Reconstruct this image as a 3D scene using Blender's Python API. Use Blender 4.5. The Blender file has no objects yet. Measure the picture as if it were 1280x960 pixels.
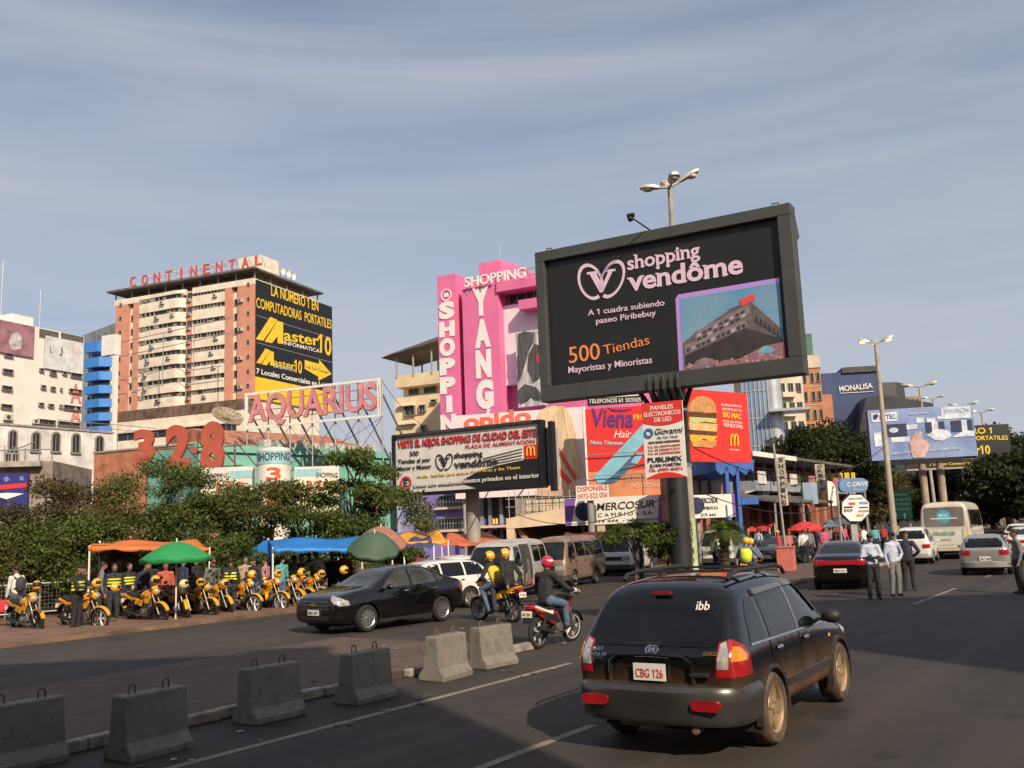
import bpy, bmesh, math, random
from mathutils import Vector as V, Matrix
from mathutils.bvhtree import BVHTree
R = math.radians
SC = bpy.context.scene
COL = SC.collection
# ---------------------------------------------------------------- camera
FPX, CH = 1180.0, 2.3
PITCH, ROLL = math.atan(182 / FPX), math.atan(.039)
CAM = V((0, 0, CH))
_F = V((0, math.cos(PITCH), math.sin(PITCH)))
_R0, _U0 = V((1, 0, 0)), V((0, -math.sin(PITCH), math.cos(PITCH)))
_RR = _R0 * math.cos(ROLL) - _U0 * math.sin(ROLL)
_UU = _R0 * math.sin(ROLL) + _U0 * math.cos(ROLL)
cd = bpy.data.cameras.new('camera')
cd.sensor_width = 36; cd.lens = FPX / 1280 * 36
cd.clip_start = .1; cd.clip_end = 6000
cam = bpy.data.objects.new('camera', cd); COL.objects.link(cam)
cam.matrix_world = Matrix(((_RR.x, _UU.x, -_F.x, 0), (_RR.y, _UU.y, -_F.y, 0), (_RR.z, _UU.z, -_F.z, CH), (0, 0, 0, 1)))
SC.camera = cam
# ---------------------------------------------------------------- sun, sky, exposure
SUN_EL = R(35)
SUN_AZ = math.atan2(.42, -.907)          # clockwise from +Y, towards the sun
sd = bpy.data.lights.new('sun', 'SUN'); sd.energy = 5.0; sd.angle = R(.5); sd.color = (1, .83, .62)
sun = bpy.data.objects.new('sun', sd); COL.objects.link(sun)
_s = V((math.sin(SUN_AZ) * math.cos(SUN_EL), math.cos(SUN_AZ) * math.cos(SUN_EL), math.sin(SUN_EL)))
sun.rotation_euler = _s.to_track_quat('Z', 'Y').to_euler(); sun.location = (30, -40, 60)
wd = bpy.data.worlds.new('World'); SC.world = wd; wd.use_nodes = True
nt = wd.node_tree; N = nt.nodes; L = nt.links
bg = N['Background']; bg.inputs[1].default_value = .11
sky = N.new('ShaderNodeTexSky'); sky.sky_type = 'NISHITA'; sky.sun_disc = False
sky.sun_elevation = SUN_EL; sky.sun_rotation = SUN_AZ
sky.air_density = 1.0; sky.dust_density = 2.2; sky.ozone_density = 1.4
tc = N.new('ShaderNodeTexCoord')
mp = N.new('ShaderNodeMapping'); mp.inputs['Rotation'].default_value = (0, R(16), R(20)); mp.inputs['Scale'].default_value = (.8, 1.3, 6.0)
nz = N.new('ShaderNodeTexNoise'); nz.inputs['Scale'].default_value = 1.5; nz.inputs['Detail'].default_value = 7; nz.inputs['Roughness'].default_value = .52; nz.inputs['Distortion'].default_value = .5
cr = N.new('ShaderNodeValToRGB'); cr.color_ramp.elements[0].position = .32; cr.color_ramp.elements[1].position = .76
cr.color_ramp.elements[0].color = (.30, .30, .30, 1); cr.color_ramp.elements[1].color = (.97, .97, .97, 1)
mx = N.new('ShaderNodeMix'); mx.data_type = 'RGBA'
mx.inputs[7].default_value = (4.5, 4.75, 5.45, 1)
L.new(tc.outputs['Generated'], mp.inputs[0]); L.new(mp.outputs[0], nz.inputs[0]); L.new(nz.outputs[0], cr.inputs[0])
sxyz = N.new('ShaderNodeSeparateXYZ'); L.new(tc.outputs['Generated'], sxyz.inputs[0]); low = N.new('ShaderNodeMapRange'); low.inputs[1].default_value = .0; low.inputs[2].default_value = .42; low.inputs[3].default_value = .34; low.inputs[4].default_value = -.08; L.new(sxyz.outputs[2], low.inputs[0])
sm_ = N.new('ShaderNodeMath'); sm_.operation = 'ADD'; sm_.use_clamp = True; L.new(cr.outputs[0], sm_.inputs[0]); L.new(low.outputs[0], sm_.inputs[1]); L.new(sm_.outputs[0], mx.inputs[0]); L.new(sky.outputs[0], mx.inputs[6]); L.new(mx.outputs[2], bg.inputs[0])
SC.view_settings.view_transform = 'Standard'; SC.view_settings.look = 'None'
SC.view_settings.exposure = .06; SC.view_settings.gamma = 1
SC.render.engine = 'CYCLES'
SC.cycles.use_denoising = True
SC.cycles.max_bounces = 6; SC.cycles.transparent_max_bounces = 6; SC.cycles.caustics_reflective = False; SC.cycles.caustics_refractive = False

# ---------------------------------------------------------------- where a photograph pixel lies in the world
def pxray(px, py): return _F + _RR * ((px - 640) / FPX) - _UU * ((py - 480) / FPX)
def at(px, py, Y):
    d = pxray(px, py); return CAM + d * (Y / d.y)
def gnd(px, py, z=0):
    d = pxray(px, py); return CAM + d * ((z - CH) / d.z)
RD = V((.57, .8216, 0)); RN = V((.8216, -.57, 0))       # road direction and its right-hand normal
def rt(s, t, z=0): return RD * s + RN * t + V((0, 0, z))

# ---------------------------------------------------------------- materials
MATS = {}
def lin(c): return tuple(x for x in c[:3]) + (1,)
def mat(key, col, rough=.6, metal=0., var=.18, scale=2.5, bump=0., bscale=None, emit=0., coat=0., spec=None, col2=None, alpha=1., stretch=None):
    if key in MATS: return MATS[key]
    m = bpy.data.materials.new(key); m.use_nodes = True
    nt = m.node_tree; N = nt.nodes; L = nt.links; b = N['Principled BSDF']
    b.inputs['Base Color'].default_value = lin(col); b.inputs['Roughness'].default_value = rough; b.inputs['Metallic'].default_value = metal
    if spec is not None: b.inputs['Specular IOR Level'].default_value = spec
    if coat: b.inputs['Coat Weight'].default_value = coat; b.inputs['Coat Roughness'].default_value = .04
    if alpha < 1: b.inputs['Alpha'].default_value = alpha
    if var or bump:
        tc = N.new('ShaderNodeTexCoord'); nz = N.new('ShaderNodeTexNoise')
        nz.inputs['Scale'].default_value = scale; nz.inputs['Detail'].default_value = 6; nz.inputs['Roughness'].default_value = .62
        src = tc.outputs['Object']
        if stretch:
            mp = N.new('ShaderNodeMapping'); mp.inputs['Scale'].default_value = stretch; L.new(src, mp.inputs[0]); src = mp.outputs[0]
        L.new(src, nz.inputs[0])
        if var:
            mx = N.new('ShaderNodeMix'); mx.data_type = 'RGBA'
            c2 = col2 or tuple(x * (1 - var * 1.9) for x in col)
            mx.inputs[6].default_value = lin(c2 if col2 else tuple(min(1, x * (1 + var * .6)) for x in col)); mx.inputs[7].default_value = lin(col if col2 else c2)
            rp = N.new('ShaderNodeMapRange'); rp.inputs[1].default_value = .32; rp.inputs[2].default_value = .7
            L.new(nz.outputs[0], rp.inputs[0]); L.new(rp.outputs[0], mx.inputs[0]); L.new(mx.outputs[2], b.inputs['Base Color'])
            rr = N.new('ShaderNodeMapRange'); rr.inputs[3].default_value = max(.02, rough * .85); rr.inputs[4].default_value = min(1, rough * 1.25)
            L.new(nz.outputs[0], rr.inputs[0]); L.new(rr.outputs[0], b.inputs['Roughness'])
        if bump:
            bp = N.new('ShaderNodeBump'); bp.inputs['Strength'].default_value = bump; bp.inputs['Distance'].default_value = .02
            n2 = nz
            if bscale:
                n2 = N.new('ShaderNodeTexNoise'); n2.inputs['Scale'].default_value = bscale; n2.inputs['Detail'].default_value = 4; L.new(tc.outputs['Object'], n2.inputs[0])
            L.new(n2.outputs[0], bp.inputs['Height']); L.new(bp.outputs[0], b.inputs['Normal'])
    if emit:
        b.inputs['Emission Color'].default_value = lin(col); b.inputs['Emission Strength'].default_value = emit
    MATS[key] = m; return m
def paint(key, col, rough=.35): return mat(key, col, rough, 0, .07, 1.2, coat=.6)
def cloth(key, col): return mat(key, col, .85, 0, .2, 9, bump=.25)

# ---------------------------------------------------------------- mesh building
SPLIT = set('roof_post strut post porch_post end_panel antenna mast bracket column pilaster rail brace ledge mullion parapet roof_rail roof_unit pole frame_bar vent seam reflector catwalk'.split())
class MB:
    def __init__(s): s.v = []; s.f = []; s.m = []; s.g = []
    def add(s, vs, fs, m=0):
        s.g.append((len(s.v), len(s.f))); o = len(s.v); s.v += [V(p) for p in vs]; s.f += [tuple(i + o for i in f) for f in fs]; s.m += [m] * len(fs); return s
    def box(s, x0, y0, z0, x1, y1, z1, m=0):
        return s.add([(x0, y0, z0), (x1, y0, z0), (x1, y1, z0), (x0, y1, z0), (x0, y0, z1), (x1, y0, z1), (x1, y1, z1), (x0, y1, z1)],
                     [(0, 3, 2, 1), (4, 5, 6, 7), (0, 1, 5, 4), (1, 2, 6, 5), (2, 3, 7, 6), (3, 0, 4, 7)], m)
    def cyl(s, p0, p1, r0, r1=None, n=12, m=0, caps=True):
        p0, p1 = V(p0), V(p1); r1 = r0 if r1 is None else r1
        d = (p1 - p0); d = d.normalized() if d.length > 1e-9 else V((0, 0, 1))
        a = d.orthogonal().normalized(); b = d.cross(a)
        vs = []
        for k in range(n):
            w = a * math.cos(2 * math.pi * k / n) + b * math.sin(2 * math.pi * k / n)
            vs += [p0 + w * r0, p1 + w * r1]
        fs = [(2 * k, 2 * ((k + 1) % n), 2 * ((k + 1) % n) + 1, 2 * k + 1) for k in range(n)]
        if caps: fs += [tuple(2 * k for k in reversed(range(n))), tuple(2 * k + 1 for k in range(n))]
        return s.add(vs, fs, m)
    def tube(s, pts, r, n=8, m=0, r1=None):
        pts = [V(p) for p in pts]
        up = None; rings = []
        for i, p in enumerate(pts):
            d = (pts[min(i + 1, len(pts) - 1)] - pts[max(i - 1, 0)]).normalized()
            if up is None: a = d.orthogonal().normalized()
            else:
                a = (up - d * up.dot(d)); a = a.normalized() if a.length > 1e-6 else d.orthogonal().normalized()
            up = a; b = d.cross(a)
            rr = r if r1 is None else r + (r1 - r) * i / (len(pts) - 1)
            rings.append([p + (a * math.cos(2 * math.pi * k / n) + b * math.sin(2 * math.pi * k / n)) * rr for k in range(n)])
        vs = [q for r_ in rings for q in r_]
        fs = [(i * n + k, i * n + (k + 1) % n, (i + 1) * n + (k + 1) % n, (i + 1) * n + k) for i in range(len(pts) - 1) for k in range(n)]
        fs += [tuple(reversed(range(n))), tuple((len(pts) - 1) * n + k for k in range(n))]
        return s.add(vs, fs, m)
    def lathe(s, prof, c=(0, 0, 0), axis='z', n=20, m=0, closed=False):
        c = V(c); vs = []
        for k in range(n):
            a = 2 * math.pi * k / n
            for r, h in prof:
                x, y = r * math.cos(a), r * math.sin(a)
                vs.append(c + (V((x, y, h)) if axis == 'z' else V((x, h, y)) if axis == 'y' else V((h, x, y))))
        q = len(prof); fs = []
        for k in range(n):
            for i in range(q if closed else q - 1):
                j = (i + 1) % q; kk = (k + 1) % n
                fs.append((k * q + i, kk * q + i, kk * q + j, k * q + j))
        return s.add(vs, fs, m)
    def prism(s, poly, d0, d1, plane='xz', m=0):
        """poly in a plane, extruded from d0 to d1 along the remaining axis"""
        n = len(poly)
        def P(a, b, d): return {'xz': (a, d, b), 'xy': (a, b, d), 'yz': (d, a, b)}[plane]
        vs = [P(a, b, d0) for a, b in poly] + [P(a, b, d1) for a, b in poly]
        fs = [tuple(range(n)), tuple(reversed(range(n, 2 * n)))] + [(k, k + n, (k + 1) % n + n, (k + 1) % n) for k in range(n)]
        return s.add(vs, fs, m)
    def ball(s, c, r, nu=14, nv=9, m=0, rot=None):
        c = V(c); r = (r, r, r) if not hasattr(r, '__len__') else r
        vs = []
        for j in range(nv + 1):
            t = math.pi * j / nv
            for k in range(nu):
                a = 2 * math.pi * k / nu
                p = V((r[0] * math.sin(t) * math.cos(a), r[1] * math.sin(t) * math.sin(a), r[2] * math.cos(t)))
                if rot: p = rot @ p
                vs.append(c + p)
        fs = [(j * nu + k, (j + 1) * nu + k, (j + 1) * nu + (k + 1) % nu, j * nu + (k + 1) % nu) for j in range(nv) for k in range(nu)]
        return s.add(vs, fs, m)
    def quad(s, a, b, c, d, m=0): return s.add([a, b, c, d], [(0, 1, 2, 3)], m)
    def build(s, name, mats, parent=None, smooth=False, bevel=0, weld=False, loc=None, rz=None, sub=0):
        if name in SPLIT and len(s.g) > 1 and not any(s.m) and len(s.g) < 40:
            g = s.g + [(len(s.v), len(s.f))]
            for (v0, f0), (v1, f1) in zip(g, g[1:]):
                q = MB(); q.add(s.v[v0:v1], [tuple(i - v0 for i in f) for f in s.f[f0:f1]]); o = q.build(name, mats, parent, smooth, bevel, weld, loc, rz, sub)
            return o
        me = bpy.data.meshes.new(name); me.from_pydata([tuple(p) for p in s.v], [], s.f)
        mats = mats if isinstance(mats, (list, tuple)) else [mats]
        for mm in mats: me.materials.append(mm)
        if any(s.m): me.polygons.foreach_set('material_index', s.m)
        bm = bmesh.new(); bm.from_mesh(me)
        if weld or smooth: bmesh.ops.remove_doubles(bm, verts=bm.verts, dist=1e-5)
        bmesh.ops.recalc_face_normals(bm, faces=bm.faces)
        bm.to_mesh(me); bm.free()
        if smooth:
            me.polygons.foreach_set('use_smooth', [True] * len(me.polygons))
            try: me.set_sharp_from_angle(angle=R(40))
            except Exception: pass
        me.update()
        o = bpy.data.objects.new(name, me); COL.objects.link(o)
        if parent is not None: o.parent = getattr(parent, 'o', parent)
        if loc is not None: o.location = loc
        if rz is not None: o.rotation_euler.z = rz
        if bevel:
            b = o.modifiers.new('bevel', 'BEVEL'); b.width = bevel; b.segments = 2; b.limit_method = 'ANGLE'; b.angle_limit = R(40)
        if sub:
            b = o.modifiers.new('sub', 'SUBSURF'); b.levels = sub; b.render_levels = sub
        return o

def tag(o, label=None, cat=None, group=None, kind=None):
    o = getattr(o, 'o', o)
    if label: o['label'] = label
    if cat: o['category'] = cat
    if group: o['group'] = group
    if kind: o['kind'] = kind
    return o

class T:
    """a thing: an Empty at its base; its local -y faces the viewer when rz is 0"""
    def __init__(s, name, label, cat, loc, rz=0, group=None):
        s.o = bpy.data.objects.new(name, None); COL.objects.link(s.o); s.o.empty_display_size = .3
        s.o.location = loc; s.o.rotation_euler = (0, 0, rz)
        s.M = Matrix.Translation(V(loc)) @ Matrix.Rotation(rz, 4, 'Z'); s.Mi = s.M.inverted()
        s.rz = rz
        tag(s.o, label, cat, group)
    def xz(s, px, py, y=0.):
        c = s.Mi @ CAM; d = s.Mi.to_3x3() @ pxray(px, py); t = (y - c.y) / d.y; p = c + d * t; return p.x, p.z
    def yz(s, px, py, x=0.):
        c = s.Mi @ CAM; d = s.Mi.to_3x3() @ pxray(px, py); t = (x - c.x) / d.x; p = c + d * t; return p.y, p.z
    def xy(s, px, py, z=0.):
        c = s.Mi @ CAM; d = s.Mi.to_3x3() @ pxray(px, py); t = (z - c.z) / d.z; p = c + d * t; return p.x, p.y
    def rect(s, xl, yt, xr, yb, y=0.):
        """the upright rectangle whose middle lines lie on these photograph columns and rows"""
        ym, xm = (yt + yb) / 2, (xl + xr) / 2
        return s.xz(xl, ym, y)[0], s.xz(xm, yb, y)[1], s.xz(xr, ym, y)[0], s.xz(xm, yt, y)[1]
    def panel(s, name, m, xl, yt, xr, yb, y=0., th=.05, bevel=0, label=None):
        x0, z0, x1, z1 = s.rect(xl, yt, xr, yb, y)
        o = MB().box(x0, y, z0, x1, y + th, z1).build(name, m, s, bevel=bevel)
        if label: o['label'] = label
        return o
    def poly(s, name, m, pts, y=0., th=.05, parent=None):
        return MB().prism([s.xz(a, b, y) for a, b in pts], y, y + th).build(name, m, parent or s)
    def part(s, name, m, mb, **k): return mb.build(name, m, s, **k)

# ---------------------------------------------------------------- lettering
_cap = {}
def text_mesh(body, bold=0., extrude=.0):
    cu = bpy.data.curves.new('lettering', 'FONT'); cu.body = body; cu.offset = bold; cu.resolution_u = 4; cu.fill_mode = 'BOTH'
    ob = bpy.data.objects.new('lettering', cu)
    me = bpy.data.meshes.new_from_object(ob)
    vs = [v.co.copy() for v in me.vertices]; fs = [tuple(p.vertices) for p in me.polygons]
    bpy.data.objects.remove(ob); bpy.data.curves.remove(cu); bpy.data.meshes.remove(me)
    return vs, fs
def capheight():
    if 'H' not in _cap:
        vs, _ = text_mesh('H'); _cap['H'] = max(v.y for v in vs) - min(v.y for v in vs)
    return _cap['H']
def letters(t, body, x0, z0, x1, z1, h, m, y=-.02, th=.02, bold=.0, name='lettering', parent=None, shear=0., side=None, arch=0.):
    """text from local (x0,z0) to (x1,z1) along its baseline, capital height h, on plane y of thing t"""
    bold *= .6; vs, fs = text_mesh(body, bold)
    if not vs: return None
    xa, xb = min(v.x for v in vs), max(v.x for v in vs)
    if '1' in body:                                  # the figure 1 gets its flag
        for i, c_ in enumerate(body):
            if c_ == '1':
                pre = text_mesh(body[:i + 1], bold)[0]; e = max(v.x for v in pre); o_ = len(vs); one = text_mesh('1', bold)[0]; wd = max(v.x for v in one) - min(v.x for v in one); cp = capheight()
                vs += [V((e - wd, cp, 0)), V((e - wd - .16, cp * .80, 0)), V((e - wd - .16, cp * .66, 0)), V((e - wd + .01, cp * .80, 0))]; fs.append((o_, o_ + 1, o_ + 2, o_ + 3))
    w = math.hypot(x1 - x0, z1 - z0); sx = w / (xb - xa); sy = h / capheight()
    ca, sa = (x1 - x0) / w, (z1 - z0) / w
    P2 = []
    for v in vs:
        a = (v.x - xa) * sx + shear * v.y * sy; b = v.y * sy
        if arch: b += arch * (1 - (2 * a / w - 1) ** 2)
        P2.append((x0 + a * ca - b * sa, z0 + a * sa + b * ca))
    mb = MB(); n = len(P2)
    if side is None: A = [V((a, y, b)) for a, b in P2]; off = V((0, th, 0))
    else: A = [V((side, a, b)) for a, b in P2]; off = V((-th, 0, 0)) if side > 0 or True else V((th, 0, 0))
    ed = {}
    for f in fs:
        for i in range(len(f)):
            e = (f[i], f[(i + 1) % len(f)]); ed[e] = 1
    bnd = [e for e in ed if (e[1], e[0]) not in ed]
    fs2 = list(fs) + [(e[1], e[0], e[0] + n, e[1] + n) for e in bnd]
    mb.add(A + [p + off for p in A], fs2)
    me = bpy.data.meshes.new(name); me.from_pydata([tuple(p) for p in mb.v], [], mb.f); me.materials.append(m); me.update()
    o = bpy.data.objects.new(name, me); COL.objects.link(o); o.parent = getattr(parent or t, 'o', parent or t)
    return o
def plet(t, body, xl, yl, xr, yr, hpx, m, y=-.02, **k):
    """lettering by photograph pixels: baseline ends and capital height"""
    x0, z0 = t.xz(xl, yl, y); x1, z1 = t.xz(xr, yr, y)
    h = t.xz((xl + xr) / 2, (yl + yr) / 2 - hpx, y)[1] - t.xz((xl + xr) / 2, (yl + yr) / 2, y)[1]
    return letters(t, body, x0, z0, x1, z1, h, m, y, **k)

def face(pxl, ytl, pxr, ytr, zl, zr=None):
    """front face of a building: base of left edge, yaw, width, height; the right edge's distance follows from a level top"""
    a = at(pxl, ytl, zl)
    if zr is None:
        d = pxray(pxr, ytr); b = CAM + d * ((a.z - CH) / d.z)
    else: b = at(pxr, ytr, zr)
    w = V((b.x - a.x, b.y - a.y, 0))
    return V((a.x, a.y, 0)), math.atan2(w.y, w.x), w.length, a.z

def copy_tree(o, parent=None):
    c = o.copy(); COL.objects.link(c)
    if parent is not None: c.parent = parent
    for ch in list(o.children): copy_tree(ch, c)
    return c
GLASS = mat('window_glass', (.03, .035, .04), .12, 0, .3, .8)
BLACKM = mat('black_metal', (.015, .015, .016), .45, .2, .2, 4)
STEEL = mat('galvanised_steel', (.42, .43, .43), .45, .8, .15, 3)
CONC = mat('concrete', (.36, .34, .30), .85, 0, .25, 2.2, bump=.35, bscale=30)
WHITE = mat('white_paint', (.78, .76, .70), .6, 0, .08, 1.5)
RUST = mat('rusty_steel', (.2, .13, .09), .7, .3, .3, 4)
# ================================================================ the setting: ground, roads, median, kerbs, markings
def ground_mat(key, base, dust, dark, scale=.35, rough=.85, bump=.3, tracks=False, brick=False, world=False):
    m = bpy.data.materials.new(key); m.use_nodes = True; nt = m.node_tree; N = nt.nodes; L = nt.links; b = N['Principled BSDF']
    tc = N.new('ShaderNodeTexCoord')
    wpos = N.new('ShaderNodeNewGeometry')
    def noise(sc, det=6, st=None):
        n = N.new('ShaderNodeTexNoise'); n.inputs['Scale'].default_value = sc; n.inputs['Detail'].default_value = det; n.inputs['Roughness'].default_value = .62
        src = tc.outputs['Object'] if not world else wpos.outputs['Position']
        if st:
            mp = N.new('ShaderNodeMapping'); mp.inputs['Scale'].default_value = st; L.new(src, mp.inputs[0]); src = mp.outputs[0]
        L.new(src, n.inputs[0]); return n
    def mixc(fac, a, bcol):
        x = N.new('ShaderNodeMix'); x.data_type = 'RGBA'
        L.new(fac, x.inputs[0])
        for i, c in ((6, a), (7, bcol)):
            if isinstance(c, tuple): x.inputs[i].default_value = lin(c)
            else: L.new(c, x.inputs[i])
        return x.outputs[2]
    def rng(o, a, c, lo=0, hi=1):
        r = N.new('ShaderNodeMapRange'); r.inputs[1].default_value = a; r.inputs[2].default_value = c; r.inputs[3].default_value = lo; r.inputs[4].default_value = hi
        L.new(o, r.inputs[0]); return r.outputs[0]
    c = mixc(rng(noise(scale).outputs[0], .4, .72), base, dust)
    c = mixc(rng(noise(scale * 3.1, 8).outputs[0], .52, .7, 0, .7), c, dark)
    if tracks:                                   # tyre-polished lanes and smears running along the road
        c = mixc(rng(noise(.09, 5).outputs[0], .42, .6, 0, .75), c, dark)
        c = mixc(rng(noise(.8, 7, (.9, 1.1, 1)).outputs[0], .60, .66, 0, .75), c, (.012, .011, .0105))
        c = mixc(rng(noise(.55, 5, (.05, 1.6, 1)).outputs[0], .45, .68, 0, .7), c, dust)
        c = mixc(rng(noise(1.1, 4, (.1, 2.2, 1)).outputs[0], .56, .7, 0, .6), c, dark)
        v = N.new('ShaderNodeTexVoronoi'); v.feature = 'DISTANCE_TO_EDGE'; v.inputs['Scale'].default_value = .45
        nd = noise(1.3); ad = N.new('ShaderNodeVectorMath'); ad.operation = 'ADD'; L.new(tc.outputs['Object'], ad.inputs[0]); L.new(nd.outputs['Color'], ad.inputs[1]); L.new(ad.outputs[0], v.inputs[0])
        c = mixc(rng(v.outputs['Distance'], .003, .010, .28, 0), c, (.02, .018, .016))
    if brick:
        bt = N.new('ShaderNodeTexBrick'); bt.inputs['Scale'].default_value = 4.2; bt.inputs['Mortar Size'].default_value = .025; bt.inputs['Color1'].default_value = (1, 1, 1, 1); bt.inputs['Color2'].default_value = (.62, .62, .62, 1); bt.inputs['Mortar'].default_value = (.35, .35, .35, 1)
        L.new(tc.outputs['Object'], bt.inputs[0])
        x = N.new('ShaderNodeMix'); x.data_type = 'RGBA'; x.blend_type = 'MULTIPLY'; x.inputs[0].default_value = .75; L.new(c, x.inputs[6]); L.new(bt.outputs[0], x.inputs[7]); c = x.outputs[2]
    fine = noise(70, 3)
    x = N.new('ShaderNodeMix'); x.data_type = 'RGBA'; x.blend_type = 'MULTIPLY'; x.inputs[0].default_value = .55
    L.new(c, x.inputs[6]); L.new(rng(fine.outputs[0], .3, .75, .55, 1.25), x.inputs[7]); c = x.outputs[2]
    L.new(c, b.inputs['Base Color']); b.inputs['Roughness'].default_value = rough
    bp = N.new('ShaderNodeBump'); bp.inputs['Strength'].default_value = bump; bp.inputs['Distance'].default_value = .015; L.new(fine.outputs[0], bp.inputs['Height']); L.new(bp.outputs[0], b.inputs['Normal'])
    return m
RYAW = math.atan2(RD.y, RD.x)                       # local x runs along the road, local -y to its right
def strip(name, s0, s1, t0, t1, z0, z1, m, bevel=0):
    o = MB().box(s0, -t1, z0, s1, -t0, z1).build(name, m, rz=RYAW, bevel=bevel); tag(o, kind='structure'); return o
def sheet(name, s0, s1, t0, t1, z, m):
    o = MB().quad((s0, -t1, z), (s1, -t1, z), (s1, -t0, z), (s0, -t0, z)).build(name, m, rz=RYAW); tag(o, kind='structure'); return o
DIRT = ground_mat('red_dirt', (.17, .092, .06), (.24, .14, .092), (.09, .058, .042), .5)
ASPH = ground_mat('asphalt', (.034, .028, .024), (.066, .051, .041), (.017, .0155, .0145), .22, .8, .35, tracks=True)
BRICK = ground_mat('brick_paving', (.125, .083, .063), (.165, .115, .088), (.07, .05, .042), .6, .9, .25, brick=True)
g = MB().quad((-2500, -300, -.03), (2500, -300, -.03), (2500, 4500, -.03), (-2500, 4500, -.03)).build('ground', DIRT); tag(g, kind='structure')
sheet('road', -60, 900, -23, 17, 0, ASPH)
KERB = mat('kerb_stone', (.34, .30, .25), .85, 0, .3, 3, bump=.4, bscale=25)
strip('median', -40, 15.2, -15.4, -10.65, 0.004, .12, BRICK)
strip('median', 27.5, 110, -15.4, -11.6, 0.004, .12, BRICK)
strip('pavement', -60, 300, -28.2, -23.15, 0.004, .11, DIRT)
strip('kerb', -60, 300, -23.15, -23, 0.004, .10, mat('dusty_kerb', (.20, .13, .09), .9, 0, .35, 1.2, bump=.3))
strip('pavement', -60, 300, 17, 26, 0.004, .12, DIRT)
def kerb_run(s0, s1, t, skip=()):
    mb = MB(); rnd = random.Random(int(t * 10)); s = s0
    while s < s1 - .2:
        ln = .92
        if not any(a < s < b for a, b in skip):
            j = rnd.uniform(-.02, .02)
            mb.box(s, -t - .07 + j, .004, s + ln - .015, -t + .08 + j, .135 + rnd.uniform(-.012, .015))
        s += ln
    o = mb.build('kerb', KERB, rz=RYAW, bevel=.02); tag(o, kind='structure')
kerb_run(-12, 15.2, -10.57, skip=((10.4, 11.3),))
kerb_run(27.5, 80, -11.5)
MARK = ground_mat('worn_road_paint', (.22, .19, .16), (.30, .27, .23), (.06, .05, .045), 1.6, .8, .2)
sheet('road_marking', -20, 14.2, -8.93, -8.8, .004, MARK)
for k in range(-2, 7):
    if k in (1,): continue
    sheet('road_marking', 4.4 + k * 11, 9.95 + k * 11, -5.99, -5.87, .004, MARK)
sheet('road_marking', 60, 66, -1.9, -1.78, .004, MARK)
# blocks added behind the viewer, placed and shaped to cast shade over the road
WARM = mat('old_plaster', (.5, .46, .38), .85, 0, .2, .5)
def back_block(name, label, x0, y0, x1, y1, h):
    t = T(name, label, 'building', (x0, y1, 0), 0)
    mb = MB().box(0, y0 - y1, 0, x1 - x0, 0, h); t.part('wall', WARM, mb)
    k = 0
    for z in range(2, int(h) - 2, 3):
        mb = MB()
        for q in range(int((x1 - x0) / 4)): mb.box(1 + q * 4, 0, z, 3.4 + q * 4, .04, z + 1.5)
        t.part('window_row', GLASS, mb)
    t.part('cornice', CONC, MB().box(-.15, y0 - y1 - .1, h, x1 - x0 + .15, .15, h + .3))
back_block('shade_block_long', 'long plaster block added out of view to cast shade across the road', -40, -26, 8.68, -8, 21)  # unseen; its edge and height set where the road shade ends
back_block('shade_block_tall', 'tall plaster block added out of view to shade the far left road', -40, -34, -1, -26.3, 38)  # unseen; added height darkens the left corner of the road
t = T("shade_block_right", "plaster block out of view at the right, shaped to shade the road", "building", (13.9, -.5, 0), 0); t.part("wall", WARM, MB().prism([(0, 0), (11.6, -25), (46, -25), (46, 0)], 0, 21, "xy")); t.part("cornice", CONC, MB().prism([(-.1, .1), (11.5, -25.1), (46.1, -25.1), (46.1, .1)], 21, 21.3, "xy"))  # unseen; side slanted along the sun to set the shade edge
# ================================================================ buildings
CREAM = mat('cream_render', (.76, .69, .57), .8, 0, .14, .5)
ORANGE = mat('terracotta_paint', (.58, .27, .185), .75, 0, .12, .5)
WWALL = mat('white_render', (.76, .74, .69), .8, 0, .16, .4, col2=(.66, .63, .56))
DARKG = mat('dark_recess', (.05, .045, .04), .8, 0, .3, 1)  # dark colour for vents, and for shade in openings and passages
WINF = mat('window_frame', (.30, .28, .25), .5, .2, .1, 2)
CURT = mat('faded_curtain', (.42, .38, .32), .8, 0, .5, .9, col2=(.08, .075, .07))
ROOFM = mat('roof_sheet', (.14, .13, .12), .7, .1, .25, .6)
ACM = mat('ac_unit', (.55, .53, .47), .6, .1, .2, 3)
def ac_unit(t, x, z, y=0., s=1.):
    mb = MB().box(x - .4 * s, y - .42 * s, z - .28 * s, x + .4 * s, y, z + .28 * s)
    mb.cyl((x - .08 * s, y - .43 * s, z), (x - .08 * s, y - .425 * s, z), .21 * s, n=12, m=1)
    mb.box(x - .36 * s, y - .40 * s, z - .36 * s, x - .30 * s, y, z - .28 * s, 1).box(x + .30 * s, y - .40 * s, z - .36 * s, x + .36 * s, y, z - .28 * s, 1)
    return mb.build('air_conditioner', [ACM, DARKG], t)
def window(t, x0, z0, x1, z1, y=0., name='window', n=2, glass=None, deep=.12, sill=True):
    """frame standing proud of the wall with the glass set back inside it"""
    f = .07; mb = MB()
    mb.box(x0 - f, y - deep, z1, x1 + f, y, z1 + f, 1).box(x0 - f, y - deep, z0, x0, y, z1, 1).box(x1, y - deep, z0, x1 + f, y, z1, 1)
    mb.box(x0 - f - .05, y - deep - (.1 if sill else 0), z0 - f, x1 + f + .05, y, z0, 1)
    mb.box(x0, y - .03, z0, x1, y - .005, z1, 0)
    for k in range(1, n): xx = x0 + (x1 - x0) * k / n; mb.box(xx - .025, y - .07, z0, xx + .025, y - .03, z1, 1)
    return mb.build(name, [glass or GLASS, WINF], t)
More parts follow.
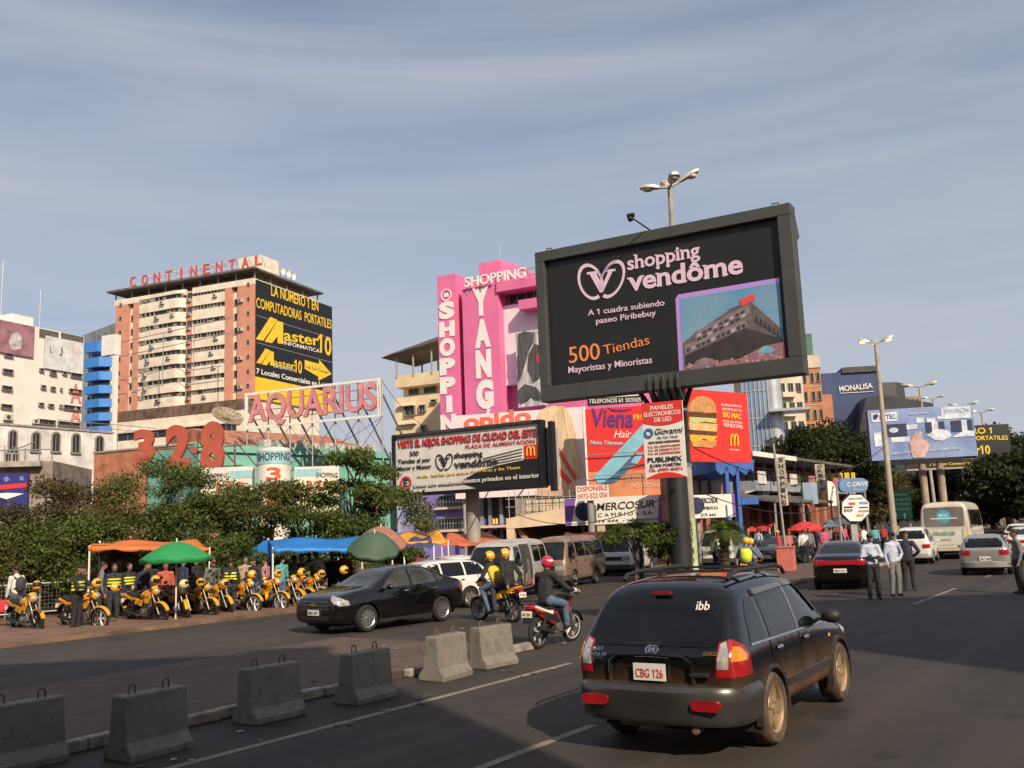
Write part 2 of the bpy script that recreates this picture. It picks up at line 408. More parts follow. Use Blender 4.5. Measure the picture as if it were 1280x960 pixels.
def side(t, x, name, label, cat, group=None):
    w = t.M @ V((x, 0, 0)); return T(name, label, cat, w, t.rz + math.pi / 2, group)
def pwin(t, xl, yt, xr, yb, y=0., **k):
    x0, z0, x1, z1 = t.rect(xl, yt, xr, yb, y); return window(t, x0, z0, x1, z1, y, **k)

# ---- the red and cream tower
loc, rz, W, H = face(144, 376, 317.5, 347.5, 200)
t = T('apartment_tower', 'tall cream and terracotta tower with strip windows and red letters along its roof', 'building', loc, rz)
D = 23.
t.part('wall', CREAM, MB().box(0, .7, 0, W, D, H - .3))
fx = lambda px: t.xz(px, 440)[0]
zs = [t.xz(260, 365 + 17.7 * k)[1] for k in range(8)]
hs = .48
red = [(144, 159), (166, 174.5), (281, 289), (297, 317.5)]
for a, b in red: t.part('pilaster', ORANGE, MB().box(fx(a), -.12, zs[-1] - 2.6, fx(b), .72, H - 1.2))
t.part('pilaster', ORANGE, MB().box(fx(231), .25, zs[-1] - 2.6, fx(240), .72, H - 1.2))
t.part('parapet', CREAM, MB().box(-.1, -.15, H - 1.25, fx(231), .8, H).box(fx(240), -.15, H - 1.25, W + .1, .8, H).box(W - .5, .8, H - 1.25, W + .1, D, H))
rnd = random.Random(4)
def bay(xa, xb, kind):
    if kind == 'curve':
        def plan(e):
            pts = [(xa, .7), (xa, -.35 + e)]
            for q in range(7): a = q / 6 * math.pi / 2; pts.append((xb - 2.2 + 2.2 * math.sin(a), -1.0 + e + 1.6 * (1 - math.cos(a)) ))
            pts.append((xb, .7)); return pts
    else:
        def plan(e): return [(xa, .7), (xa, -.1 + e), (xb, -.1 + e), (xb, .7)]
    for k in range(9):
        zt = (zs[k - 1] - hs) if k else H - .2
        zb = (zs[k] + hs) if k < 8 else zs[7] - 2.6
        t.part('balcony_band' if kind == 'curve' else 'spandrel', CREAM, MB().prism(plan(0), zb, zt, 'xy'))
    for k in range(8):
        mb = MB().prism(plan(.45), zs[k] - hs, zs[k] + hs, 'xy', m=0)
        n = 9
        for q in range(n + 1):
            x = xa + (xb - xa) * (q + .5) / (n + 1)
            if rnd.random() < .8: mb.box(x - .05, -.02 if kind != 'curve' else -.62, zs[k] - hs, x + .05, .35, zs[k] + hs, 1)
        for q in range(n):
            if rnd.random() < .35:
                x = xa + (xb - xa) * (q + .5) / (n + .6); y0 = .3 if kind != 'curve' else -.58
                mb.box(x, y0, zs[k] - hs, x + rnd.uniform(.4, 1.2), y0 + .04, zs[k] + hs * rnd.uniform(.0, 1), 2)
        t.part('window', [GLASS, WINF, CURT], mb)
        for q in range(2):
            if rnd.random() < .6: ac_unit(t, xa + (xb - xa) * (.2 + .6 * rnd.random()), zs[k] - hs - .6, -.1 if kind != 'curve' else -.9, 1.15)
bay(fx(174.5), fx(231), 'curve'); bay(fx(240), fx(281), 'flat')
for k in range(8):
    window(t, fx(160.5), zs[k] - .5, fx(165), zs[k] + .7, .7, n=1)
    window(t, fx(290.5), zs[k] - .6, fx(295.5), zs[k] + .7, .7, n=1)
    window(t, fx(233), zs[k] - .5, fx(238.5), zs[k] + .5, .25, n=2)
    window(t, fx(309.5), zs[k] - .2, fx(312), zs[k] + .5, -.12, n=1, sill=False)
    window(t, fx(149), zs[k] - .2, fx(151.5), zs[k] + .5, -.12, n=1, sill=False)
    if k % 2: ac_unit(t, fx(302), zs[k], -.12, 1.2)
    ac_unit(t, fx(235), zs[k] - 1.1, .25, 1.1)
zp = t.xz(240, 506)[1]; z2 = t.xz(240, 515)[1]; z3 = t.xz(240, 523)[1]
t.part('podium', CREAM, MB().box(-.3, -4, 0, W + .3, .7, z2 - 1.2))
mb = MB().box(-.3, -4.1, z2 - 1.2, W + .3, .7, z2 + .9, 0)
for q in range(26): mb.box(-.3 + q * (W / 25) - .05, -4.2, z2 - 1.2, -.3 + q * (W / 25) + .05, -4.1, z2 + .9, 1)
t.part('terrace_glazing', [mat('bronze_glass', (.18, .12, .08), .2, 0, .4, .6), RUST], mb)
for z in (z2 - 5.2, z2 - 9.4, z2 - 13.5):
    mb = MB().box(.5, -4.03, z, W - 1, -3.99, z + 1.5, 0)
    for q in range(14): mb.box(.5 + q * W / 14, -4.1, z, .62 + q * W / 14, -4.03, z + 1.5, 1)
    t.part('window', [GLASS, WINF], mb)
    t.part('ledge', CREAM, MB().box(-.4, -4.6, z + 1.5, W + .4, -4, z + 1.9))
t.part('roof', ROOFM, MB().box(-1.2, -1.3, H + 1.6, W + 1.0, D + .6, H + 2.0))
mb = MB()
for q in range(9): mb.box(q * W / 8 - .12, .1, H, q * W / 8 + .12, .35, H + 1.6)
for q in range(1, 5): mb.box(W - .35, q * D / 4 - .12, H, W - .1, q * D / 4 + .12, H + 1.6)
t.part('roof_post', WINF, mb)
t.part('penthouse', mat('penthouse_ochre', (.34, .24, .14), .8, 0, .3, .6), MB().box(1.5, 3, H - .3, W - 1.5, D - 1.5, H + 1.58))
t.part('lift_house', CREAM, MB().box(W - 5.5, 2, H + 2.0, W + .2, 8, H + 5.4))
mb = MB()
for q in range(3): mb.lathe([(0, 0), (.5, .12), (.85, .35)], (W + .2 - q * .2, 9 + q * 2.2, H + 3.6), 'x', 14).cyl((W - q * .2, 9 + q * 2.2, H + 2.0), (W - q * .2, 9 + q * 2.2, H + 3.6), .06, n=6)
t.part('satellite_dish', WHITE, mb, smooth=True)
t.part('antenna', STEEL, MB().cyl((W - 8, 6, H + 2.0), (W - 8, 6, H + 9), .06, n=5).cyl((W + .5, 12, H + 2.7), (W + .5, 12, H + 9), .04, n=5).cyl((W + .8, 15, H + 2.7), (W + .8, 15, H + 8), .04, n=5))
TOWER = t; TW, TH = W, H
SIGNRED = mat('sign_red', (.55, .09, .06), .55, 0, .15, 1)
s = T('rooftop_sign', 'red capital letters of a hotel name standing along the cream tower roof', 'sign', t.M @ V((0, -1.0, H + 2.0)), t.rz)
xs0, zz0 = s.xz(162, 359); xs1, zz1 = s.xz(326, 334)
for k, c in enumerate('CONTINENTAL'):
    x = xs0 + (xs1 - xs0) * k / 10.45
    x += .6 if c == 'I' else 0; letters(s, c, x, .2, x + (1.7 if c != 'I' else .5), .2, 2.1, SIGNRED, th=.2, bold=.03, name='letter')
s.part('rail', WHITE, MB().box(xs0, .1, .6, xs1, .2, .7).box(xs0, .1, 1.9, xs1, .2, 2.0))
mb = MB()
for q in range(12): x = xs0 + (xs1 - xs0) * q / 11; mb.cyl((x, .25, 0), (x, .25, 2.6), .05, n=5).cyl((x, .25, 2.), (x, 1.6, 0), .04, n=5)
s.part('strut', STEEL, mb)

# billboard on its side wall
YEL = mat('sign_yellow', (.80, .55, .03), .6, 0, .08, .6)
BLK = mat('sign_black', (.012, .012, .014), .55, 0, .2, .5)
LWHITE = mat('letter_white', (.80, .78, .74), .6, 0, .05, 2)
b = side(t, W + .45, 'wall_billboard', 'tall black and yellow computer shop billboard covering the side wall of the cream tower', 'billboard')
y0, zb = b.xz(319, 470); y1 = b.xz(415.5, 430)[0]; zt = b.xz(319, 349)[1]
b.part('panel', BLK, MB().box(.3, 0, zb, y1, .3, zt))
z_y = b.xz(319, 498)[1]
b.part('lower_panel', YEL, MB().box(.3, 0.02, z_y, y1, .3, zb - .05))
b.part('seam', mat('seam_grey', (.25, .25, .25), .6, 0, 0), MB().box(.3, -.03, b.xz(319, 394)[1], y1, 0, b.xz(319, 394)[1] + .12).box(.3, -.03, b.xz(319, 428)[1], y1, 0, b.xz(319, 428)[1] + .12))
plet(b, 'LA NUMERO 1 EN', 339, 369, 398, 389, 12, YEL, bold=.025, y=-.04)
plet(b, 'COMPUTADORAS  PORTATILES', 320.5, 384, 414.5, 411, 11.5, YEL, bold=.02, y=-.04)
def m_logo(b, x0, y0, s, y=-.04):
    a = lambda px, py: (x0 + px * s, y0 + py * s)
    b.poly('logo', YEL, [a(0, 28), a(18, 0), a(27, 4), a(9, 30)], y, .03)
    b.poly('logo', YEL, [a(11, 31), a(27, 5), a(34, 7), a(34, 34), a(27, 33), a(27, 24), a(20, 33)], y - .01, .04)
m_logo(b, 320, 396, 1.)
plet(b, 'aster', 355, 425, 399, 432.5, 13, YEL, bold=.03, y=-.04)
plet(b, '10', 400, 440, 414, 445, 22, YEL, bold=.03, y=-.04)
plet(b, 'INFORMATICA', 355, 430.5, 399.5, 441, 4.6, LWHITE, bold=.01, y=-.04)
m_logo(b, 320.5, 435.5, .64)
plet(b, 'aster', 342, 456.3, 369, 461.8, 8, YEL, bold=.03, y=-.04)
plet(b, '10', 369.5, 465, 377.5, 467, 15, YEL, bold=.03, y=-.04)
plet(b, 'INFORMATICA', 342, 459, 369, 464.5, 2.6, LWHITE, y=-.04)
b.poly('arrow', YEL, [(381, 450), (399, 455), (399, 449.5), (414.5, 467.5), (398, 476), (398, 471), (381, 461)], -.04, .03)
plet(b, 'Lai Lai Center', 383, 459.5, 411.5, 468, 3.6, BLK, y=-.06)
plet(b, '7 Locales Comerciales en Lai Lai', 320.5, 466.5, 414.5, 486, 6, LWHITE, bold=.025, y=-.04)

# ---- white block at the far left
loc, rz, W, H = face(0, 399, 105, 421, 140)
t = T('department_store', 'stained white block with small slot windows and two roof hoardings', 'building', loc, rz)
t.part('wall', WWALL, MB().box(-25, 0, 0, W, 18, H))
t.part('roof_house', WWALL, MB().box(*(t.xz(20, 405)[0], 1, H), t.xz(47, 405)[0], 7, H + 1.6))
mb = MB()
for a, b_ in ((49, 73), (76, 104)):
    x0, z0, x1, z1 = t.rect(a, 413 + (a - 49) * .2, b_, 424 + (a - 49) * .2); mb.box(x0, -.06, z0, x1, 0, z1)
t.part('louvre', mat('louvre_grey', (.16, .15, .13), .6, .2, .4, 3), mb)
for a, c, d, e in [(5, 442, 15, 446), (3, 462, 15, 467), (2, 483, 14, 488), (1, 506, 14, 511), (49, 461, 53.5, 464.5), (62, 463, 69.5, 469), (78, 465, 82.5, 468.5), (88, 467, 101, 472), (51, 482, 56, 486), (63, 484, 68, 488), (75, 485.5, 76.5, 488.5), (86, 487, 101, 491.5), (48, 504, 53.5, 507.5), (60, 505.5, 66, 509), (74, 506.5, 76, 510), (79, 507.5, 100, 512.5), (46, 525, 68, 530.5), (72, 528, 99, 534)]:
    pwin(t, a, c, d, e, n=3, deep=.3)
ac_unit(t, *t.xz(43, 527), 0, 1.3); ac_unit(t, *t.xz(8, 522), 0, 1.6)
AAm = mat('faded_red_letter', (.62, .25, .2), .7, 0, .2, .8)
plet(t, 'A', 87, 529, 102, 530, 21, AAm, y=-.08, bold=.05); plet(t, 'A', 88, 503, 102, 504, 23, AAm, y=-.08, bold=.05)
b = T('roof_hoarding', 'dark pink photographic hoarding on the white block', 'billboard', t.M @ V((0, -.35, 0)), t.rz)
MAG = mat('print_magenta', (.18, .07, .10), .5, 0, .6, .5, col2=(.42, .22, .26))
x0, z0, x1, z1 = b.rect(-18, 402, 43, 442)
b.part('panel', MAG, MB().box(x0, 0, z0, x1, .2, z1)); b.poly('picture', mat('print_pale', (.62, .6, .58), .5, 0, .4, 1), [(14, 418), (22, 414), (28, 422), (26, 436), (16, 438), (11, 428)], -.02, .03)
b.part('brace', STEEL, MB().box(x0, .2, z0, x0 + .1, .34, z1).box(x1 - .1, .2, z0, x1, .34, z1))
b = T('roof_hoarding', 'sun bleached white hoarding with faint figures on the white block', 'billboard', t.M @ V((0, -.35, 0)), t.rz)
x0, z0, x1, z1 = b.rect(57, 424, 104.5, 464)
b.part('panel', mat('print_bleached', (.66, .68, .68), .5, 0, .2, .7), MB().box(x0, 0, z0, x1, .2, z1))
b.poly('picture', mat('print_blot', (.2, .2, .2), .5, 0, .4, 1), [(62, 434), (64, 432), (63, 438), (66, 441), (63, 441)], -.02, .03); b.poly('picture', MATS['print_blot'], [(76, 436), (78, 433), (79, 440), (77, 446), (74, 444), (77, 441)], -.02, .03)
plet(b, 'ELA', 89, 440, 102, 443, 8, mat('print_pink', (.7, .5, .5), .5, 0, .1), y=-.03)
b.part('brace', STEEL, MB().box(x0, .2, z0, x0 + .1, .34, z1).box(x1 - .1, .2, z0, x1, .34, z1))
o = t.part('mast', STEEL, MB().cyl((4, 5, H), (4, 5, H + 11), .07, n=5).cyl((12, 6, H), (12, 6, H + 8), .06, n=5))

# ---- blue balcony tower
loc = at(106, 600, 178); loc.z = 0
t = T('apartment_block', 'narrow white apartment block with bright blue balconies', 'building', loc, R(-24))
x1 = t.xz(143, 480)[0]; H = t.xz(120, 440)[1]
t.part('wall', WWALL, MB().box(0, 0, 0, x1, .9, H))
t.part('roof_house', WWALL, MB().box(t.xz(128, 430)[0], -.2, H - 1, x1 + .1, 1.2, t.xz(136, 419)[1]))
BLUE = mat('balcony_blue', (.05, .22, .62), .55, 0, .1, .8)
t.part('parapet', BLUE, MB().box(0, -1.2, t.xz(115, 442)[1], t.xz(128, 435)[0], -.1, t.xz(115, 429)[1]))
for k, (a, c) in enumerate([(447, 460), (465, 476.5), (482, 493), (499, 510), (516, 527), (533, 544)]):
    x0, z0, xb, z1 = t.rect(114, a + 1, 140, c)
    t.part('balcony', BLUE, MB().prism([(x0, 0), (x0, -1.6), (xb - 1.6, -1.6), (xb, 0)], z0, z1, 'xy'))
    window(t, x0 + .3, z1 + .1, xb - .5, z1 + 1.0, 0, n=3)
    window(t, .25, z1 - .2, t.xz(112.5, a)[0], z1 + .9, 0, n=2)
mb = MB(); Ht = t.xz(120, 410)[1]
for q in range(5): x = -9 + q * 8; mb.cyl((x, 12, H - 6), (x, 12, Ht + q * .3), .09, n=5)
for h in (0, -3): mb.tube([(-9, 12, Ht + h - .3), (24, 12, Ht + h + 1.4)], .08, 5)
o = MB(); o.v, o.f, o.m = mb.v, mb.f, mb.m; t.part('roof_frame', STEEL, o)

loc = at(78, 600, 205); loc.z = 0
g = T('glazed_block', 'grey blue glazed block rising behind the white block and the blue balconies', 'building', loc, R(-16)); xg = g.xz(150, 450)[0]; hg = g.xz(110, 410)[1]
g.part('wall', mat('grey_blue_glazing', (.22, .26, .31), .3, .1, .35, .12), MB().prism([(0, 0), (0, hg - 2.5), (xg, hg + .8), (xg, 0)], 0, 10)); mq = MB()
for q in range(10): mq.box(xg * q / 9 - .08, -.12, 0, xg * q / 9 + .08, 0, hg - 2.6 + 3.2 * q / 9)
g.part('mullion', WINF, mq); g.part('floor_band', WINF, MB().box(0, -.1, hg - 6, xg, 0, hg - 5.7)); g.part('floor_band', WINF, MB().box(0, -.1, hg - 9.5, xg, 0, hg - 9.2))
# ---- low white building with arched windows
loc, rz, W, H = face(0, 531, 141, 542, 88)
t = T('arched_building', 'low white rendered building with a row of dark arched windows', 'building', loc, rz)
t.part('wall', mat('grey_white_render', (.70, .69, .67), .85, 0, .25, .5), MB().box(-14, 0, 0, W, 10, H))
t.part('coping', CONC, MB().box(-14.1, -.12, H, W + .1, .4, H + .18))
for cx, yb in ((15, 561), (44, 563), (69, 563.5), (94, 565), (123.5, 568)):
    xa, za = t.xz(cx - 4.2, yb); xb, _ = t.xz(cx + 4.2, yb); ztp = t.xz(cx, yb - 22)[1]; r = (xb - xa) / 2
    arc = [(xa + r + r * math.cos(a), ztp - r * .9 + r * .9 * math.sin(a)) for a in [math.pi * q / 10 for q in range(11)]]
    fr = [(xa + r + (r + .14) * math.cos(a), ztp - r * .9 + (r + .14) * math.sin(a)) for a in [math.pi * q / 10 for q in range(11)]]
    mb = MB().prism([(xb, za), *arc, (xa, za)], -.03, -.002, m=0)
    inner = [(xb, za), *arc, (xa, za)]; outer = [(xb + .14, za - .1), *fr, (xa - .14, za - .1)]; n = len(inner)
    for i in range(n - 1):
        a, b_, c, d = outer[i], outer[i + 1], inner[i + 1], inner[i]
        mb.add([(p[0], yy, p[1]) for yy in (-.12, 0) for p in (a, b_, c, d)], [(0, 1, 2, 3), (0, 4, 5, 1), (2, 6, 7, 3)], 1)
    mb.box(xa - .2, -.2, za - .2, xb + .2, 0, za - .05, 1).box(xa + r - .03, -.06, za, xa + r + .03, -.03, ztp, 1)
    mb.build('window', [GLASS, WINF], t)
t.part('roof_rail', STEEL, MB().box(W - 6, .5, H + 1, W + 6, .56, H + 1.06).box(W - 6, .5, H + .5, W + 6, .56, H + .56).cyl((W - 3, .53, H - 1), (W - 3, .53, H + 1.1), .04).cyl((W + 1, .53, H - 4), (W + 1, .53, H + 1.1), .04).cyl((W + 5, .53, H - 4), (W + 5, .53, H + 1.1), .04))
# ---- rough terrace with a blue shop sign
loc = at(-8, 600, 58); loc.z = 0
t = T('unfinished_terrace', 'unfinished grey block terrace with scaffold poles at the left edge', 'building', loc, R(8))
bx = lambda a: t.xz(a, 580)[0]
t.part('wall', mat('grey_block', (.30, .25, .21), .9, 0, .35, .9, bump=.4), MB().box(-6, 0, 0, bx(66), 8, t.xz(30, 577)[1]))
t.part('slab', CONC, MB().box(-6, -.6, t.xz(30, 584)[1], bx(54), 8, t.xz(30, 578)[1] + .05))
mb = MB()
for a in (2, 14, 28, 46, 62): mb.cyl((bx(a), .4, 0), (bx(a), .4, t.xz(a, 556 + a * .12)[1]), .04, n=6)
mb.tube([(-6, .4, t.xz(20, 562)[1]), (bx(62), .4, t.xz(20, 562)[1])], .035, 6).tube([(bx(2), .4, t.xz(2, 566)[1]), (bx(40), .4, t.xz(30, 552)[1])], .035, 6)
t.part('scaffold', STEEL, mb)
for a in (8, 17): pwin(t, a, 571 - 3, a + 6, 577, n=2, y=0)
s = T('shop_sign', 'dark blue shop sign with a red stripe behind the trees at the left edge', 'sign', at(-8, 700, 54) * V((1, 1, 0)) if False else V((at(-8, 700, 54).x, 54, 0)), R(6))
NAVY = mat('sign_navy', (.03, .035, .20), .4, 0, .15, .8)
s.panel('panel', NAVY, -20, 592, 34.5, 648, 0, .25)
s.poly('stripe', mat('sign_bright_red', (.62, .03, .03), .5, 0, .05), [(-20, 608), (34, 603.5), (34, 609), (-20, 614)], -.03, .03)
s.poly('swoosh', LWHITE, [(-20, 618), (10, 616), (30, 617), (14, 622), (8, 624), (-2, 621), (-20, 622)], -.03, .03)
s.poly('blot', mat('sign_lightblue', (.16, .2, .45), .5, 0, .05), [(4, 598), (9, 595), (12, 600), (7, 603)], -.03, .03); s.poly('blot', MATS['sign_lightblue'], [(24, 596), (29, 595), (30, 600), (25, 601)], -.03, .03)
s.part('frame', WHITE, MB().box(s.xz(-20, 650)[0], -.05, s.xz(10, 652)[1], s.xz(35, 650)[0], .3, s.xz(10, 648.5)[1]))
mb = MB(); [mb.cyl((s.xz(a, 640)[0], .15, 0), (s.xz(a, 640)[0], .15, s.xz(a, 648)[1]), .1) for a in (5, 30)]
s.part('post', STEEL, mb)

# ---- brick and teal shopping hall
loc, rz, W, H = face(118, 567, 245, 554.5, 82)
BRK = mat('orange_brick', (.46, .19, .11), .85, 0, .25, 1.4, bump=.3)
t = T('brick_hall', 'low orange brick hall beside the teal shopping hall', 'building', loc, rz)
t.part('wall', BRK, MB().box(0, 0, 0, W, 12, H)); t.part('coping', CONC, MB().box(-.1, -.1, H, W + .1, .35, H + .15))
loc2, rz2, W2, H2 = face(245, 556, 495, 567, 74)
TEAL = mat('teal_render', (.19, .48, .39), .8, 0, .15, .4)
t2 = T('shopping_hall', 'long teal shopping hall with a ragged orange roof line', 'building', loc2, rz2)
t2.part('wall', TEAL, MB().box(0, 0, 0, W2, 14, H2))
t2.part('fascia', TEAL, MB().box(-.2, -.25, H2 - .5, W2, 0, H2 + .1))
xa = t2.xz(318, 560)[0]
t2.part('roof', mat('red_roof', (.45, .19, .11), .85, 0, .35, 1.2), MB().prism([(1.5, H2), (10, H2 + 2.6), (13.9, H2 + 2.6), (13.9, H2)], xa, W2 - .2, 'yz'))
mb = MB(); rnd = random.Random(3)
for q in range(10): x = xa + 1 + q * 1.25; mb.box(x, .1, H2 + .1, x + rnd.uniform(.6, 1), .9, H2 + rnd.uniform(.5, .9))
t2.part('roof_unit', ACM, mb)
for a in (327, 350, 405, 480): t2.panel('vent', DARKG, a, 575 + (a - 327) * .03, a + 12, 579 + (a - 327) * .03, -.04, .04)
NUMRED = mat('numeral_red', (.40, .085, .05), .55, 0, .12, .8)
s = T('number_sign', 'giant red rooftop numerals 328 in front of the brick hall', 'sign', V((at(160, 600, 71).x, 71, 0)), R(-6))
for c, xl, yt, xr, yb in (('3', 166.5, 539, 192, 577), ('2', 206.5, 534, 237, 583), ('8', 250.5, 530, 279.5, 586.5)):
    x0, z0, x1, z1 = s.rect(xl, yt, xr, yb); letters(s, c, x0, z0, x1, z0, (z1 - z0) * .98, NUMRED, th=.3, bold=.085, name='numeral')
mb = MB()
for cx in (180, 222, 243, 265, 290): x = s.xz(cx, 580)[0]; mb.cyl((x, .5, 0), (x, .5, s.xz(cx, 552)[1]), .07, n=6).cyl((x, .5, s.xz(cx, 550)[1]), (x + 1.5, 2.2, s.xz(cx, 590)[1]), .05, n=6)
for py in (560, 585): mb.tube([(s.xz(166, py)[0], .45, s.xz(220, py)[1]), (s.xz(300, py)[0], .45, s.xz(220, py)[1])], .05, 6)
s.part('scaffold', RUST, mb)
x, z = s.xz(243, 563); s.part('dot', NUMRED, MB().cyl((x, 0, z), (x, .3, z), .22))
SIGNW = mat('sign_white', (.70, .68, .60), .5, 0, .12, .8)
PALEB = mat('sign_pale_blue', (.28, .52, .58), .5, 0, .1)
ORLET = mat('sign_orange_red', (.66, .10, .05), .5, 0, .08)
DARKL = mat('letter_dark', (.03, .03, .035), .5, 0, .1)
CREAMP = mat('sign_cream', (.72, .62, .40), .5, 0, .15, .8)
s = T('mall_sign', 'white panel sign lettered SHOPPING over a red 328, under the giant numeral 8', 'sign', V((at(250, 600, 66).x, 66, 0)), R(4))
s.panel('panel', SIGNW, 251, 584, 317, 645, 0, .3); s.panel('band', PALEB, 288, 588, 315, 597.5, -.03, .03)
plet(s, 'SHOPPING', 253, 598.5, 287, 597, 6, DARKL, y=-.03); s.panel('shade', CREAMP, 252, 612, 316, 640, -.02, .02); plet(s, '328', 268, 616, 306, 613, 11, ORLET, bold=.02, y=-.05)
mb = MB(); [mb.cyl((s.xz(a, 640)[0], .15, 0), (s.xz(a, 640)[0], .15, s.xz(a, 640)[1]), .12) for a in (258, 310)]; s.part('post', STEEL, mb)
s = T('mall_sign', 'white panel sign with a half hidden 328, to the right of the round column sign', 'sign', V((at(368, 600, 66).x, 66, 0)), R(6))
s.panel('panel', SIGNW, 368, 583, 424, 640, 0, .3); s.panel('band', PALEB, 369, 586, 402, 595, -.03, .03)
plet(s, 'SHOPPING', 395, 596.5, 422, 597, 6, DARKL, y=-.05); s.panel('shade', CREAMP, 369, 601, 423, 636, -.02, .02); plet(s, '328', 382, 612, 413, 612, 11, ORLET, bold=.02, y=-.05)
mb = MB(); [mb.cyl((s.xz(a, 640)[0], .15, 0), (s.xz(a, 640)[0], .15, s.xz(a, 640)[1]), .12) for a in (375, 415)]; s.part('post', STEEL, mb)
c = at(342, 600, 65); s = T('column_sign', 'round white column sign with vertical red figures 328', 'sign', V((c.x, c.y, 0)), math.atan2(c.y, c.x) - math.pi / 2)
r = 20 / FPX * 65; zt = s.xz(342, 563)[1]
s.part('drum', SIGNW, MB().lathe([(0, 0), (r, 0), (r, zt), (r * .96, zt + .12), (0, zt + .25)], n=32), smooth=True)
s.part('band', PALEB, MB().lathe([(r + .015, zt - 1.0), (r + .03, zt - 1.0), (r + .03, zt - .1), (r + .015, zt - .1)], n=32, closed=True), smooth=True)
def bend(o, r):
    for v in o.data.vertices:
        a = v.co.x / r; rr = r + .03 - v.co.y; v.co = (rr * math.sin(a), -rr * math.cos(a), v.co.z)
bend(letters(s, 'SHOPPING', -r * 1.1, zt - .75, r * 1.1, zt - .75, .5, DARKL, y=-.04, th=.02), r)
for k, c in enumerate('328'):
    bend(letters(s, c, -r * .42, zt - 2.05 - k * 1.02, r * .42, zt - 2.05 - k * 1.02, .78, ORLET, y=-.03, th=.02, bold=.03, name='numeral'), r)

# ---- AQUARIUS frame sign
loc = at(306, 492, 80); b2 = at(475, 472, 74.5); rz = math.atan2(b2.y - loc.y, b2.x - loc.x); loc.z = 0
s = T('frame_sign', 'white tubular rooftop frame holding faded pink letters AQUARIUS', 'sign', loc, rz)
W = s.xz(475, 496)[0]; zt = s.xz(390, 482)[1]; zb = s.xz(390, 529)[1]
s.part('frame', WHITE, MB().box(0, 0, zb, W, .14, zb + .2).box(0, 0, zt - .2, W, .14, zt).box(0, 0, zb + .2, .25, .14, zt - .2).box(W - .25, 0, zb + .2, W, .14, zt - .2))
PINKL = mat('faded_pink_letter', (.62, .27, .29), .6, 0, .2, .8); LRED = mat('letter_edge_red', (.5, .08, .07), .6, 0, .1)
xa, _ = s.xz(311, 528); xb, _ = s.xz(471, 512); za = s.xz(390, 519.5)[1]; hl = s.xz(390, 488)[1] - za
for body, m, yy, bo in (('AQUARIUS', LRED, -.06, .055), ('AQUARIUS', PINKL, -.14, .03)):
    letters(s, body, xa - (bo - .03) * 2, za, xb + (bo - .03) * 2, za, hl, m, y=yy, th=.07, bold=bo, name='lettering' if bo < .05 else 'letter_edge')
mb = MB()
for q in range(7):
    x = W * q / 6; mb.cyl((x, .3, 0), (x, .3, zt), .06, n=6).cyl((x, .35, zb + (zt - zb) * .6), (x + .2, 6, zb - 4.5), .09, n=6)
for h in (.25, .5, .75): mb.tube([(0, .25, zb + (zt - zb) * h), (W, .25, zb + (zt - zb) * h)], .035, 5)
for q in range(6): mb.cyl((W * q / 6, .3, zb - 2.6), (W * (q + 1) / 6, .3, zb), .03, n=5).cyl((W * q / 6, .3, zb), (W * (q + 1) / 6, .3, zb - 2.6), .03, n=5)
s.part('truss', STEEL, mb)
# mesh dish on the podium roof behind
c = at(283, 530, 110); d = T('satellite_dish', 'large rusty mesh satellite dish on a mast behind the giant numerals', 'satellite dish', V((c.x, c.y, 0)), R(-15))
zc = d.xz(283, 524)[1]; mb = MB()
prof = [(.02, 0), (.7, .07), (1.3, .24), (1.9, .52)]
dish = MB().lathe(prof, (0, 0, 0), 'z', 20); rot = Matrix.Rotation(R(35), 3, 'Y') @ Matrix.Rotation(R(20), 3, 'X')
dish.v = [rot @ p + V((0, 0, zc)) for p in dish.v]; d.part('dish', mat('dish_mesh', (.40, .33, .25), .8, .2, .3, 2), dish, smooth=True)
rb = MB()
for q in range(20):
    a = q * math.pi / 10; rb.tube([rot @ V((r_ * math.cos(a), r_ * math.sin(a), h_ + .03)) + V((0, 0, zc)) for r_, h_ in prof], .025, 4)
d.part('rib', RUST, rb); d.part('mast', STEEL, MB().cyl((0, 0, 0), (0, 0, zc), .1))

# ---- cream block left of the pink mall
loc = at(494, 470, 96); loc.z = 0
t = T('cream_block', 'cream block with deep balconies and a dark sloping roof canopy', 'building', loc, R(-26))
xw = t.xz(552, 480)[0]; zz = lambda py, px=520: t.xz(px, py)[1]
t.part('wall', CREAM, MB().box(0, 1.5, 0, xw + 3, 14, zz(480)))
CB = mat('cream_yellow', (.72, .60, .38), .8, 0, .1, .5)
t.part('balcony', CB, MB().box(0, 0, zz(482), xw + 3, 1.6, zz(467))); t.part('balcony', CB, MB().box(0, -.1, zz(575), xw + 3, 1.6, zz(495)))
for a, c, d, e in ((507, 508, 519, 519), (525, 507, 532, 514), (528, 532, 533, 538), (540, 500, 546, 503)): pwin(t, a, c, d, e, y=-.1, deep=.25)
for a, c, d, e in ((512, 487, 523, 493), (531, 484, 545, 491)): pwin(t, a, c, d, e, y=1.5)
t.part('ledge', CREAM, MB().box(*(t.xz(499, 506)[0], -.6, zz(507)), t.xz(520, 506)[0], -.1, zz(505)).box(*(t.xz(499, 529)[0], -.6, zz(530)), t.xz(522, 529)[0], -.1, zz(528)))
t.part('roof', ROOFM, MB().prism([(-1.2, zz(447, 495)), (0, zz(447, 495) + .3), (xw + 3, zz(447, 495) + 1.9), (xw + 3, zz(447, 495) + 1.4)], -.8, 6))
mb = MB(); [mb.cyl((x, y, zz(470)), (x, y, zz(446) + .2 + x * .1), .1, n=6) for x in (.2, 2.2, 4.4) for y in (0, 5)]
t.part('roof_post', WINF, mb)

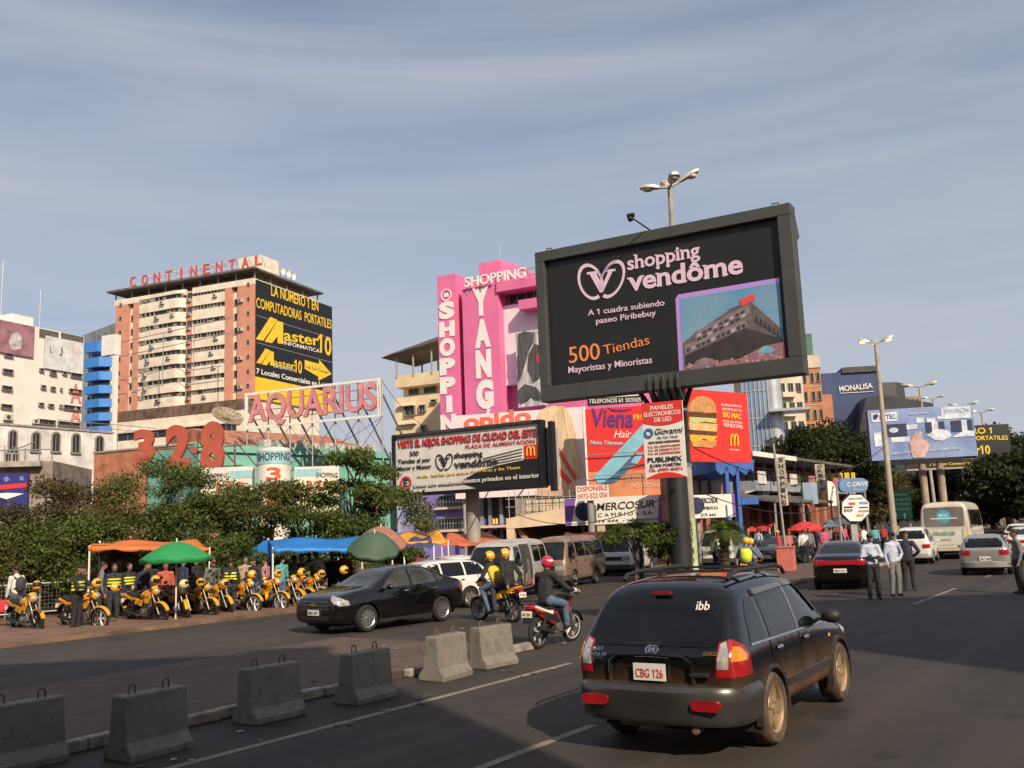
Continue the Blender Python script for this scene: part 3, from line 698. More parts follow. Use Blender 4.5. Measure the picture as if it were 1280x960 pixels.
# ---- pink shopping centre
PINK = mat('pink_paint', (.72, .17, .36), .6, 0, .10, .35); LPINK = mat('white_pink_panel', (.78, .70, .74), .5, 0, .08, .5)
loc = at(546, 346, 76); zt = loc.z; loc.z = 0
t = T('pink_mall', 'bright pink shopping centre with tall white letters on two columns', 'building', loc, R(-27))
X = lambda px, py=420, y=0.: t.xz(px, py, y)[0]
Z = lambda px, py, y=0.: t.xz(px, py, y)[1]
xc1 = X(571); xc2a, xc2b = X(579), X(624); xe = X(760)
t.part('column', PINK, MB().box(0, 0, 0, xc1, 6, zt)); zc2 = Z(600, 358)
t.part('column', PINK, MB().box(xc2a, 0, 0, xc2b, 3, zc2))
t.part('wall', PINK, MB().box(xc1, 1.6, 0, xe, 16, Z(640, 365, 1.5)))
t.part('cornice', PINK, MB().box(xc2b, -.2, Z(650, 361), xe, 3, Z(650, 350)))
t.part('roof_house', PINK, MB().prism([(X(572), 4), (X(572), 10), (X(606), 10), (X(608), 7), (X(600), 4)], zt - 3, Z(590, 331, 4), 'xy'))
mb = MB().box(X(628), 1.45, Z(650, 377, 1.5), xe - 1, 1.6, Z(650, 364, 1.5), 0)
for q in range(12): x = X(628) + q * .75; mb.box(x, 1.38, Z(650, 377, 1.5), x + .08, 1.45, Z(650, 364, 1.5), 1)
t.part('window', [GLASS, WINF], mb)
t.panel('hood', PINK, 648, 372, 690, 384, -.4, 2)
t.panel('panel', LPINK, 627, 378, 690, 479, .9, .7)
mb = MB()
for q in range(22): z = zt - 3 - q * .85; mb.box(xc1 + .1, 1.4, z, xc2a - .05, 1.55, z + .45)
t.part('window', GLASS, mb)
def box_letter(t, c, xl, yt, xr, yb, m, y=-.06, bold=.05, th=.06):
    x0, z0, x1, z1 = t.rect(xl, yt, xr, yb, y); b_ = bold * .6; cp = capheight(); h = (z1 - z0) * cp / (cp + 2 * b_); return letters(t, c, x0, z0 + b_ * h / cp, x1, z0 + b_ * h / cp, h, m, y=y, th=th, bold=bold, name='letter')
for k, (c, yt, yb) in enumerate((('S', 377, 398.5), ('H', 401.5, 421), ('O', 423, 445), ('P', 447.5, 468.5), ('P', 471, 492), ('I', 494.5, 515.5), ('N', 518, 540))):
    e = k * .35; box_letter(t, c, (548.5 if c != 'I' else 556) + e, yt, (567.5 if c != 'I' else 563) + e, yb, LWHITE, bold=.11)
for c, xl, yt, xr, yb in (('Y', 591, 359.5, 610, 395), ('A', 593, 399, 612.5, 434.5), ('N', 594.5, 437, 613.5, 472.5), ('G', 595, 475, 616.5, 511)): box_letter(t, c, xl, yt, xr, yb, LWHITE, bold=.115)
t.poly('letter', LWHITE, [(609, 511), (613, 511), (611, 517), (608, 517)], -.06, .06)
x, z = t.xz(558, 369); t.part('emblem', LWHITE, MB().lathe([(.42, 0), (.52, 0), (.52, -.05), (.42, -.05)], (x, -.02, z), 'y', 20, closed=True).box(x - .2, -.06, z - .15, x + .2, -.01, z + .15))
s = T('rooftop_sign', 'white letters SHOPPING on a frame along the pink roof edge', 'sign', t.M @ V((0, -.3, 0)), t.rz)
x0, z0 = s.xz(581, 359); x1, z1 = s.xz(657, 346); zb = (z0 + z1) / 2; h = s.xz(620, 340)[1] - s.xz(620, 352)[1]
letters(s, 'SHOPPING', x0, zb, x1, zb, h, LWHITE, th=.15, bold=.02)
mb = MB().box(x0, .2, zb + .1, x1 + 4, .25, zb + .16).box(x0, .2, zb + h * .8, x1 + 4, .25, zb + h * .8 + .06)
for q in range(8): x = x0 + (x1 + 4 - x0) * q / 7; mb.cyl((x, .25, zb - .5), (x, .25, zb + h), .035, n=5).cyl((x, .25, zb + h * .8), (x, 1.5, zb - .2), .03, n=5)
s.part('frame', STEEL, mb)
t.part('antenna', STEEL, MB().cyl((X(586), 6, zt), (X(586), 6, zt + 4), .04, n=5))
b = T('poster', 'crumpled black and white fashion poster hung on the pink mall', 'poster', t.M @ V((0, -.25, 0)), t.rz)
x0, z0, x1, z1 = b.rect(646, 413, 700, 507)
mb = MB(); rnd = random.Random(8); n = 10
vs = []; 
for i in range(n + 1):
    for j in range(n + 1): vs.append((x0 + (x1 - x0) * i / n, rnd.uniform(-.08, .08), z0 + (z1 - z0) * j / n))
mb.add(vs, [(i * (n + 1) + j, (i + 1) * (n + 1) + j, (i + 1) * (n + 1) + j + 1, i * (n + 1) + j + 1) for i in range(n) for j in range(n)])
o = mb.build('sheet', mat('poster_print', (.66, .64, .62), .5, 0, .45, 2.2, col2=(.30, .29, .29), stretch=(1.2, 1, .3)), b); sm = o.modifiers.new('thickness', 'SOLIDIFY'); sm.thickness = .02
PD = mat('poster_black', (.03, .03, .03), .5, 0, .5, 2.5, col2=(.12, .12, .12), stretch=(2, 1, .3))
b.poly('picture', PD, [(648, 417), (656, 414), (668, 416), (666, 428), (660, 440), (657, 452), (652, 470), (647, 478)], -.12, .03); b.poly('picture', PD, [(662, 440), (668, 430), (676, 432), (676, 470), (668, 476), (660, 462)], -.12, .03); b.poly('picture', PD, [(647, 488), (656, 480), (670, 484), (676, 492), (676, 500), (664, 496), (652, 504), (647, 500)], -.12, .03); b.poly('picture', mat('poster_red', (.5, .05, .08), .5, 0, .1), [(670, 444), (676, 442), (676, 452), (671, 454)], -.15, .03)
# ================================================================ hoardings, the LED board and the street front behind the vans
VRED = mat('print_red', (.68, .035, .03), .5, 0, .06, .6)
PWHITE = mat('print_white', (.76, .74, .70), .5, 0, .08, .6)
DKGREY = mat('board_grey', (.06, .064, .062), .6, .1, .15, .7)
GREYP = mat('pole_grey', (.34, .34, .33), .6, .2, .2, .8)
def vpost(s, px, py_top, y=.2, r=.12, base=0, m=None, name='post'):
    x, z = s.xz(px, py_top, y); return MB().cyl((x, y, base), (x, y, z), r, n=16).build(name, m or GREYP, s, smooth=True)
# serifed logo letters made of strokes: stem bars with slab feet
def slab(s, body, xl, yl, xr, yr, hpx, m, y=-.03, th=.03, bold=.03, **k):
    """lettering with slab serifs added at the feet and heads of its stems"""
    o = plet(s, body, xl, yl, xr, yr, hpx, m, y=y, th=th, bold=bold, **k)
    co = [v.co for v in o.data.vertices]
    x0, z0 = s.xz(xl, yl, y); x1, z1 = s.xz(xr, yr, y); L_ = math.hypot(x1 - x0, z1 - z0); ca, sa = (x1 - x0) / L_, (z1 - z0) / L_
    h = s.xz((xl + xr) / 2, (yl + yr) / 2 - hpx, y)[1] - s.xz((xl + xr) / 2, (yl + yr) / 2, y)[1]
    # widths of every character
    bold *= .6; tot, _ = text_mesh(body, bold); xa = min(v.x for v in tot); xb = max(v.x for v in tot); sx = L_ / (xb - xa); cap = capheight(); sy = h / cap
    bm = bmesh.new(); bm.from_mesh(o.data)
    def bar(a0, a1, b0, b1):
        P = [(x0 + a * ca - b * sa, z0 + a * sa + b * ca) for a, b in ((a0, b0), (a1, b0), (a1, b1), (a0, b1))]
        v = [bm.verts.new((p[0], yy, p[1])) for yy in (y - .004, y + th) for p in P]
        for f in ((0, 1, 2, 3), (0, 4, 5, 1), (1, 5, 6, 2), (2, 6, 7, 3), (3, 7, 4, 0)): bm.faces.new([v[i] for i in f])
    st = .085 * cap * sx * 1.5; sb = .085 * h; xh = .74 * h
    for i, c in enumerate(body):
        if c not in 'hpnmdviI': continue
        pre, _ = text_mesh(body[:i + 1], bold); one, _ = text_mesh(c, bold)
        e = (max(v.x for v in pre) - xa) * sx; w = (max(v.x for v in one) - min(v.x for v in one)) * sx; b_ = e - w
        sw = .2 * h
        if c in 'hnm': bar(b_ - sw * .3, b_ + sw * 1.1, 0, sb); bar(e - sw * 1.1, e + sw * .3, 0, sb)
        if c == 'm': bar(b_ + w / 2 - sw * .7, b_ + w / 2 + sw * .7, 0, sb)
        if c == 'h': bar(b_ - sw * .4, b_ + sw * .4, h * 1.0 - sb * .3, h * 1.0 + sb * .7)
        if c in 'nmp': bar(b_ - sw * .4, b_ + sw * .4, xh - sb, xh)
        if c == 'p': bar(b_ - sw * .3, b_ + sw * 1.1, -.29 * h, -.29 * h + sb)
        if c == 'd': bar(e - sw * .6, e + sw * .3, 0, sb); bar(e - sw * 1.1, e - sw * .3, h * 1.0 - sb * .3, h + sb * .7)
        if c == 'v': bar(b_ - sw * .3, b_ + sw * .9, xh - sb, xh); bar(e - sw * .9, e + sw * .3, xh - sb, xh)
        if c == 'i': bar(b_ - sw * .4, e + sw * .4, 0, sb); bar(b_ - sw * .4, b_ + sw * .4, xh - sb, xh)
    bm.to_mesh(o.data); bm.free(); return o
def heart_logo(s, cx, cy, w, h, tilt, m, y=-.03, th=.03, lw=.09):
    """two tilted ring petals forming a heart with a serif V inside"""
    mb = MB()
    def P(a, b): # logo units -> local
        X_, Z_ = a * w / 2, b * h / 2; q = s.xz(cx + X_, cy - Z_ + tilt * X_, y); return q
    def ring(c, rx, rz, ang, open0):
        n = 30; o_, i_ = [], []
        for k in range(n + 1):
            t_ = open0 + (2 * math.pi - .5) * k / n
            for lst, e in ((o_, 1.), (i_, 1 - lw * 2)):
                a, b = rx * e * math.cos(t_), rz * e * math.sin(t_); lst.append(P(c[0] + a * math.cos(ang) - b * math.sin(ang), c[1] + a * math.sin(ang) + b * math.cos(ang)))
        for k in range(n):
            A, B_, C_, D_ = o_[k], o_[k + 1], i_[k + 1], i_[k]
            mb.add([(p[0], yy, p[1]) for yy in (y, y + th) for p in (A, B_, C_, D_)], [(0, 1, 2, 3), (0, 4, 5, 1), (2, 6, 7, 3)])
    ring((-.46, 0), .52, 1.0, .26, -1.05 + .3); ring((.46, 0), .52, 1.0, -.26, math.pi + 1.05 - .3 - (2 * math.pi - .5))
    for poly in ([(-.62, .52), (-.12, .52), (-.12, .40), (-.22, .40), (.04, -.30), (-.06, -.62), (-.5, .40), (-.62, .40)], [(.14, .52), (.6, .52), (.6, .40), (.48, .40), (.06, -.62), (-.06, -.62), (.04, -.3), (.3, .40), (.14, .40)]):
        mb.prism([P(a, b) for a, b in poly], y, y + th)
    return mb.build('logo', m, s)

# ---- the LED board
zl, zr = 38.6, 33.4
a = at(668, 318, zl); b2 = at(987, 250, zr)
rz = math.atan2(b2.y - a.y, b2.x - a.x)
s = T('led_billboard', 'huge dark LED board on a black column advertising a shopping centre', 'billboard', V((a.x, a.y, 0)), rz)
W = math.hypot(b2.x - a.x, b2.y - a.y)
zt = (s.xz(668, 318)[1] + s.xz(987, 250)[1]) / 2; zb = (s.xz(677, 503)[1] + s.xz(1004, 466)[1]) / 2
print('LED', W, zt, zb, s.xz(668, 318), s.xz(987, 250), s.xz(677, 503), s.xz(1004, 466))
bz = .45
s.part('bezel', DKGREY, MB().box(0, 0, zb, W, .75, zb + .62).box(0, 0, zt - bz, W, .75, zt).box(0, 0, zb + .62, .42, .75, zt - bz).box(W - .52, 0, zb + .62, W, .75, zt - bz), bevel=.03)
SCR = mat('led_black', (.014, .014, .013), .45, 0, .15, .5)
s.part('screen', SCR, MB().box(.42, .24, zb + .62, W - .52, .6, zt - bz))
s.part('back_box', DKGREY, MB().box(.25, .75, zb + .2, W - .25, 1.15, zt - .2).prism([(1.15, zt - .1), (1.15, zt - 1.2), (1.7, zt - .9)], W - 1.4, W - .1, 'yz'))
for x in (.55, W - .6): s.part('lifting_eye', BLACKM, MB().tube([(x - .12, .3, zt), (x - .12, .3, zt + .16), (x + .12, .3, zt + .16), (x + .12, .3, zt)], .025, 6))
LEDP = mat('led_pink', (.50, .36, .42), .5, 0, 0, emit=.42); LEDO = mat('led_orange', (.62, .20, .06), .5, 0, 0, emit=.3); LEDV = mat('led_violet', (.34, .20, .50), .5, 0, 0, emit=.3); LEDB = mat('led_glow_blue', (.02, .015, .09), .5, 0, .0, emit=.35)
ys = .20
slab(s, 'shopping', 784.5, 337.5, 875, 320, 17, LEDP, y=ys, bold=.03, th=.02)
slab(s, 'vendôme', 786, 363.5, 929, 340.5, 23, LEDP, y=ys, bold=.045, th=.02)
heart_logo(s, 751.5, 350.5, 58, 48, -.13, LEDP, y=ys)
plet(s, 'A 1 cuadra subiendo', 735, 394.5, 830.5, 381.5, 7, LEDP, y=ys, bold=.012)
plet(s, 'paseo Piribebuy', 745, 404.7, 820, 394, 7, LEDP, y=ys, bold=.012)
plet(s, '500', 711.5, 454, 750, 448.5, 20, LEDO, y=ys)
plet(s, 'Tiendas', 755, 443.5, 812, 430, 12, LEDO, y=ys, bold=-.008)
plet(s, 'Mayoristas y Minoristas', 710.5, 466.5, 815, 453.5, 8, LEDP, y=ys, bold=.01)
pic = [(848, 371), (974, 350), (981.5, 449), (853, 464.5)]
def lerp2(u, v):
    a_ = [pic[0][i] + (pic[1][i] - pic[0][i]) * u for i in (0, 1)]; b_ = [pic[3][i] + (pic[2][i] - pic[3][i]) * u for i in (0, 1)]
    return tuple(a_[i] + (b_[i] - a_[i]) * v for i in (0, 1))
def pp(name, m, pts, y): return s.poly(name, m, [lerp2(u, v) for u, v in pts], y, .012)
pp('picture_border', LEDV, [(-.03, .02), (0, -.03), (1, -.03), (1, 1), (.02, 1), (-.03, 1)], .225)
SKYB = mat('led_sky', (.08, .25, .40), .5, 0, .5, .5, col2=(.22, .32, .42), emit=.12)
pp('picture_sky', SKYB, [(.01, .03), (1, .03), (1, .98), (.01, .98)], .212)
GRB = mat('led_building', (.08, .065, .065), .5, 0, .6, 2.5, col2=(.16, .13, .13), emit=.1); DKB = mat('led_dark', (.02, .02, .02), .5, 0, .5, 2, col2=(.05, .04, .04), emit=.2)
PKB = mat('led_pale', (.26, .20, .22), .5, 0, .6, 3, col2=(.14, .09, .1), emit=.15)
pp('picture_building', GRB, [(.02, .62), (.16, .5), (.4, .34), (.5, .26), (.7, .2), (.99, .62), (.99, .95), (.02, .95)], .200)
pp('picture_building', PKB, [(.14, .50), (.68, .24), (.70, .36), (.14, .64)], .188)
pp('picture_building', PKB, [(.03, .66), (.64, .42), (.66, .52), (.03, .78)], .188)
pp('picture_building', DKB, [(.03, .80), (.64, .54), (.99, .74), (.99, .9), (.03, .95)], .192)
pp('picture_building', GRB, [(.72, .26), (.98, .62), (.98, .72), (.72, .46)], .186)
WN = mat('led_window', (.05, .045, .05), .5, 0, .3, 3, emit=.1); WL = mat('led_white', (.40, .34, .36), .5, 0, .3, 5, emit=.2)
for r_ in range(2):
    for q in range(9):
        u = .16 + .055 * q; v = .545 + r_ * .05 - (u - .14) * .48; pp('picture_window', WN if (q + r_) % 3 else WL, [(u, v), (u + .04, v - .019), (u + .04, v + .016), (u, v + .035)], .184)
for q in range(12): u = .05 + .05 * q; v = .735 - (u - .03) * .39; pp('picture_window', WL if q % 4 == 1 else WN, [(u, v - .02), (u + .035, v - .034), (u + .035, v + .01), (u, v + .024)], .184)
for q in range(6): u = .74 + .04 * q; v = .42 + (u - .72) * 1.1; pp('picture_window', WN, [(u, v - .05), (u + .025, v - .02), (u + .025, v + .06), (u, v + .03)], .182)
rq = random.Random(5)
for q in range(26): u = rq.uniform(.05, .96); v = rq.uniform(.88, .97); pp('picture_crowd', [WL, WN, MATS['led_violet'], LEDO][q % 4], [(u, v), (u + .02, v), (u + .02, v + .025), (u, v + .025)], .172)
pp('picture_sign', mat('led_red', (.45, .05, .05), .5, 0, 0, emit=.5), [(.60, .17), (.74, .11), (.75, .2), (.61, .26)], .180)
pp('picture_crowd', mat('led_crowd', (.3, .12, .12), .5, 0, .8, 9, col2=(.06, .05, .07), emit=.4), [(.03, .93), (.3, .9), (.55, .93), (.8, .8), (1, .78), (1, .99), (.03, .99)], .176)
pp('picture_umbrella', PKB, [(.10, .96), (.14, .88), (.22, .85), (.3, .88), (.34, .96)], .170); pp('picture_umbrella', mat('led_teal', (.12, .3, .36), .5, 0, .2, 3, emit=.4), [(.74, .88), (.78, .81), (.84, .8), (.9, .85), (.88, .9)], .170)
mb = MB()
for k in range(5):
    x = s.xz(812 + k * 9, 478)[0]; mb.prism([(-.12, zb + .35), (-.02, zb + .55), (.2, zb + .2), (.5, zb - .5), (.3, zb - .5), (-.1, zb - .02)], x - .05, x + .05, 'yz')
s.part('bracket', DKGREY, mb)
x, _ = s.xz(843, 560, 1.6); COLM = mat('column_black', (.03, .032, .032), .5, .2, .2, .7)
s.part('column', COLM, MB().cyl((x, 1.6, 0), (x, 1.6, zt - 1), .42, n=24), smooth=True)
mb = MB()
for dx in (-.7, -.35, 0, .35, .7): mb.cyl((x + dx * .6, 1.35, zb - 1.1), (x + dx * 1.6, .9, zb + .2), .1, n=8)
s.part('strut', DKGREY, mb)
x1_, z1_ = s.xz(817, 285, .4); x2_, z2_ = s.xz(788, 271, -1.1)
s.part('camera_arm', BLACKM, MB().cyl((x1_, .4, z1_ - .2), (x2_, -1.1, z2_), .03, n=8).ball((x2_, -1.1, z2_ - .08), .12).cyl((x2_ - .12, -1.1, z2_ + .05), (x2_ + .16, -1.1, z2_ + .05), .09, n=10))
LEDT = s
# ---- lamp mast behind it, painted at the foot
c = at(868, 640, 38.2)
s = T('lamp_mast', 'tall concrete lamp mast with four lamp heads rising above the LED board', 'street lamp', V((c.x, c.y, 0)), math.atan2(c.y, c.x) - math.pi / 2)
ztop = s.xz(838, 233)[1]
xb = s.xz(865, 690)[0]; xt = s.xz(837, 232)[0]
CONCP = mat('mast_concrete', (.42, .36, .29), .8, 0, .2, 1.2, bump=.25)
s.part('mast', CONCP, MB().cyl((xb, 0, 0), (xt, 0, ztop), .21, .10, n=16), smooth=True)
def on_mast(py): z = s.xz(860, py)[1]; k = z / ztop; return xb + (xt - xb) * k, z, .21 + (.1 - .21) * k
x, z, r = on_mast(648); s.part('painted_band', mat('mast_green', (.45, .55, .32), .7, 0, .2, 2), MB().cyl((xb, 0, .02), (x, 0, z), .222, r + .012, n=16), smooth=True)
for k, ch in enumerate('AGUAYITO'):
    x, z, r = on_mast(657 + k * 6.6); letters(s, ch, x - .075, z, x + .075, z, .17, mat('mast_letter', (.12, .05, .04), .7, 0, .1), y=-r - .03, th=.02, bold=.02, name='letter')
LHEAD = mat('lamp_grey', (.50, .48, .42), .5, .3, .15, 3); LLENS = mat('lamp_lens', (.62, .58, .48), .3, 0, .1, 2)
def lamp_head(s, x, z, ang, ln=1.5, up=.35, lens=None, sc=1.):
    """arm with a tapered street lamp head at its end"""
    ca, sa = math.cos(ang), math.sin(ang)
    p = lambda d, h, w=0: (x + ca * d - sa * w, sa * d + ca * w, z + h)
    a_ = MB().cyl(p(0, 0), p(ln * .45, up * .6), .05 * sc, n=8).build('arm', LHEAD, s)
    mb = MB(); secs = [(ln * .35, .09, .09), (ln * .55, .17, .15), (ln * .8, .2, .16), (ln, .13, .1)]
    rings = []
    for d, w, hh in secs:
        h0 = up * d / ln * 1.2; rings.append([p(d, h0 - .02, -w * sc), p(d, h0 - .02, w * sc), p(d, h0 + hh * sc * .7, w * .8 * sc), p(d, h0 + hh * sc, 0), p(d, h0 + hh * sc * .7, -w * .8 * sc)])
    vs = [q for r_ in rings for q in r_]; fs = [(i * 5 + k, i * 5 + (k + 1) % 5, i * 5 + 5 + (k + 1) % 5, i * 5 + 5 + k) for i in range(3) for k in range(5)] + [(4, 3, 2, 1, 0), (15, 16, 17, 18, 19)]
    mb.add(vs, fs); h = mb.build('lamp_head', LHEAD, s, smooth=True)
    lb = MB(); d0, d1 = ln * .55, ln * .92
    lb.ball(p((d0 + d1) / 2, up * .9 - .04), ((d1 - d0) / 2 * abs(ca) + .14 * abs(sa) * sc, (d1 - d0) / 2 * abs(sa) + .14 * abs(ca) * sc, .10 * sc), 12, 8)
    lb.build('lens', lens or LLENS, h, smooth=True)
for q in (R(8), R(100), R(176), R(-78)): lamp_head(s, xt, ztop - .05, q, 1.25, .55 if q in (R(8), R(100)) else .1, sc=1.25)
# ---- paneles sign on the mast
a = at(802.5, 505, 36.3); b2 = at(852, 500, 35.6); zt = a.z
s = T('panel_sign', 'white sign with red curved ends advertising LED panels beside the black column', 'sign', V((a.x, a.y, 0)), math.atan2(b2.y - a.y, b2.x - a.x))
x0, z0, x1, z1 = s.rect(804.5, 502, 855.5, 597.5)
s.part('panel', PWHITE, MB().box(x0, 0, z0, x1, .1, z1))
wx = x1 - x0; curve = [(x0 + wx * q / 12, z1 - (z1 - z0) * (.275 - .08 * (1 - (2 * q / 12 - 1) ** 2) * -1) if False else z1 - (z1 - z0) * (.26 + .05 * (1 - (2 * q / 12 - 1) ** 2))) for q in range(13)]
s.part('header', VRED, MB().prism([(x0, z1)] + curve + [(x1, z1)], -.02, .0))
curve = [(x0 + wx * q / 12, z0 + (z1 - z0) * .075 * (1 - (2 * q / 12 - 1) ** 2)) for q in range(13)]
s.part('footer', VRED, MB().prism(curve, -.02, .0))
def row(t_, body, fy, f0, f1, hh, m, **k):
    zz_ = z1 - (z1 - z0) * fy; return letters(t_, body, x0 + wx * f0, zz_, x0 + wx * f1, zz_, (z1 - z0) * hh, m, y=-.035, th=.02, **k)
row(s, 'PANELES', .10, .22, .78, .055, PWHITE, bold=.02); row(s, 'ELECTRONICOS', .18, .05, .95, .055, PWHITE, bold=.02); row(s, 'DE LED', .26, .3, .72, .055, PWHITE, bold=.02)
row(s, 'Giovanni', .425, .28, .95, .075, DARKL, shear=.3); row(s, 'Sky Key Visual', .48, .35, .85, .03, mat('letter_grey', (.3, .3, .3), .5, 0, 0), shear=.2)
row(s, 'GIOVANNI NORONHA', .54, .12, .9, .028, DARKL)
for k, tx in enumerate(('Tel. 55 (45)99142099', 'Tel. 55 (45)30714117', 'Tel. 55 (45)98282280')): row(s, tx, .595 + k * .045, .1, .9, .026, ORLET)
row(s, 'PUBLIMIX', .785, .08, .92, .06, DARKL, bold=.02); row(s, 'JUAN MARTIN', .85, .12, .88, .04, DARKL); row(s, 'CEL. (0981) 404074', .905, .1, .92, .036, ORLET)
s.part('emblem', mat('emblem_blue', (.05, .15, .4), .4, 0, 0), MB().lathe([(.10, 0), (.19, 0), (.19, -.02), (.10, -.02)], (x0 + wx * .14, -.02, z1 - (z1 - z0) * .40), 'y', 16, closed=True))
s.part('clamp', STEEL, MB().box(x0 + .1, .1, z1 - .4, x1 + .1, .5, z1 - .3).box(x0 + .1, .1, z0 + .4, x1 + .1, .5, z0 + .5))
# ---- red burger billboard
a = at(858, 484, 44); b2 = at(933.5, 493, 46.6)
s = T('burger_billboard', 'red billboard with a double burger and yellow arches behind the lamp mast', 'billboard', V((a.x, a.y, 0)), math.atan2(b2.y - a.y, b2.x - a.x))
x0, z0, x1, z1 = s.rect(860, 489, 936.5, 577.5)
s.part('panel', VRED, MB().box(x0, 0, z0, x1, .25, z1))
BUN = mat('bun_print', (.62, .30, .10), .5, 0, .25, 2.5); BUNL = mat('bun_light', (.72, .45, .20), .5, 0, .2, 2); PATTY = mat('patty_print', (.15, .05, .025), .5, 0, .4, 6); LETT = mat('lettuce_print', (.25, .42, .08), .5, 0, .5, 7, col2=(.6, .55, .25)); CHEE = mat('cheese_print', (.8, .42, .04), .5, 0, .1)
dome = [(878 + 17.5 * math.cos(q * math.pi / 12), 513 - 18 * math.sin(q * math.pi / 12)) for q in range(13)]
s.poly('burger_bun', BUN, dome + [(861, 516), (896, 516)], -.03, .03)
s.poly('burger_patty', PATTY, [(861, 514), (895, 517), (896, 524), (862, 522)], -.04, .03)
s.poly('burger_lettuce', LETT, [(862, 521), (896, 523), (895, 529), (880, 527), (870, 530), (862, 528)], -.05, .03)
s.poly('burger_bun', BUNL, [(861, 528), (897, 530), (896, 540), (862, 538)], -.045, .03)
s.poly('burger_patty', PATTY, [(862, 537), (896, 539.5), (896, 547), (863, 545)], -.055, .03)
s.poly('burger_cheese', CHEE, [(862, 543), (897, 545), (890, 553), (880, 548), (870, 554), (863, 550)], -.06, .03)
s.poly('burger_bun', BUN, [(863, 550), (896, 550), (895, 557), (890, 560), (866, 558)], -.05, .03)
mb = MB(); rnd = random.Random(2)
for q in range(36):
    a_ = rnd.uniform(.2, math.pi - .2); rr = rnd.uniform(.25, .95); x, z = s.xz(878 + 17 * rr * math.cos(a_), 513 - 17 * rr * math.sin(a_)); mb.ball((x, -.035, z), (.035, .02, .02), 6, 4)
s.part('sesame', BUNL, mb)
plet(s, 'ESTAS A POCOS', 902, 507, 927, 509.5, 2.7, PWHITE, y=-.03, bold=.01); plet(s, 'METROS DE TU', 903, 512.5, 927, 515, 3, PWHITE, y=-.03)
plet(s, 'BIG MAC', 904, 521, 927, 524, 6.5, YEL, y=-.03, bold=.02); plet(s, 'EN EL SHOPPING', 904, 527.5, 928, 530, 2.7, PWHITE, y=-.03); plet(s, 'VENDOME', 904, 533, 928.5, 536, 4.6, PWHITE, y=-.03)
mb = MB()
for sg in (-1, 1):
    pts = []
    for q in range(9):
        u = q / 8; pts.append(s.xz(918 + sg * (4.3 * u ** 1.0 if u < 1 else 4.3), 0)[0])
def arches(s, cx, by, w, h, m, y=-.05):
    mb = MB()
    for sg in (-1, 1):
        pts = []
        for q in range(13):
            a_ = math.pi * q / 12; px = cx + sg * (w / 4 - w / 4 * math.cos(a_)); py = by - h * math.sin(a_) ** .6; x, z = s.xz(px, py, y); pts.append((x, y, z))
        mb.tube(pts, abs(pts[0][0] - pts[-1][0]) * .16, 6)
    return mb.build('arches', m, s)
arches(s, 918, 557.5, 9, 14.5, YEL); plet(s, 'mc auto', 912.5, 562.5, 924, 563.5, 2.4, PWHITE, y=-.03)
s.part('frame', STEEL, MB().box(x0, .25, z0 + .2, x1, .34, z0 + .3).box(x0, .25, z1 - .3, x1, .34, z1 - .2))
s.part('post', GREYP, MB().cyl((x0 + .25, .45, 0), (x0 + .25, .45, z1 - .2), .13, n=12)); s.part('bracket', GREYP, MB().cyl((x1 - .9, .3, z0 + .4), (x1 - .9, 5.5, z0 + .1), .06, n=8).cyl((x0 + 1.2, .3, z0 + .4), (x0 + 1.2, 6, z0 + .1), .06, n=8))
# ---- Mercosur exchange signs
def merco(name, lab, px, z, rz, xl, yt, xr, yb, small):
    s = T(name, lab, 'sign', V((at(px, 640, z).x, z, 0)), rz)
    x0, z0, x1, z1 = s.rect(xl, yt, xr, yb); s.part('panel', PWHITE, MB().box(x0, 0, z0, x1, .3, z1)); return s, x0, z0, x1, z1
PURP = mat('sign_purple', (.22, .10, .40), .5, 0, .2, .8); NVY = mat('globe_navy', (.02, .03, .09), .4, 0, .3, 2)
s, x0, z0, x1, z1 = merco('exchange_sign', 'long white money exchange sign with a dark globe under the orange hair iron hoarding', 706, 57, R(-14), 706, 621, 829, 655, 0)
wx, hz = x1 - x0, z1 - z0
s.part('end_panel', PURP, MB().prism([(x0, z0), (x0, z1), (x0 + wx * .12, z1), (x0 + wx * .06, z0)], -.02, .0).prism([(x1, z0), (x1, z1), (x1 - wx * .03, z1), (x1 - wx * .06, z0)], -.02, .0))
s.part('globe', NVY, MB().lathe([(0, -.03), (hz * .34, -.03), (hz * .34, 0)], (x0 + wx * .2, -.01, z0 + hz * .5), 'y', 20))
letters(s, 'MERCOSUR', x0 + wx * .33, z0 + hz * .52, x0 + wx * .92, z0 + hz * .56, hz * .26, DARKL, y=-.03, bold=.02, shear=.2)
letters(s, 'C A M B I O S  S.A.', x0 + wx * .34, z0 + hz * .28, x0 + wx * .9, z0 + hz * .31, hz * .13, DARKL, y=-.03)
letters(s, '519 444  -  mercosur', x0 + wx * .3, z0 + hz * .07, x0 + wx * .95, z0 + hz * .09, hz * .1, DARKL, y=-.03)
for a_ in (.1, .9): s.part('bracket', STEEL, MB().box(x0 + wx * a_, .3, z0 + .1, x0 + wx * a_ + .1, 2.2, z0 + .2))
a = at(869, 618, 44.5); s = T('exchange_sign', 'short white money exchange sign with a purple edge under the blue awning', 'sign', V((a.x, a.y, 0)), R(12))
x0, z0, x1, z1 = s.rect(868, 618, 919, 647); wx, hz = x1 - x0, z1 - z0
s.part('panel', PWHITE, MB().box(x0, 0, z0, x1, .3, z1)); s.part('end_panel', PURP, MB().box(x1 - wx * .07, -.02, z0, x1, .0, z1)); s.part('globe', NVY, MB().lathe([(0, -.03), (hz * .36, -.03), (hz * .36, 0)], (x0 + .1, -.01, z0 + hz * .55), 'y', 20))
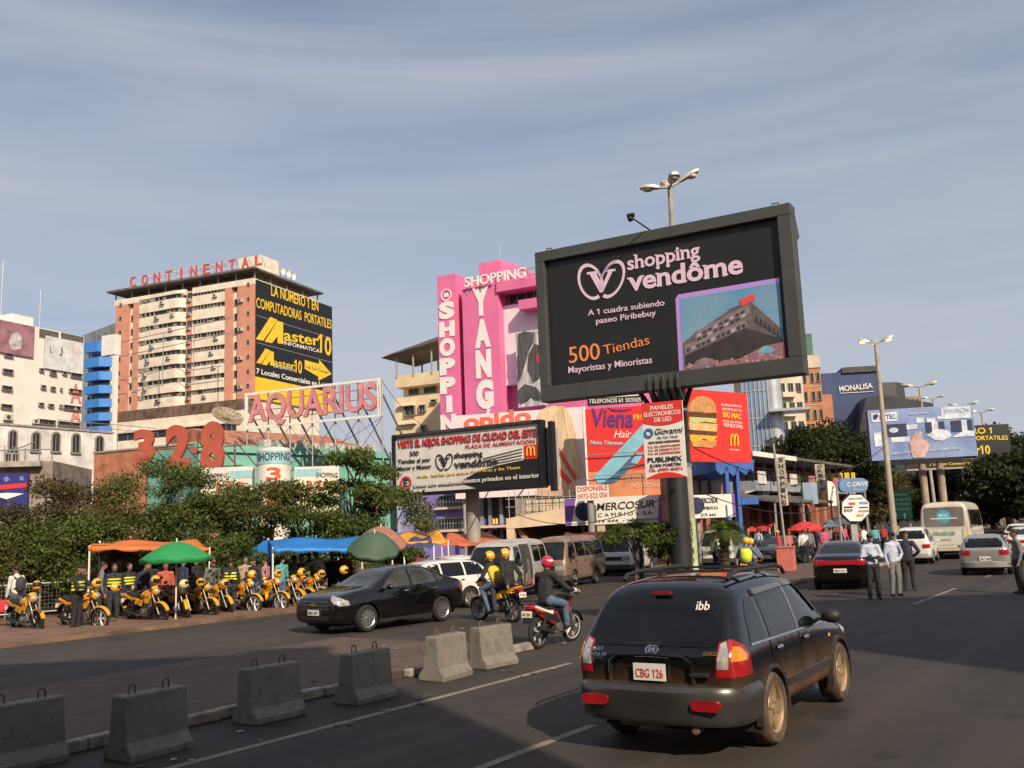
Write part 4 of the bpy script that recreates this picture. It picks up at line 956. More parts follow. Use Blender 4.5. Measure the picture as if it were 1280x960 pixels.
letters(s, 'MERCOSUR', x0 + wx * .14, z0 + hz * .64, x0 + wx * .58, z0 + hz * .64, hz * .22, DARKL, y=-.03, bold=.02); letters(s, 'CAMBIOS S.A.', x0 + wx * .14, z0 + hz * .36, x0 + wx * .58, z0 + hz * .36, hz * .13, DARKL, y=-.03); letters(s, '519 444', x0 + wx * .14, z0 + hz * .06, x0 + wx * .5, z0 + hz * .06, hz * .14, DARKL, y=-.03)
s.part('post', GREYP, MB().cyl((x0 + .3, .4, 0), (x0 + .3, .4, z1 - .1), .09, n=10).cyl((x1 - .4, .4, 0), (x1 - .4, .4, z1 - .1), .09, n=10))
# ---- hair iron hoarding
a = at(732, 506, 59); s = T('hair_iron_hoarding', 'red and orange hoarding showing a pale blue hair iron', 'billboard', V((a.x, a.y, 0)), R(-14))
x0, z0, x1, z1 = s.rect(734, 507, 870, 628, 0); SAL = mat('print_salmon', (.76, .30, .14), .5, 0, .25, .5)
zm = s.xz(780, 588)[1]
s.part('panel', VRED, MB().box(x0, 0, zm, x1, .3, z1)); s.part('lower_panel', SAL, MB().box(x0, 0, z0, x1, .3, zm)); s.part('frame', WHITE, MB().box(x0 - .12, -.04, z0, x0, .3, z1))
plet(s, 'Viena', 738, 533, 791, 533.5, 22, mat('print_indigo', (.10, .03, .22), .5, 0, .05), bold=.03, y=-.04, shear=.05)
s.poly('swash', MATS['print_indigo'], [(757, 508), (764, 511), (778, 512), (790, 511), (779, 514.5), (766, 514)], -.04, .02)
plet(s, 'PROFESIONAL', 792, 525, 840, 525, 7, YEL, bold=.02, y=-.04); plet(s, 'Hair', 767.5, 547, 788, 547, 9, PWHITE, bold=.01, shear=.25, y=-.04); plet(s, 'Nano Titanium', 738, 555, 778.5, 556, 4.6, mat('print_skyblue', (.45, .68, .8), .5, 0, .05), bold=.02, y=-.04)
IRON = mat('iron_blue', (.24, .55, .68), .5, 0, .15, 1); IROND = mat('iron_dark', (.04, .16, .28), .5, 0, .2, 1)
s.poly('picture', IRON, [(742, 597), (748, 590), (802, 532), (812, 530), (812, 546), (760, 602), (748, 604)], -.05, .03)
s.poly('picture', IROND, [(752, 605), (764, 596), (796, 566), (800, 572), (770, 602), (762, 604)], -.06, .03); s.poly('picture', IRON, [(788, 578), (797, 566), (806, 566), (796, 580)], -.065, .03)
plet(s, 'LOS MEJORES', 783, 601, 826, 598, 4, mat('print_peach', (.85, .6, .45), .5, 0, .05), y=-.04); plet(s, 'PROFESIONALES', 788, 610, 829, 608, 5, MATS['print_peach'], y=-.04)
s.part('scaffold', STEEL, MB().box(x0, -.3, zm - .3, x1, -.26, zm - .25).box(x0, -.3, z1 - 2.9, x1, -.26, z1 - 2.85).cyl((s.xz(805, 560)[0], -.28, z0 - 1), (s.xz(805, 560)[0], -.28, zm), .03, n=5))
for a_ in (.05, .5, .95): s.part('post', GREYP, MB().cyl((x0 + (x1 - x0) * a_, .5, 0), (x0 + (x1 - x0) * a_, .5, z1), .12, n=8))
s2 = T('phone_sign', 'thin black strip sign with a telephone number above the hair iron hoarding', 'sign', s.M @ V((0, -.1, 0)), s.rz)
x0, z0, x1, z1 = s2.rect(734, 496.5, 803, 505); s2.part('panel', BLK, MB().box(x0, 0, z0, x1, .2, z1)); plet(s2, 'TELEFONOS 61 503505', 736, 504, 801, 502, 5, PWHITE, y=-.03, bold=.015); s2.part('edge', WHITE, MB().box(x0, -.02, z1, x1, .2, z1 + .06))
a = at(719.5, 606, 55.5); s = T('vacancy_sign', 'small white sign with red words DISPONIBLE and a telephone number', 'sign', V((a.x, a.y, 0)), R(-14)); x0, z0, x1, z1 = s.rect(720, 606.5, 761, 625.5)
s.part('panel', PWHITE, MB().box(x0, 0, z0, x1, .06, z1)); plet(s, 'DISPONIBLE', 722, 615, 759.5, 612, 6, ORLET, y=-.02, bold=.015); plet(s, '0973-522 056', 722.5, 624, 759.5, 621, 6, ORLET, y=-.02, bold=.01)
s.part('post', GREYP, MB().cyl(((x0 + x1) / 2 - .2, .35, 0), ((x0 + x1) / 2 - .2, .35, z1 - .1), .2, n=14), smooth=True)
# ---- hoarding with a blonde woman
a = at(568, 522, 64); s = T('fashion_hoarding', 'pale pink hoarding with a blonde woman holding red straps', 'billboard', V((a.x, a.y, 0)), R(-15))
x0, z0, x1, z1 = s.rect(568, 514, 731, 620); PKP = mat('print_pale_pink', (.76, .58, .62), .5, 0, .2, .5, col2=(.80, .72, .72))
s.part('panel', PKP, MB().box(x0, 0, z0, x1, .3, z1)); s.part('frame', WHITE, MB().box(x1, -.05, z0, x1 + .18, .3, z1))
plet(s, 'opido', 580, 536, 664, 527, 17, mat('print_coral', (.72, .16, .10), .5, 0, .05), bold=.06, y=-.04)
HAIR = mat('print_blonde', (.50, .33, .17), .5, 0, .5, 2.2, col2=(.74, .62, .44), stretch=(1.8, 1, .25)); SKIN = mat('print_skin', (.74, .50, .36), .5, 0, .2, .8)
s.poly('picture', HAIR, [(671, 521), (676, 512), (690, 507), (705, 508), (714, 520), (720, 545), (727, 575), (731, 596), (712, 600), (700, 610), (676, 600), (670, 560)], -.03, .02)
s.poly('picture', SKIN, [(689, 524), (697, 530), (703, 541), (704, 553), (699, 562), (692, 566), (690, 575), (700, 590), (718, 600), (722, 612), (718, 620), (672, 620), (672, 560), (676, 540)], -.05, .02)
s.poly('picture', mat('print_strap', (.66, .09, .06), .5, 0, .1), [(695, 562), (699, 560), (722, 597), (717, 600)], -.07, .02); s.poly('picture', MATS['print_strap'], [(688, 580), (692, 577), (716, 602), (710, 606)], -.07, .02)
HAIRL = mat('print_blonde_light', (.80, .66, .46), .5, 0, .35, 3, col2=(.62, .44, .24), stretch=(2.5, 1, .25)); s.poly('picture', HAIRL, [(676, 514), (690, 509), (700, 512), (690, 522), (680, 540), (674, 560)], -.065, .02); s.poly('picture', HAIRL, [(704, 512), (712, 522), (717, 548), (722, 572), (718, 576), (711, 552), (707, 530)], -.065, .02); s.poly('picture', mat('print_shadow_skin', (.50, .28, .2), .5, 0, .2, 2), [(688, 540), (697, 543), (696, 545), (689, 543)], -.068, .02); s.poly('picture', MATS['print_shadow_skin'], [(688, 556), (695, 557), (693, 559), (689, 559)], -.068, .02)
s.poly('picture', HAIR, [(702, 530), (708, 540), (710, 560), (724, 598), (716, 599), (704, 575), (700, 558)], -.06, .02)
for a_ in (.05, .5, .95): s.part('post', GREYP, MB().cyl((x0 + (x1 - x0) * a_, .5, 0), (x0 + (x1 - x0) * a_, .5, z1), .12, n=8))
# ---- Vendome billboard on its pole
a = at(490.5, 545, 42); b2 = at(676, 524, 38); s = T('slat_billboard', 'white slatted billboard in a black frame on a grey pole, full of shopping slogans', 'billboard', V((a.x, a.y, 0)), math.atan2(b2.y - a.y, b2.x - a.x))
x0, z0, x1, z1 = s.rect(491, 534, 678, 615.5); wx, hz = x1 - x0, z1 - z0
mb = MB()
n = 56
for k in range(n): xx = x0 + .14 + (wx - .28) * k / n; mb.box(xx, .05, z0 + .14, xx + (wx - .28) / n - .012, .3, z1 - .14)
s.part('slat_panel', PWHITE, mb)
s.part('frame', BLACKM, MB().box(x0, -.06, z0, x1, .4, z0 + .14).box(x0, -.06, z1 - .14, x1, .4, z1).box(x0, -.06, z0 + .14, x0 + .14, .4, z1 - .14).box(x1 - .14, -.06, z0 + .14, x1, .4, z1 - .14), bevel=.01)
s.part('side_casing', PWHITE, MB().box(x0 - .06, -.03, z0 + .01, x0 - .002, .9, z1 - .01)); s.part('back_casing', mat('casing_grey', (.40, .42, .42), .6, .1, .1, 1), MB().box(x0 + .05, .42, z0 + .1, x1 + .22, 1.0, z1 - .3))
s.part('end_louvre', BLACKM, MB().box(x1 + .26, .1, z0 - .15, x1 + .44, .4, z1 - .1))
LTR = mat('print_title_red', (.62, .05, .06), .5, 0, .05)
plet(s, 'VISITE EL MEJOR SHOPPING DE CIUDAD DEL ESTE', 497, 560, 670.5, 544.8, 8.6, DARKL, bold=.05, y=-.0); plet(s, 'VISITE EL MEJOR SHOPPING DE CIUDAD DEL ESTE', 497.3, 559.8, 670.2, 544.6, 8.3, LTR, bold=.02, y=-.02)
plet(s, 'PLAZA DE ALIMENTACIÓN', 582, 560.3, 668.5, 553, 4.2, LTR, bold=.01, y=0.0)
s.poly('dark_field', BLK, [(573, 603), (600, 588), (640, 578), (668, 569), (674.5, 568), (676.5, 605), (600, 611)], .02, .03)
s.poly('picture', PWHITE, [(604, 572), (612, 565), (652, 556), (654, 575), (620, 582), (600, 582)], .015, .035)
for k in range(4): s.poly('picture', mat('print_shadow', (.10, .09, .09), .5, 0, .5, 2), [(603 + k * 2, 573 + k * 2.5), (652, 560.5 + k * 4), (653, 562 + k * 4), (604 + k * 2, 575 + k * 2.5)], .01, .01)
plet(s, '500', 512, 569.8, 523, 569, 5.6, DARKL, y=0.); plet(s, 'Tiendas al por', 497, 579.5, 538, 576.6, 5.2, DARKL, y=0., bold=.01); plet(s, 'Mayor y Menor', 497, 588.3, 539, 585, 5.2, DARKL, y=0., bold=.01)
heart_logo(s, 555, 577.5, 21, 21, -.08, DARKL, y=0., lw=.07)
slab(s, 'shopping', 567.5, 572.5, 603, 569.6, 6.3, DARKL, y=0., bold=.01); slab(s, 'vendôme', 568, 584.8, 622, 580.3, 8.3, DARKL, y=-.012, bold=.03)
plet(s, 'Avda. Adrian Jara entre Pai Perez y Ita Ybate', 521, 597, 650, 586, 3.8, YEL, y=-.01)
plet(s, 'Unico con estacionamientos privados en el interior', 517, 608.7, 674, 596.6, 5.4, mat('letter_midgrey', (.45, .45, .45), .5, 0, 0), y=-.015, bold=.025); plet(s, 'Unico con estacionamientos privados en el interior', 517, 608.7, 674, 596.6, 5.2, PWHITE, y=-.03, bold=.0)
x, z = s.xz(507, 604); s.part('emblem', LTR, MB().lathe([(.22, 0), (.31, 0), (.31, -.03), (.22, -.03)], (x, 0.03, z), 'y', 24, closed=True)); plet(s, 'E', 504.3, 608.2, 509.5, 607.8, 8.6, DARKL, y=0., bold=.01)
s.panel('food_logo', VRED, 655, 556, 671.5, 573.5, .01, .04); arches(s, 663.2, 569.5, 9.5, 11, YEL, y=-.02)
mb = MB(); [mb.box(x0 + .3 + k * .09, -.03, z1 - .12, x0 + .33 + k * .09, -.06 - .02, z1 - .03) for k in range(int((wx - .6) / .09))]; s.part('louvre', mat('frame_grey', (.12, .12, .12), .5, .3, .1), mb)
x, _ = s.xz(591.5, 650, .9); s.part('pole', GREYP, MB().cyl((x, .9, 0), (x, .9, z0 + .6), .30, n=24).cyl((x, .9, z0 - .9), (x, .9, z0 - .85), .33, n=24), smooth=True)
s.part('lamp_bracket', BLACKM, MB().tube([(x1 - .9, -.05, z0), (x1 - .9, -.5, z0 - .3)], .025, 6).tube([(x1 - 2.6, -.05, z0), (x1 - 2.6, -.4, z0 - .35)], .025, 6).box(x - .9, -.3, z0 - .22, x - .2, -.1, z0 - .1))
# ================================================================ street front, right side of the street, distant towers
PURW = mat('violet_render', (.20, .17, .44), .8, 0, .12, .6); BEIGE = mat('beige_render', (.66, .52, .36), .8, 0, .15, .6)
loc = at(508, 640, 67); loc.z = 0
t = T('violet_building', 'violet rendered building with barred windows behind the slatted billboard', 'building', loc, R(-18))
xw = t.xz(650, 640)[0]; H = t.xz(560, 560)[1]
t.part('wall', PURW, MB().box(0, 0, 0, xw, 10, H)); t.part('return_wall', mat('violet_light', (.26, .24, .52), .8, 0, .12, .6), MB().box(-.02, -.9, 0, t.xz(534, 640)[0], 0, H))
def barred(t, xl, yt, xr, yb, y):
    x0, z0, x1, z1 = t.rect(xl, yt, xr, yb, y); mb = MB().box(x0, y - .02, z0, x1, y, z1, 0)
    n = 9
    for k in range(n + 1): xx = x0 + (x1 - x0) * k / n; mb.box(xx - .02, y - .14, z0, xx + .02, y - .1, z1, 1)
    mb.box(x0, y - .14, z0, x1, y - .1, z0 + .06, 1).box(x0, y - .14, (z0 + z1) / 2, x1, y - .1, (z0 + z1) / 2 + .05, 1).box(x0, y - .14, z1 - .06, x1, y - .1, z1, 1)
    mb.box(x0 - .15, y - .5, z0 - .14, x1 + .15, y, z0 - .0, 2)
    return mb.build('window', [GLASS, STEEL, BEIGE], t)
barred(t, 547, 621, 583, 634, 0); barred(t, 549, 647, 582, 662, 0)
mb = MB()
for a, b_ in ((600, 606), (612, 616), (626, 630)): mb.box(t.xz(a, 640)[0], -.3, 0, t.xz(b_, 640)[0], 0, H)
t.part('pilaster', mat('shop_blue_grey', (.25, .3, .42), .7, 0, .3, 1), mb)
t.part('shopfront', DARKG, MB().box(t.xz(600, 640)[0], -.05, 0, xw - .1, -.0, H - 2)); t.part('awning_slab', BEIGE, MB().box(t.xz(596, 640)[0], -1.4, t.xz(610, 660)[1], xw, -.31, t.xz(610, 657)[1]))  # flat dark sheet in place of the shaded shop interior
LITW = mat('lit_window', (.9, .35, .08), .5, 0, .3, 6, emit=1.2)
for a in (613, 616.5, 620): t.panel('lit_window', LITW, a, 648 + (a % 2), a + 2, 655, -.12, .05)
# beige gallery with an outside stair
loc = at(633, 660, 60); loc.z = 0
t = T('beige_gallery', 'beige gallery with a ramped balcony and an outside stair over a dark passage', 'building', loc, R(-12))
X = lambda px, py=650: t.xz(px, py)[0]; Z = lambda py, px=680: t.xz(px, py)[1]
xw = X(875); zs_, zb_ = Z(663), Z(642)
t.part('wall', DARKG, MB().box(0, 3.6, 0, xw, 12, Z(600)))  # back wall coloured dark to stand for shade in the passage
t.part('balcony', BEIGE, MB().prism([(0, Z(661, 640)), (0, Z(648, 640)), (X(700), Z(636, 690)), (xw, Z(640, 800)), (xw, Z(652, 800)), (X(735), Z(652, 735))], 0, .25))
t.part('floor', mat('slab_under', (.3, .25, .2), .8, 0, .2, 1), MB().box(0, .25, Z(654, 700), xw, 3.6, Z(651, 700)))
t.part('column', BEIGE, MB().box(0, 0, 0, .5, .5, Z(660, 640)).box(X(745), .3, 0, X(745) + .5, .8, Z(653, 740)).box(xw - .5, .3, 0, xw, .8, Z(653, 740)))
t.part('stair', mat('stair_terracotta', (.5, .25, .16), .8, 0, .2, 1), MB().prism([(.5, Z(664, 640)), (X(664), 0.8), (X(672), .8), (.5, Z(655, 640))], .6, 2.2))
mb = MB()
for k in range(12): x = .2 + k * (X(735) / 12); mb.cyl((x, .1, Z(650, 690)), (x, .1, Z(612, 700)), .03, n=5)
mb.tube([(0, .1, Z(632)), (xw, .1, Z(632))], .03, 5).tube([(0, .1, Z(622)), (xw, .1, Z(622))], .03, 5)
t.part('railing', STEEL, mb)
t.part('fabric_stall', mat('stall_cloth', (.42, .30, .20), .9, 0, .6, 3, col2=(.7, .6, .45)), MB().box(X(655), .5, Z(640), X(728), 1, Z(624)))
t.part('upper_wall', mat('old_beige', (.4, .32, .24), .85, 0, .3, 1), MB().box(0, 3.2, Z(651, 700), xw, 3.59, Z(560)))
# ---- arcade of shops along the left side of the street
a0 = at(869, 640, 54.5); a1 = at(1056, 640, 82)
t = T('shop_arcade', 'two storey brick arcade of shops with a metal roof along the street', 'building', V((a0.x, a0.y, 0)), math.atan2(a1.y - a0.y, a1.x - a0.x))
Wd = math.hypot(a1.x - a0.x, a1.y - a0.y); X = lambda px, py=630: t.xz(px, py)[0]
zr_ = t.xz(940, 569)[1]; zf = t.xz(950, 612)[1]; zf2 = t.xz(950, 600)[1]
BRICKR = mat('red_brick_wall', (.40, .16, .10), .85, 0, .25, 1.2, bump=.3)
t.part('wall', BRICKR, MB().box(X(920), 2.2, 0, Wd, 4.2, zr_ - .4)); t.part('shop_shadow', DARKG, MB().box(X(920), 2.1, 0, Wd, 2.19, 2.9))  # dark sheet stands for the shade under the gallery
t.part('roof', ROOFM, MB().prism([(-.8, zr_ - .1), (-.8, zr_ + .1), (2, zr_ + .7), (4.6, zr_ + .4), (4.6, zr_ - .1)], X(930), Wd + .6, 'yz')); t.part('roof_edge', WHITE, MB().box(X(930), -.9, zr_ - .2, X(985), -.805, zr_ + .12))
t.part('gallery_slab', mat('gallery_blue_grey', (.30, .34, .40), .7, 0, .2, 1), MB().box(X(930), -.9, zf - .15, Wd, 2.2, zf + .5))
k = 0
for q in range(12):
    x = X(930) + (Wd - X(930)) * q / 11
    t.part('bracket', WHITE, MB().prism([(-.9, zf - .15), (2.2, zf - .15), (2.2, zf - .9)], x - .1, x + .1, 'yz'))
    t.part('column', BRICKR, MB().box(x - .35, -.2, 0, x + .35, .5, zf - .15)); t.part('gallery_post', BLACKM, MB().box(x - .06, -.8, zf + .5, x + .06, -.68, zr_ - .1))
for q in range(11):
    x = X(930) + (Wd - X(930)) * q / 11; t.part('shop_window', mat('shop_glass', (.05, .07, .07), .15, 0, .7, 1.1, col2=(.25, .27, .24)), MB().box(x + .2, 2.1, zf + .7, x + (Wd - X(930)) / 11 - .2, 2.19, zr_ - .6))
    if q % 3 != 1: t.part('shop_banner', [mat('banner_white', (.72, .68, .62), .6, 0, .3, 2), mat('banner_teal', (.3, .5, .52), .6, 0, .2, 2), mat('banner_red', (.6, .2, .17), .6, 0, .4, 3)][q % 3], MB().box(x + .3, -1.0, zf + .3, x + 1.8, -.93, zf + 1.1))
    ac_unit(t, x + .9, zf - 1.2, 2.1, 1.1)
for q in range(5): ac_unit(t, X(934 + q * 14), 3.5 + (q % 2) * .5, -.2, 1.0)
t.part('porch_roof', ROOFM, MB().prism([(-3.2, 3.3), (-3.2, 3.45), (1, 4.2), (1, 4.0)], X(905), X(985), 'yz')); mb = MB(); [mb.cyl((x, -3.1, 0), (x, -3.1, 3.35), .07, n=6) for x in (X(906), X(945), X(984))]; t.part('porch_post', GREYP, mb)
b = T('blue_pavilion', 'shop front with a ragged blue canopy under the red burger billboard', 'building', V((at(872, 640, 50).x, 50, 0)), R(18))
BLUE2 = mat('canopy_blue', (.04, .13, .45), .6, 0, .2, 1); X = lambda px, py=600: b.xz(px, py)[0]; Z = lambda py, px=900: b.xz(px, py)[1]
b.part('canopy', BLUE2, MB().prism([(X(874), Z(593)), (X(874), Z(575)), (X(932), Z(577)), (X(930), Z(592)), (X(926), Z(588)), (X(920), Z(596)), (X(912), Z(589)), (X(905), Z(597)), (X(898), Z(590)), (X(890), Z(595)), (X(884), Z(589))], -1, 2)); b.part('column', BLUE2, MB().box(X(895), -1, 0, X(899), -.6, Z(585)).box(X(908), -1, 0, X(912), -.6, Z(585)))
b.part('wall', BRICKR, MB().box(X(868), 2.2, 0, X(936), 4, Z(578))); mb = MB()
for a, c in ((875, 885), (888, 896), (900, 908), (913, 924)): b.part('window', mat('shop_glass', (.05, .07, .07)), MB().box(X(a), 2.1, Z(615), X(c), 2.19, Z(598)))
b.part('balcony', BLUE2, MB().box(X(915), -.8, Z(632), X(936), 2.1, Z(623)))
def vsign(body, lab, px, py0, py1, z, w, m):
    c = at(px, (py0 + py1) / 2, z); s = T('vertical_sign', lab, 'sign', V((c.x, c.y, 0)), math.atan2(c.y, c.x) - math.pi / 2)
    x0, z0, x1, z1 = s.rect(px - w / 2, py0, px + w / 2, py1); s.part('panel', mat('old_sign_beige', (.52, .47, .36), .7, 0, .35, 2), MB().box(x0, 0, z0, x1, .3, z1))
    n = len(body)
    for k, c_ in enumerate(body): zz = z1 - (z1 - z0) * (k + .85) / n; letters(s, c_, x0 + (x1 - x0) * .25, zz, x1 - (x1 - x0) * .25, zz, (z1 - z0) / n * .68, m, y=-.03, bold=.02, name='letter')
    s.part('bracket', STEEL, MB().box((x0 + x1) / 2 - .04, .3, z0 + .3, (x0 + x1) / 2 + .04, 1.6, z0 + .4).box((x0 + x1) / 2 - .04, .3, z1 - .5, (x0 + x1) / 2 + .04, 1.6, z1 - .4)); return s
vsign('SHOPPING', 'tall weathered vertical sign lettered SHOPPING on the arcade', 978, 571, 632, 58, 11, DARKL); s = vsign('CRISTAL', 'weathered vertical sign lettered CRISTAL over an orange panel farther along the arcade', 1026, 580, 620, 68, 12, DARKL)
s.panel('lower_panel', mat('panel_orange', (.6, .28, .08), .6, 0, .4, 2), 1018, 617, 1033, 634, -.05, .3)
c = at(1008, 615, 63); s = T('blue_sheet_sign', 'plain grey blue sheet sign hanging under the arcade gallery', 'sign', V((c.x, c.y, 0)), R(20)); s.panel('panel', mat('sheet_blue', (.24, .33, .42), .6, 0, .2, 1), 1004, 603, 1022, 630, 0, .2); s.part('bracket', STEEL, MB().box(0, .2, s.xz(1010, 606)[1], .1, 1.5, s.xz(1010, 604)[1]))
c = at(1040, 615, 70); s = T('curved_sign', 'white curved sign with slanted script at the far end of the arcade', 'sign', V((c.x, c.y, 0)), R(22)); s.poly('panel', PWHITE, [(1034, 601), (1040, 602), (1047, 612), (1047, 632), (1036, 633)], 0, .2); plet(s, 'Amore', 1039, 631, 1043, 608, 4, DARKL, y=-.03); s.part('bracket', STEEL, MB().box(0, .2, s.xz(1040, 625)[1], .1, 1.5, s.xz(1040, 623)[1]))
c = at(1045, 600, 84); s = T('yellow_fascia', 'yellow shop fascia board at the far end of the arcade', 'sign', V((c.x, c.y, 0)), R(15)); s.panel('panel', mat('fascia_yellow', (.70, .44, .03), .6, 0, .15, 1), 1036, 591, 1069, 634, 0, .3); s.panel('canopy', mat('fascia_yellow', (0, 0, 0)), 1032, 591, 1069, 600, -.8, .8); 
# oval and octagonal signs
c = at(1069, 640, 47); s = T('octagon_sign', 'white octagonal sign covered in small print on a grey post', 'sign', V((c.x, c.y, 0)), R(10))
pts = [(1069.5 + 19.5 * math.cos(R(22.5 + 45 * k)), 635 - 19.2 * math.sin(R(22.5 + 45 * k))) for k in range(8)]; pts2 = [(1069.5 + 18 * math.cos(R(22.5 + 45 * k)), 635 - 17.7 * math.sin(R(22.5 + 45 * k))) for k in range(8)]
s.poly('rim', BLACKM, pts, 0, .15); s.poly('panel', PWHITE, pts2, -.03, .03)
for b_, xl, yl, xr, yr, h_, m_ in (('SHOP', 1055, 640, 1066, 640, 3.5, DARKL), ('SALE', 1071, 646, 1080, 645, 3, LTR)): plet(s, b_, xl, yl, xr, yr, h_, m_, y=-.05, bold=.02)
s.panel('label', mat('label_blue', (.15, .3, .55), .5, 0, .1), 1074, 627, 1085, 630, -.05, .02); s.panel('label', LTR, 1061, 628, 1069, 631, -.05, .02); s.panel('label', NVY, 1055, 633, 1066, 635, -.05, .02); s.panel('label', MATS['letter_grey'], 1061, 622, 1079, 624, -.05, .02); s.panel('label', DARKL, 1074, 633.5, 1085, 635, -.05, .02); s.panel('label', MATS['letter_grey'], 1073, 637.5, 1086, 640, -.05, .02)
s.part('post', GREYP, MB().box(s.xz(1065, 650)[0], .15, 0, s.xz(1073, 650)[0], .3, s.xz(1069, 640)[1]))
c = at(1067, 606, 50); s = T('oval_sign', 'blue rounded sign lettered DRIVE on thin posts above the octagonal sign', 'sign', V((c.x, c.y, 0)), R(12))
def rr(cx, cy, w, h, r): return [(cx + sx * (w / 2 - r) + r * math.cos(a), cy - sy * (h / 2 - r) - r * math.sin(a)) for sx, sy, a0 in ((1, 1, 0), (-1, 1, 90), (-1, -1, 180), (1, -1, 270)) for a in [R(a0 + 15 * q) for q in range(7)]]
s.poly('panel', mat('oval_blue', (.13, .24, .45), .45, 0, .12, 1), rr(1067, 606.5, 36, 18, 8.5), 0, .25); plet(s, 'C-DRIVE', 1059, 608.5, 1085, 607, 5.2, PWHITE, y=-.03, bold=.02, shear=.15); plet(s, 'informatica', 1066, 613, 1078, 613, 1.6, PWHITE, y=-.03)
mb = MB(); [mb.cyl((s.xz(a, 640)[0], .15, 0), (s.xz(a, 640)[0], .15, s.xz(a, 604)[1]), .06, n=8) for a in (1050.5, 1085)]; s.part('post', GREYP, mb)
c = at(1127, 632, 66); s = T('road_sign', 'green motorway direction sign with white lettering and arrows', 'road sign', V((c.x, c.y, 0)), R(-4)); GRN = mat('road_green', (.02, .20, .11), .5, 0, .1, 1)
s.panel('panel', GRN, 1112, 611, 1139.5, 649, 0, .08); 
for k, (b_, xa_, xb_) in enumerate((('HERNANDARIAS', 1117, 1134), ('ITA 20 km', 1114, 1138), ('KM 7 PDTE FRANCO', 1117, 1137), ('MINGA GUAZU 20 km', 1116, 1138))): plet(s, b_, xa_, 620 + k * 6, xb_, 619 + k * 6, 2.5, PWHITE, y=-.02)
for a in (1120, 1131): s.poly('arrow', PWHITE, [(a, 641), (a + 2.4, 644), (a + .8, 644), (a + .8, 648), (a - .8, 648), (a - .8, 644), (a - 2.4, 644)], -.02, .02)
mb = MB(); [mb.cyl((s.xz(a, 640)[0], .15, 0), (s.xz(a, 640)[0], .15, s.xz(a, 612)[1]), .08, n=8) for a in (1115, 1137)]; s.part('post', GREYP, mb)
# lamp post with three lit heads
c = at(1117, 660, 54); s = T('lamp_post', 'slender lamp post with three lit amber lamps', 'street lamp', V((c.x, c.y, 0)), math.atan2(c.y, c.x) - math.pi / 2)
xt, ztop = s.xz(1094.5, 429); LIT = mat('lamp_amber', (1, .62, .22), .4, 0, 0, emit=2.2)
s.part('mast', CONCP, MB().cyl((0, 0, 0), (xt * .93, 0, ztop), .20, .10, n=14), smooth=True)
for q in (R(4), R(95), R(178)): lamp_head(s, xt * .93, ztop, q, .95, .22, LIT, sc=1.1)
for px, pt, zz_, hd in ((1170, 482, 92, (R(5), R(175))), (1222, 506, 110, (R(5), R(175))), (1244, 514, 125, (R(5), R(178))), (1184, 497, 135, (R(0), R(180)))):
    c = at(px, 640, zz_); s = T('lamp_post', {1170: 'grey lamp post with two unlit heads rising behind the bright billboard', 1222: 'distant two headed lamp post above the black billboard', 1244: 'farthest two headed lamp post at the right edge of the black billboard', 1184: 'small distant lamp post just right of the tallest one behind the bright billboard'}[px], 'street lamp', V((c.x, c.y, 0)), math.atan2(c.y, c.x) - math.pi / 2)
    zt_ = s.xz(px, pt)[1]; s.part('mast', CONCP, MB().cyl((0, 0, 0), (-.3, 0, zt_), .2, .1, n=10), smooth=True)
    for q in hd: lamp_head(s, -.3, zt_, q, 1.6, .3, sc=1.5)
# bright LED billboard and the black one behind it
a = at(1083.5, 511, 62); s = T('bright_billboard', 'bright blue and white LED billboard with a hand and gadgets on two concrete posts', 'billboard', V((a.x, a.y, 0)), R(-12))
x0, z0, x1, z1 = s.rect(1087, 509, 1219, 573); wx, hz = x1 - x0, z1 - z0
LB = mat('led_blue_bright', (.10, .16, .36), .4, 0, .7, .35, col2=(.34, .42, .58), emit=.15); LW = mat('led_white_bright', (.62, .66, .72), .4, 0, .3, 2, emit=.2); LD = mat('led_navy', (.03, .04, .09), .4, 0, .2, 1, emit=.2)
s.part('screen', LB, MB().box(x0, 0, z0, x1, .3, z1)); s.part('bezel', DKGREY, MB().box(x0 - .05, .3, z0 - .1, x1 + .05, .7, z1 + .02))
def rp(n_, m_, pts, y): s.part(n_, m_, MB().prism([(x0 + wx * u, z1 - hz * v) for u, v in pts], y, y + .02))
for (u0, v0, u1, v1) in ((.03, .06, .28, .24), (.70, .03, .98, .2), (.04, .45, .11, .72), (.2, .56, .38, .66), (.6, .3, .66, .5), (.36, .33, .46, .42), (.66, .2, .98, .26), (.88, .3, .93, .55), (.46, .2, .53, .3), (.56, .22, .64, .3)): rp('picture', LW, [(u0, v0), (u1, v0), (u1, v1), (u0, v1)], -.04)
rp('picture', LD, [(.16, .3), (.36, .3), (.36, .55), (.16, .55)], -.03); rp('picture', LD, [(.54, .3), (.72, .3), (.72, .5), (.54, .5)], -.03); rp('picture', LD, [(.78, .3), (.98, .3), (.98, .52), (.78, .52)], -.03)
for cu, cv, r_ in ((.235, .42, .045), (.67, .56, .1)): rp('picture', LW, [(cu + r_ * math.cos(q * math.pi / 8), cv + r_ * 1.1 * math.sin(q * math.pi / 8)) for q in range(16)], -.045)
rp('picture', LW, [(.54, .56), (.6, .5), (.74, .5), (.78, .6), (.68, .68)], -.05); rp('picture', LW, [(.78, .62), (.9, .5), (.99, .52), (.99, .62)], -.05)
LS = mat('led_skin', (.55, .36, .32), .4, 0, .4, 1, emit=.35); rp('picture_hand', LS, [(.39, .98), (.37, .7), (.40, .58), (.43, .48), (.46, .46), (.455, .56), (.48, .45), (.50, .5), (.50, .62), (.54, .66), (.56, .76), (.5, .98)], -.06)
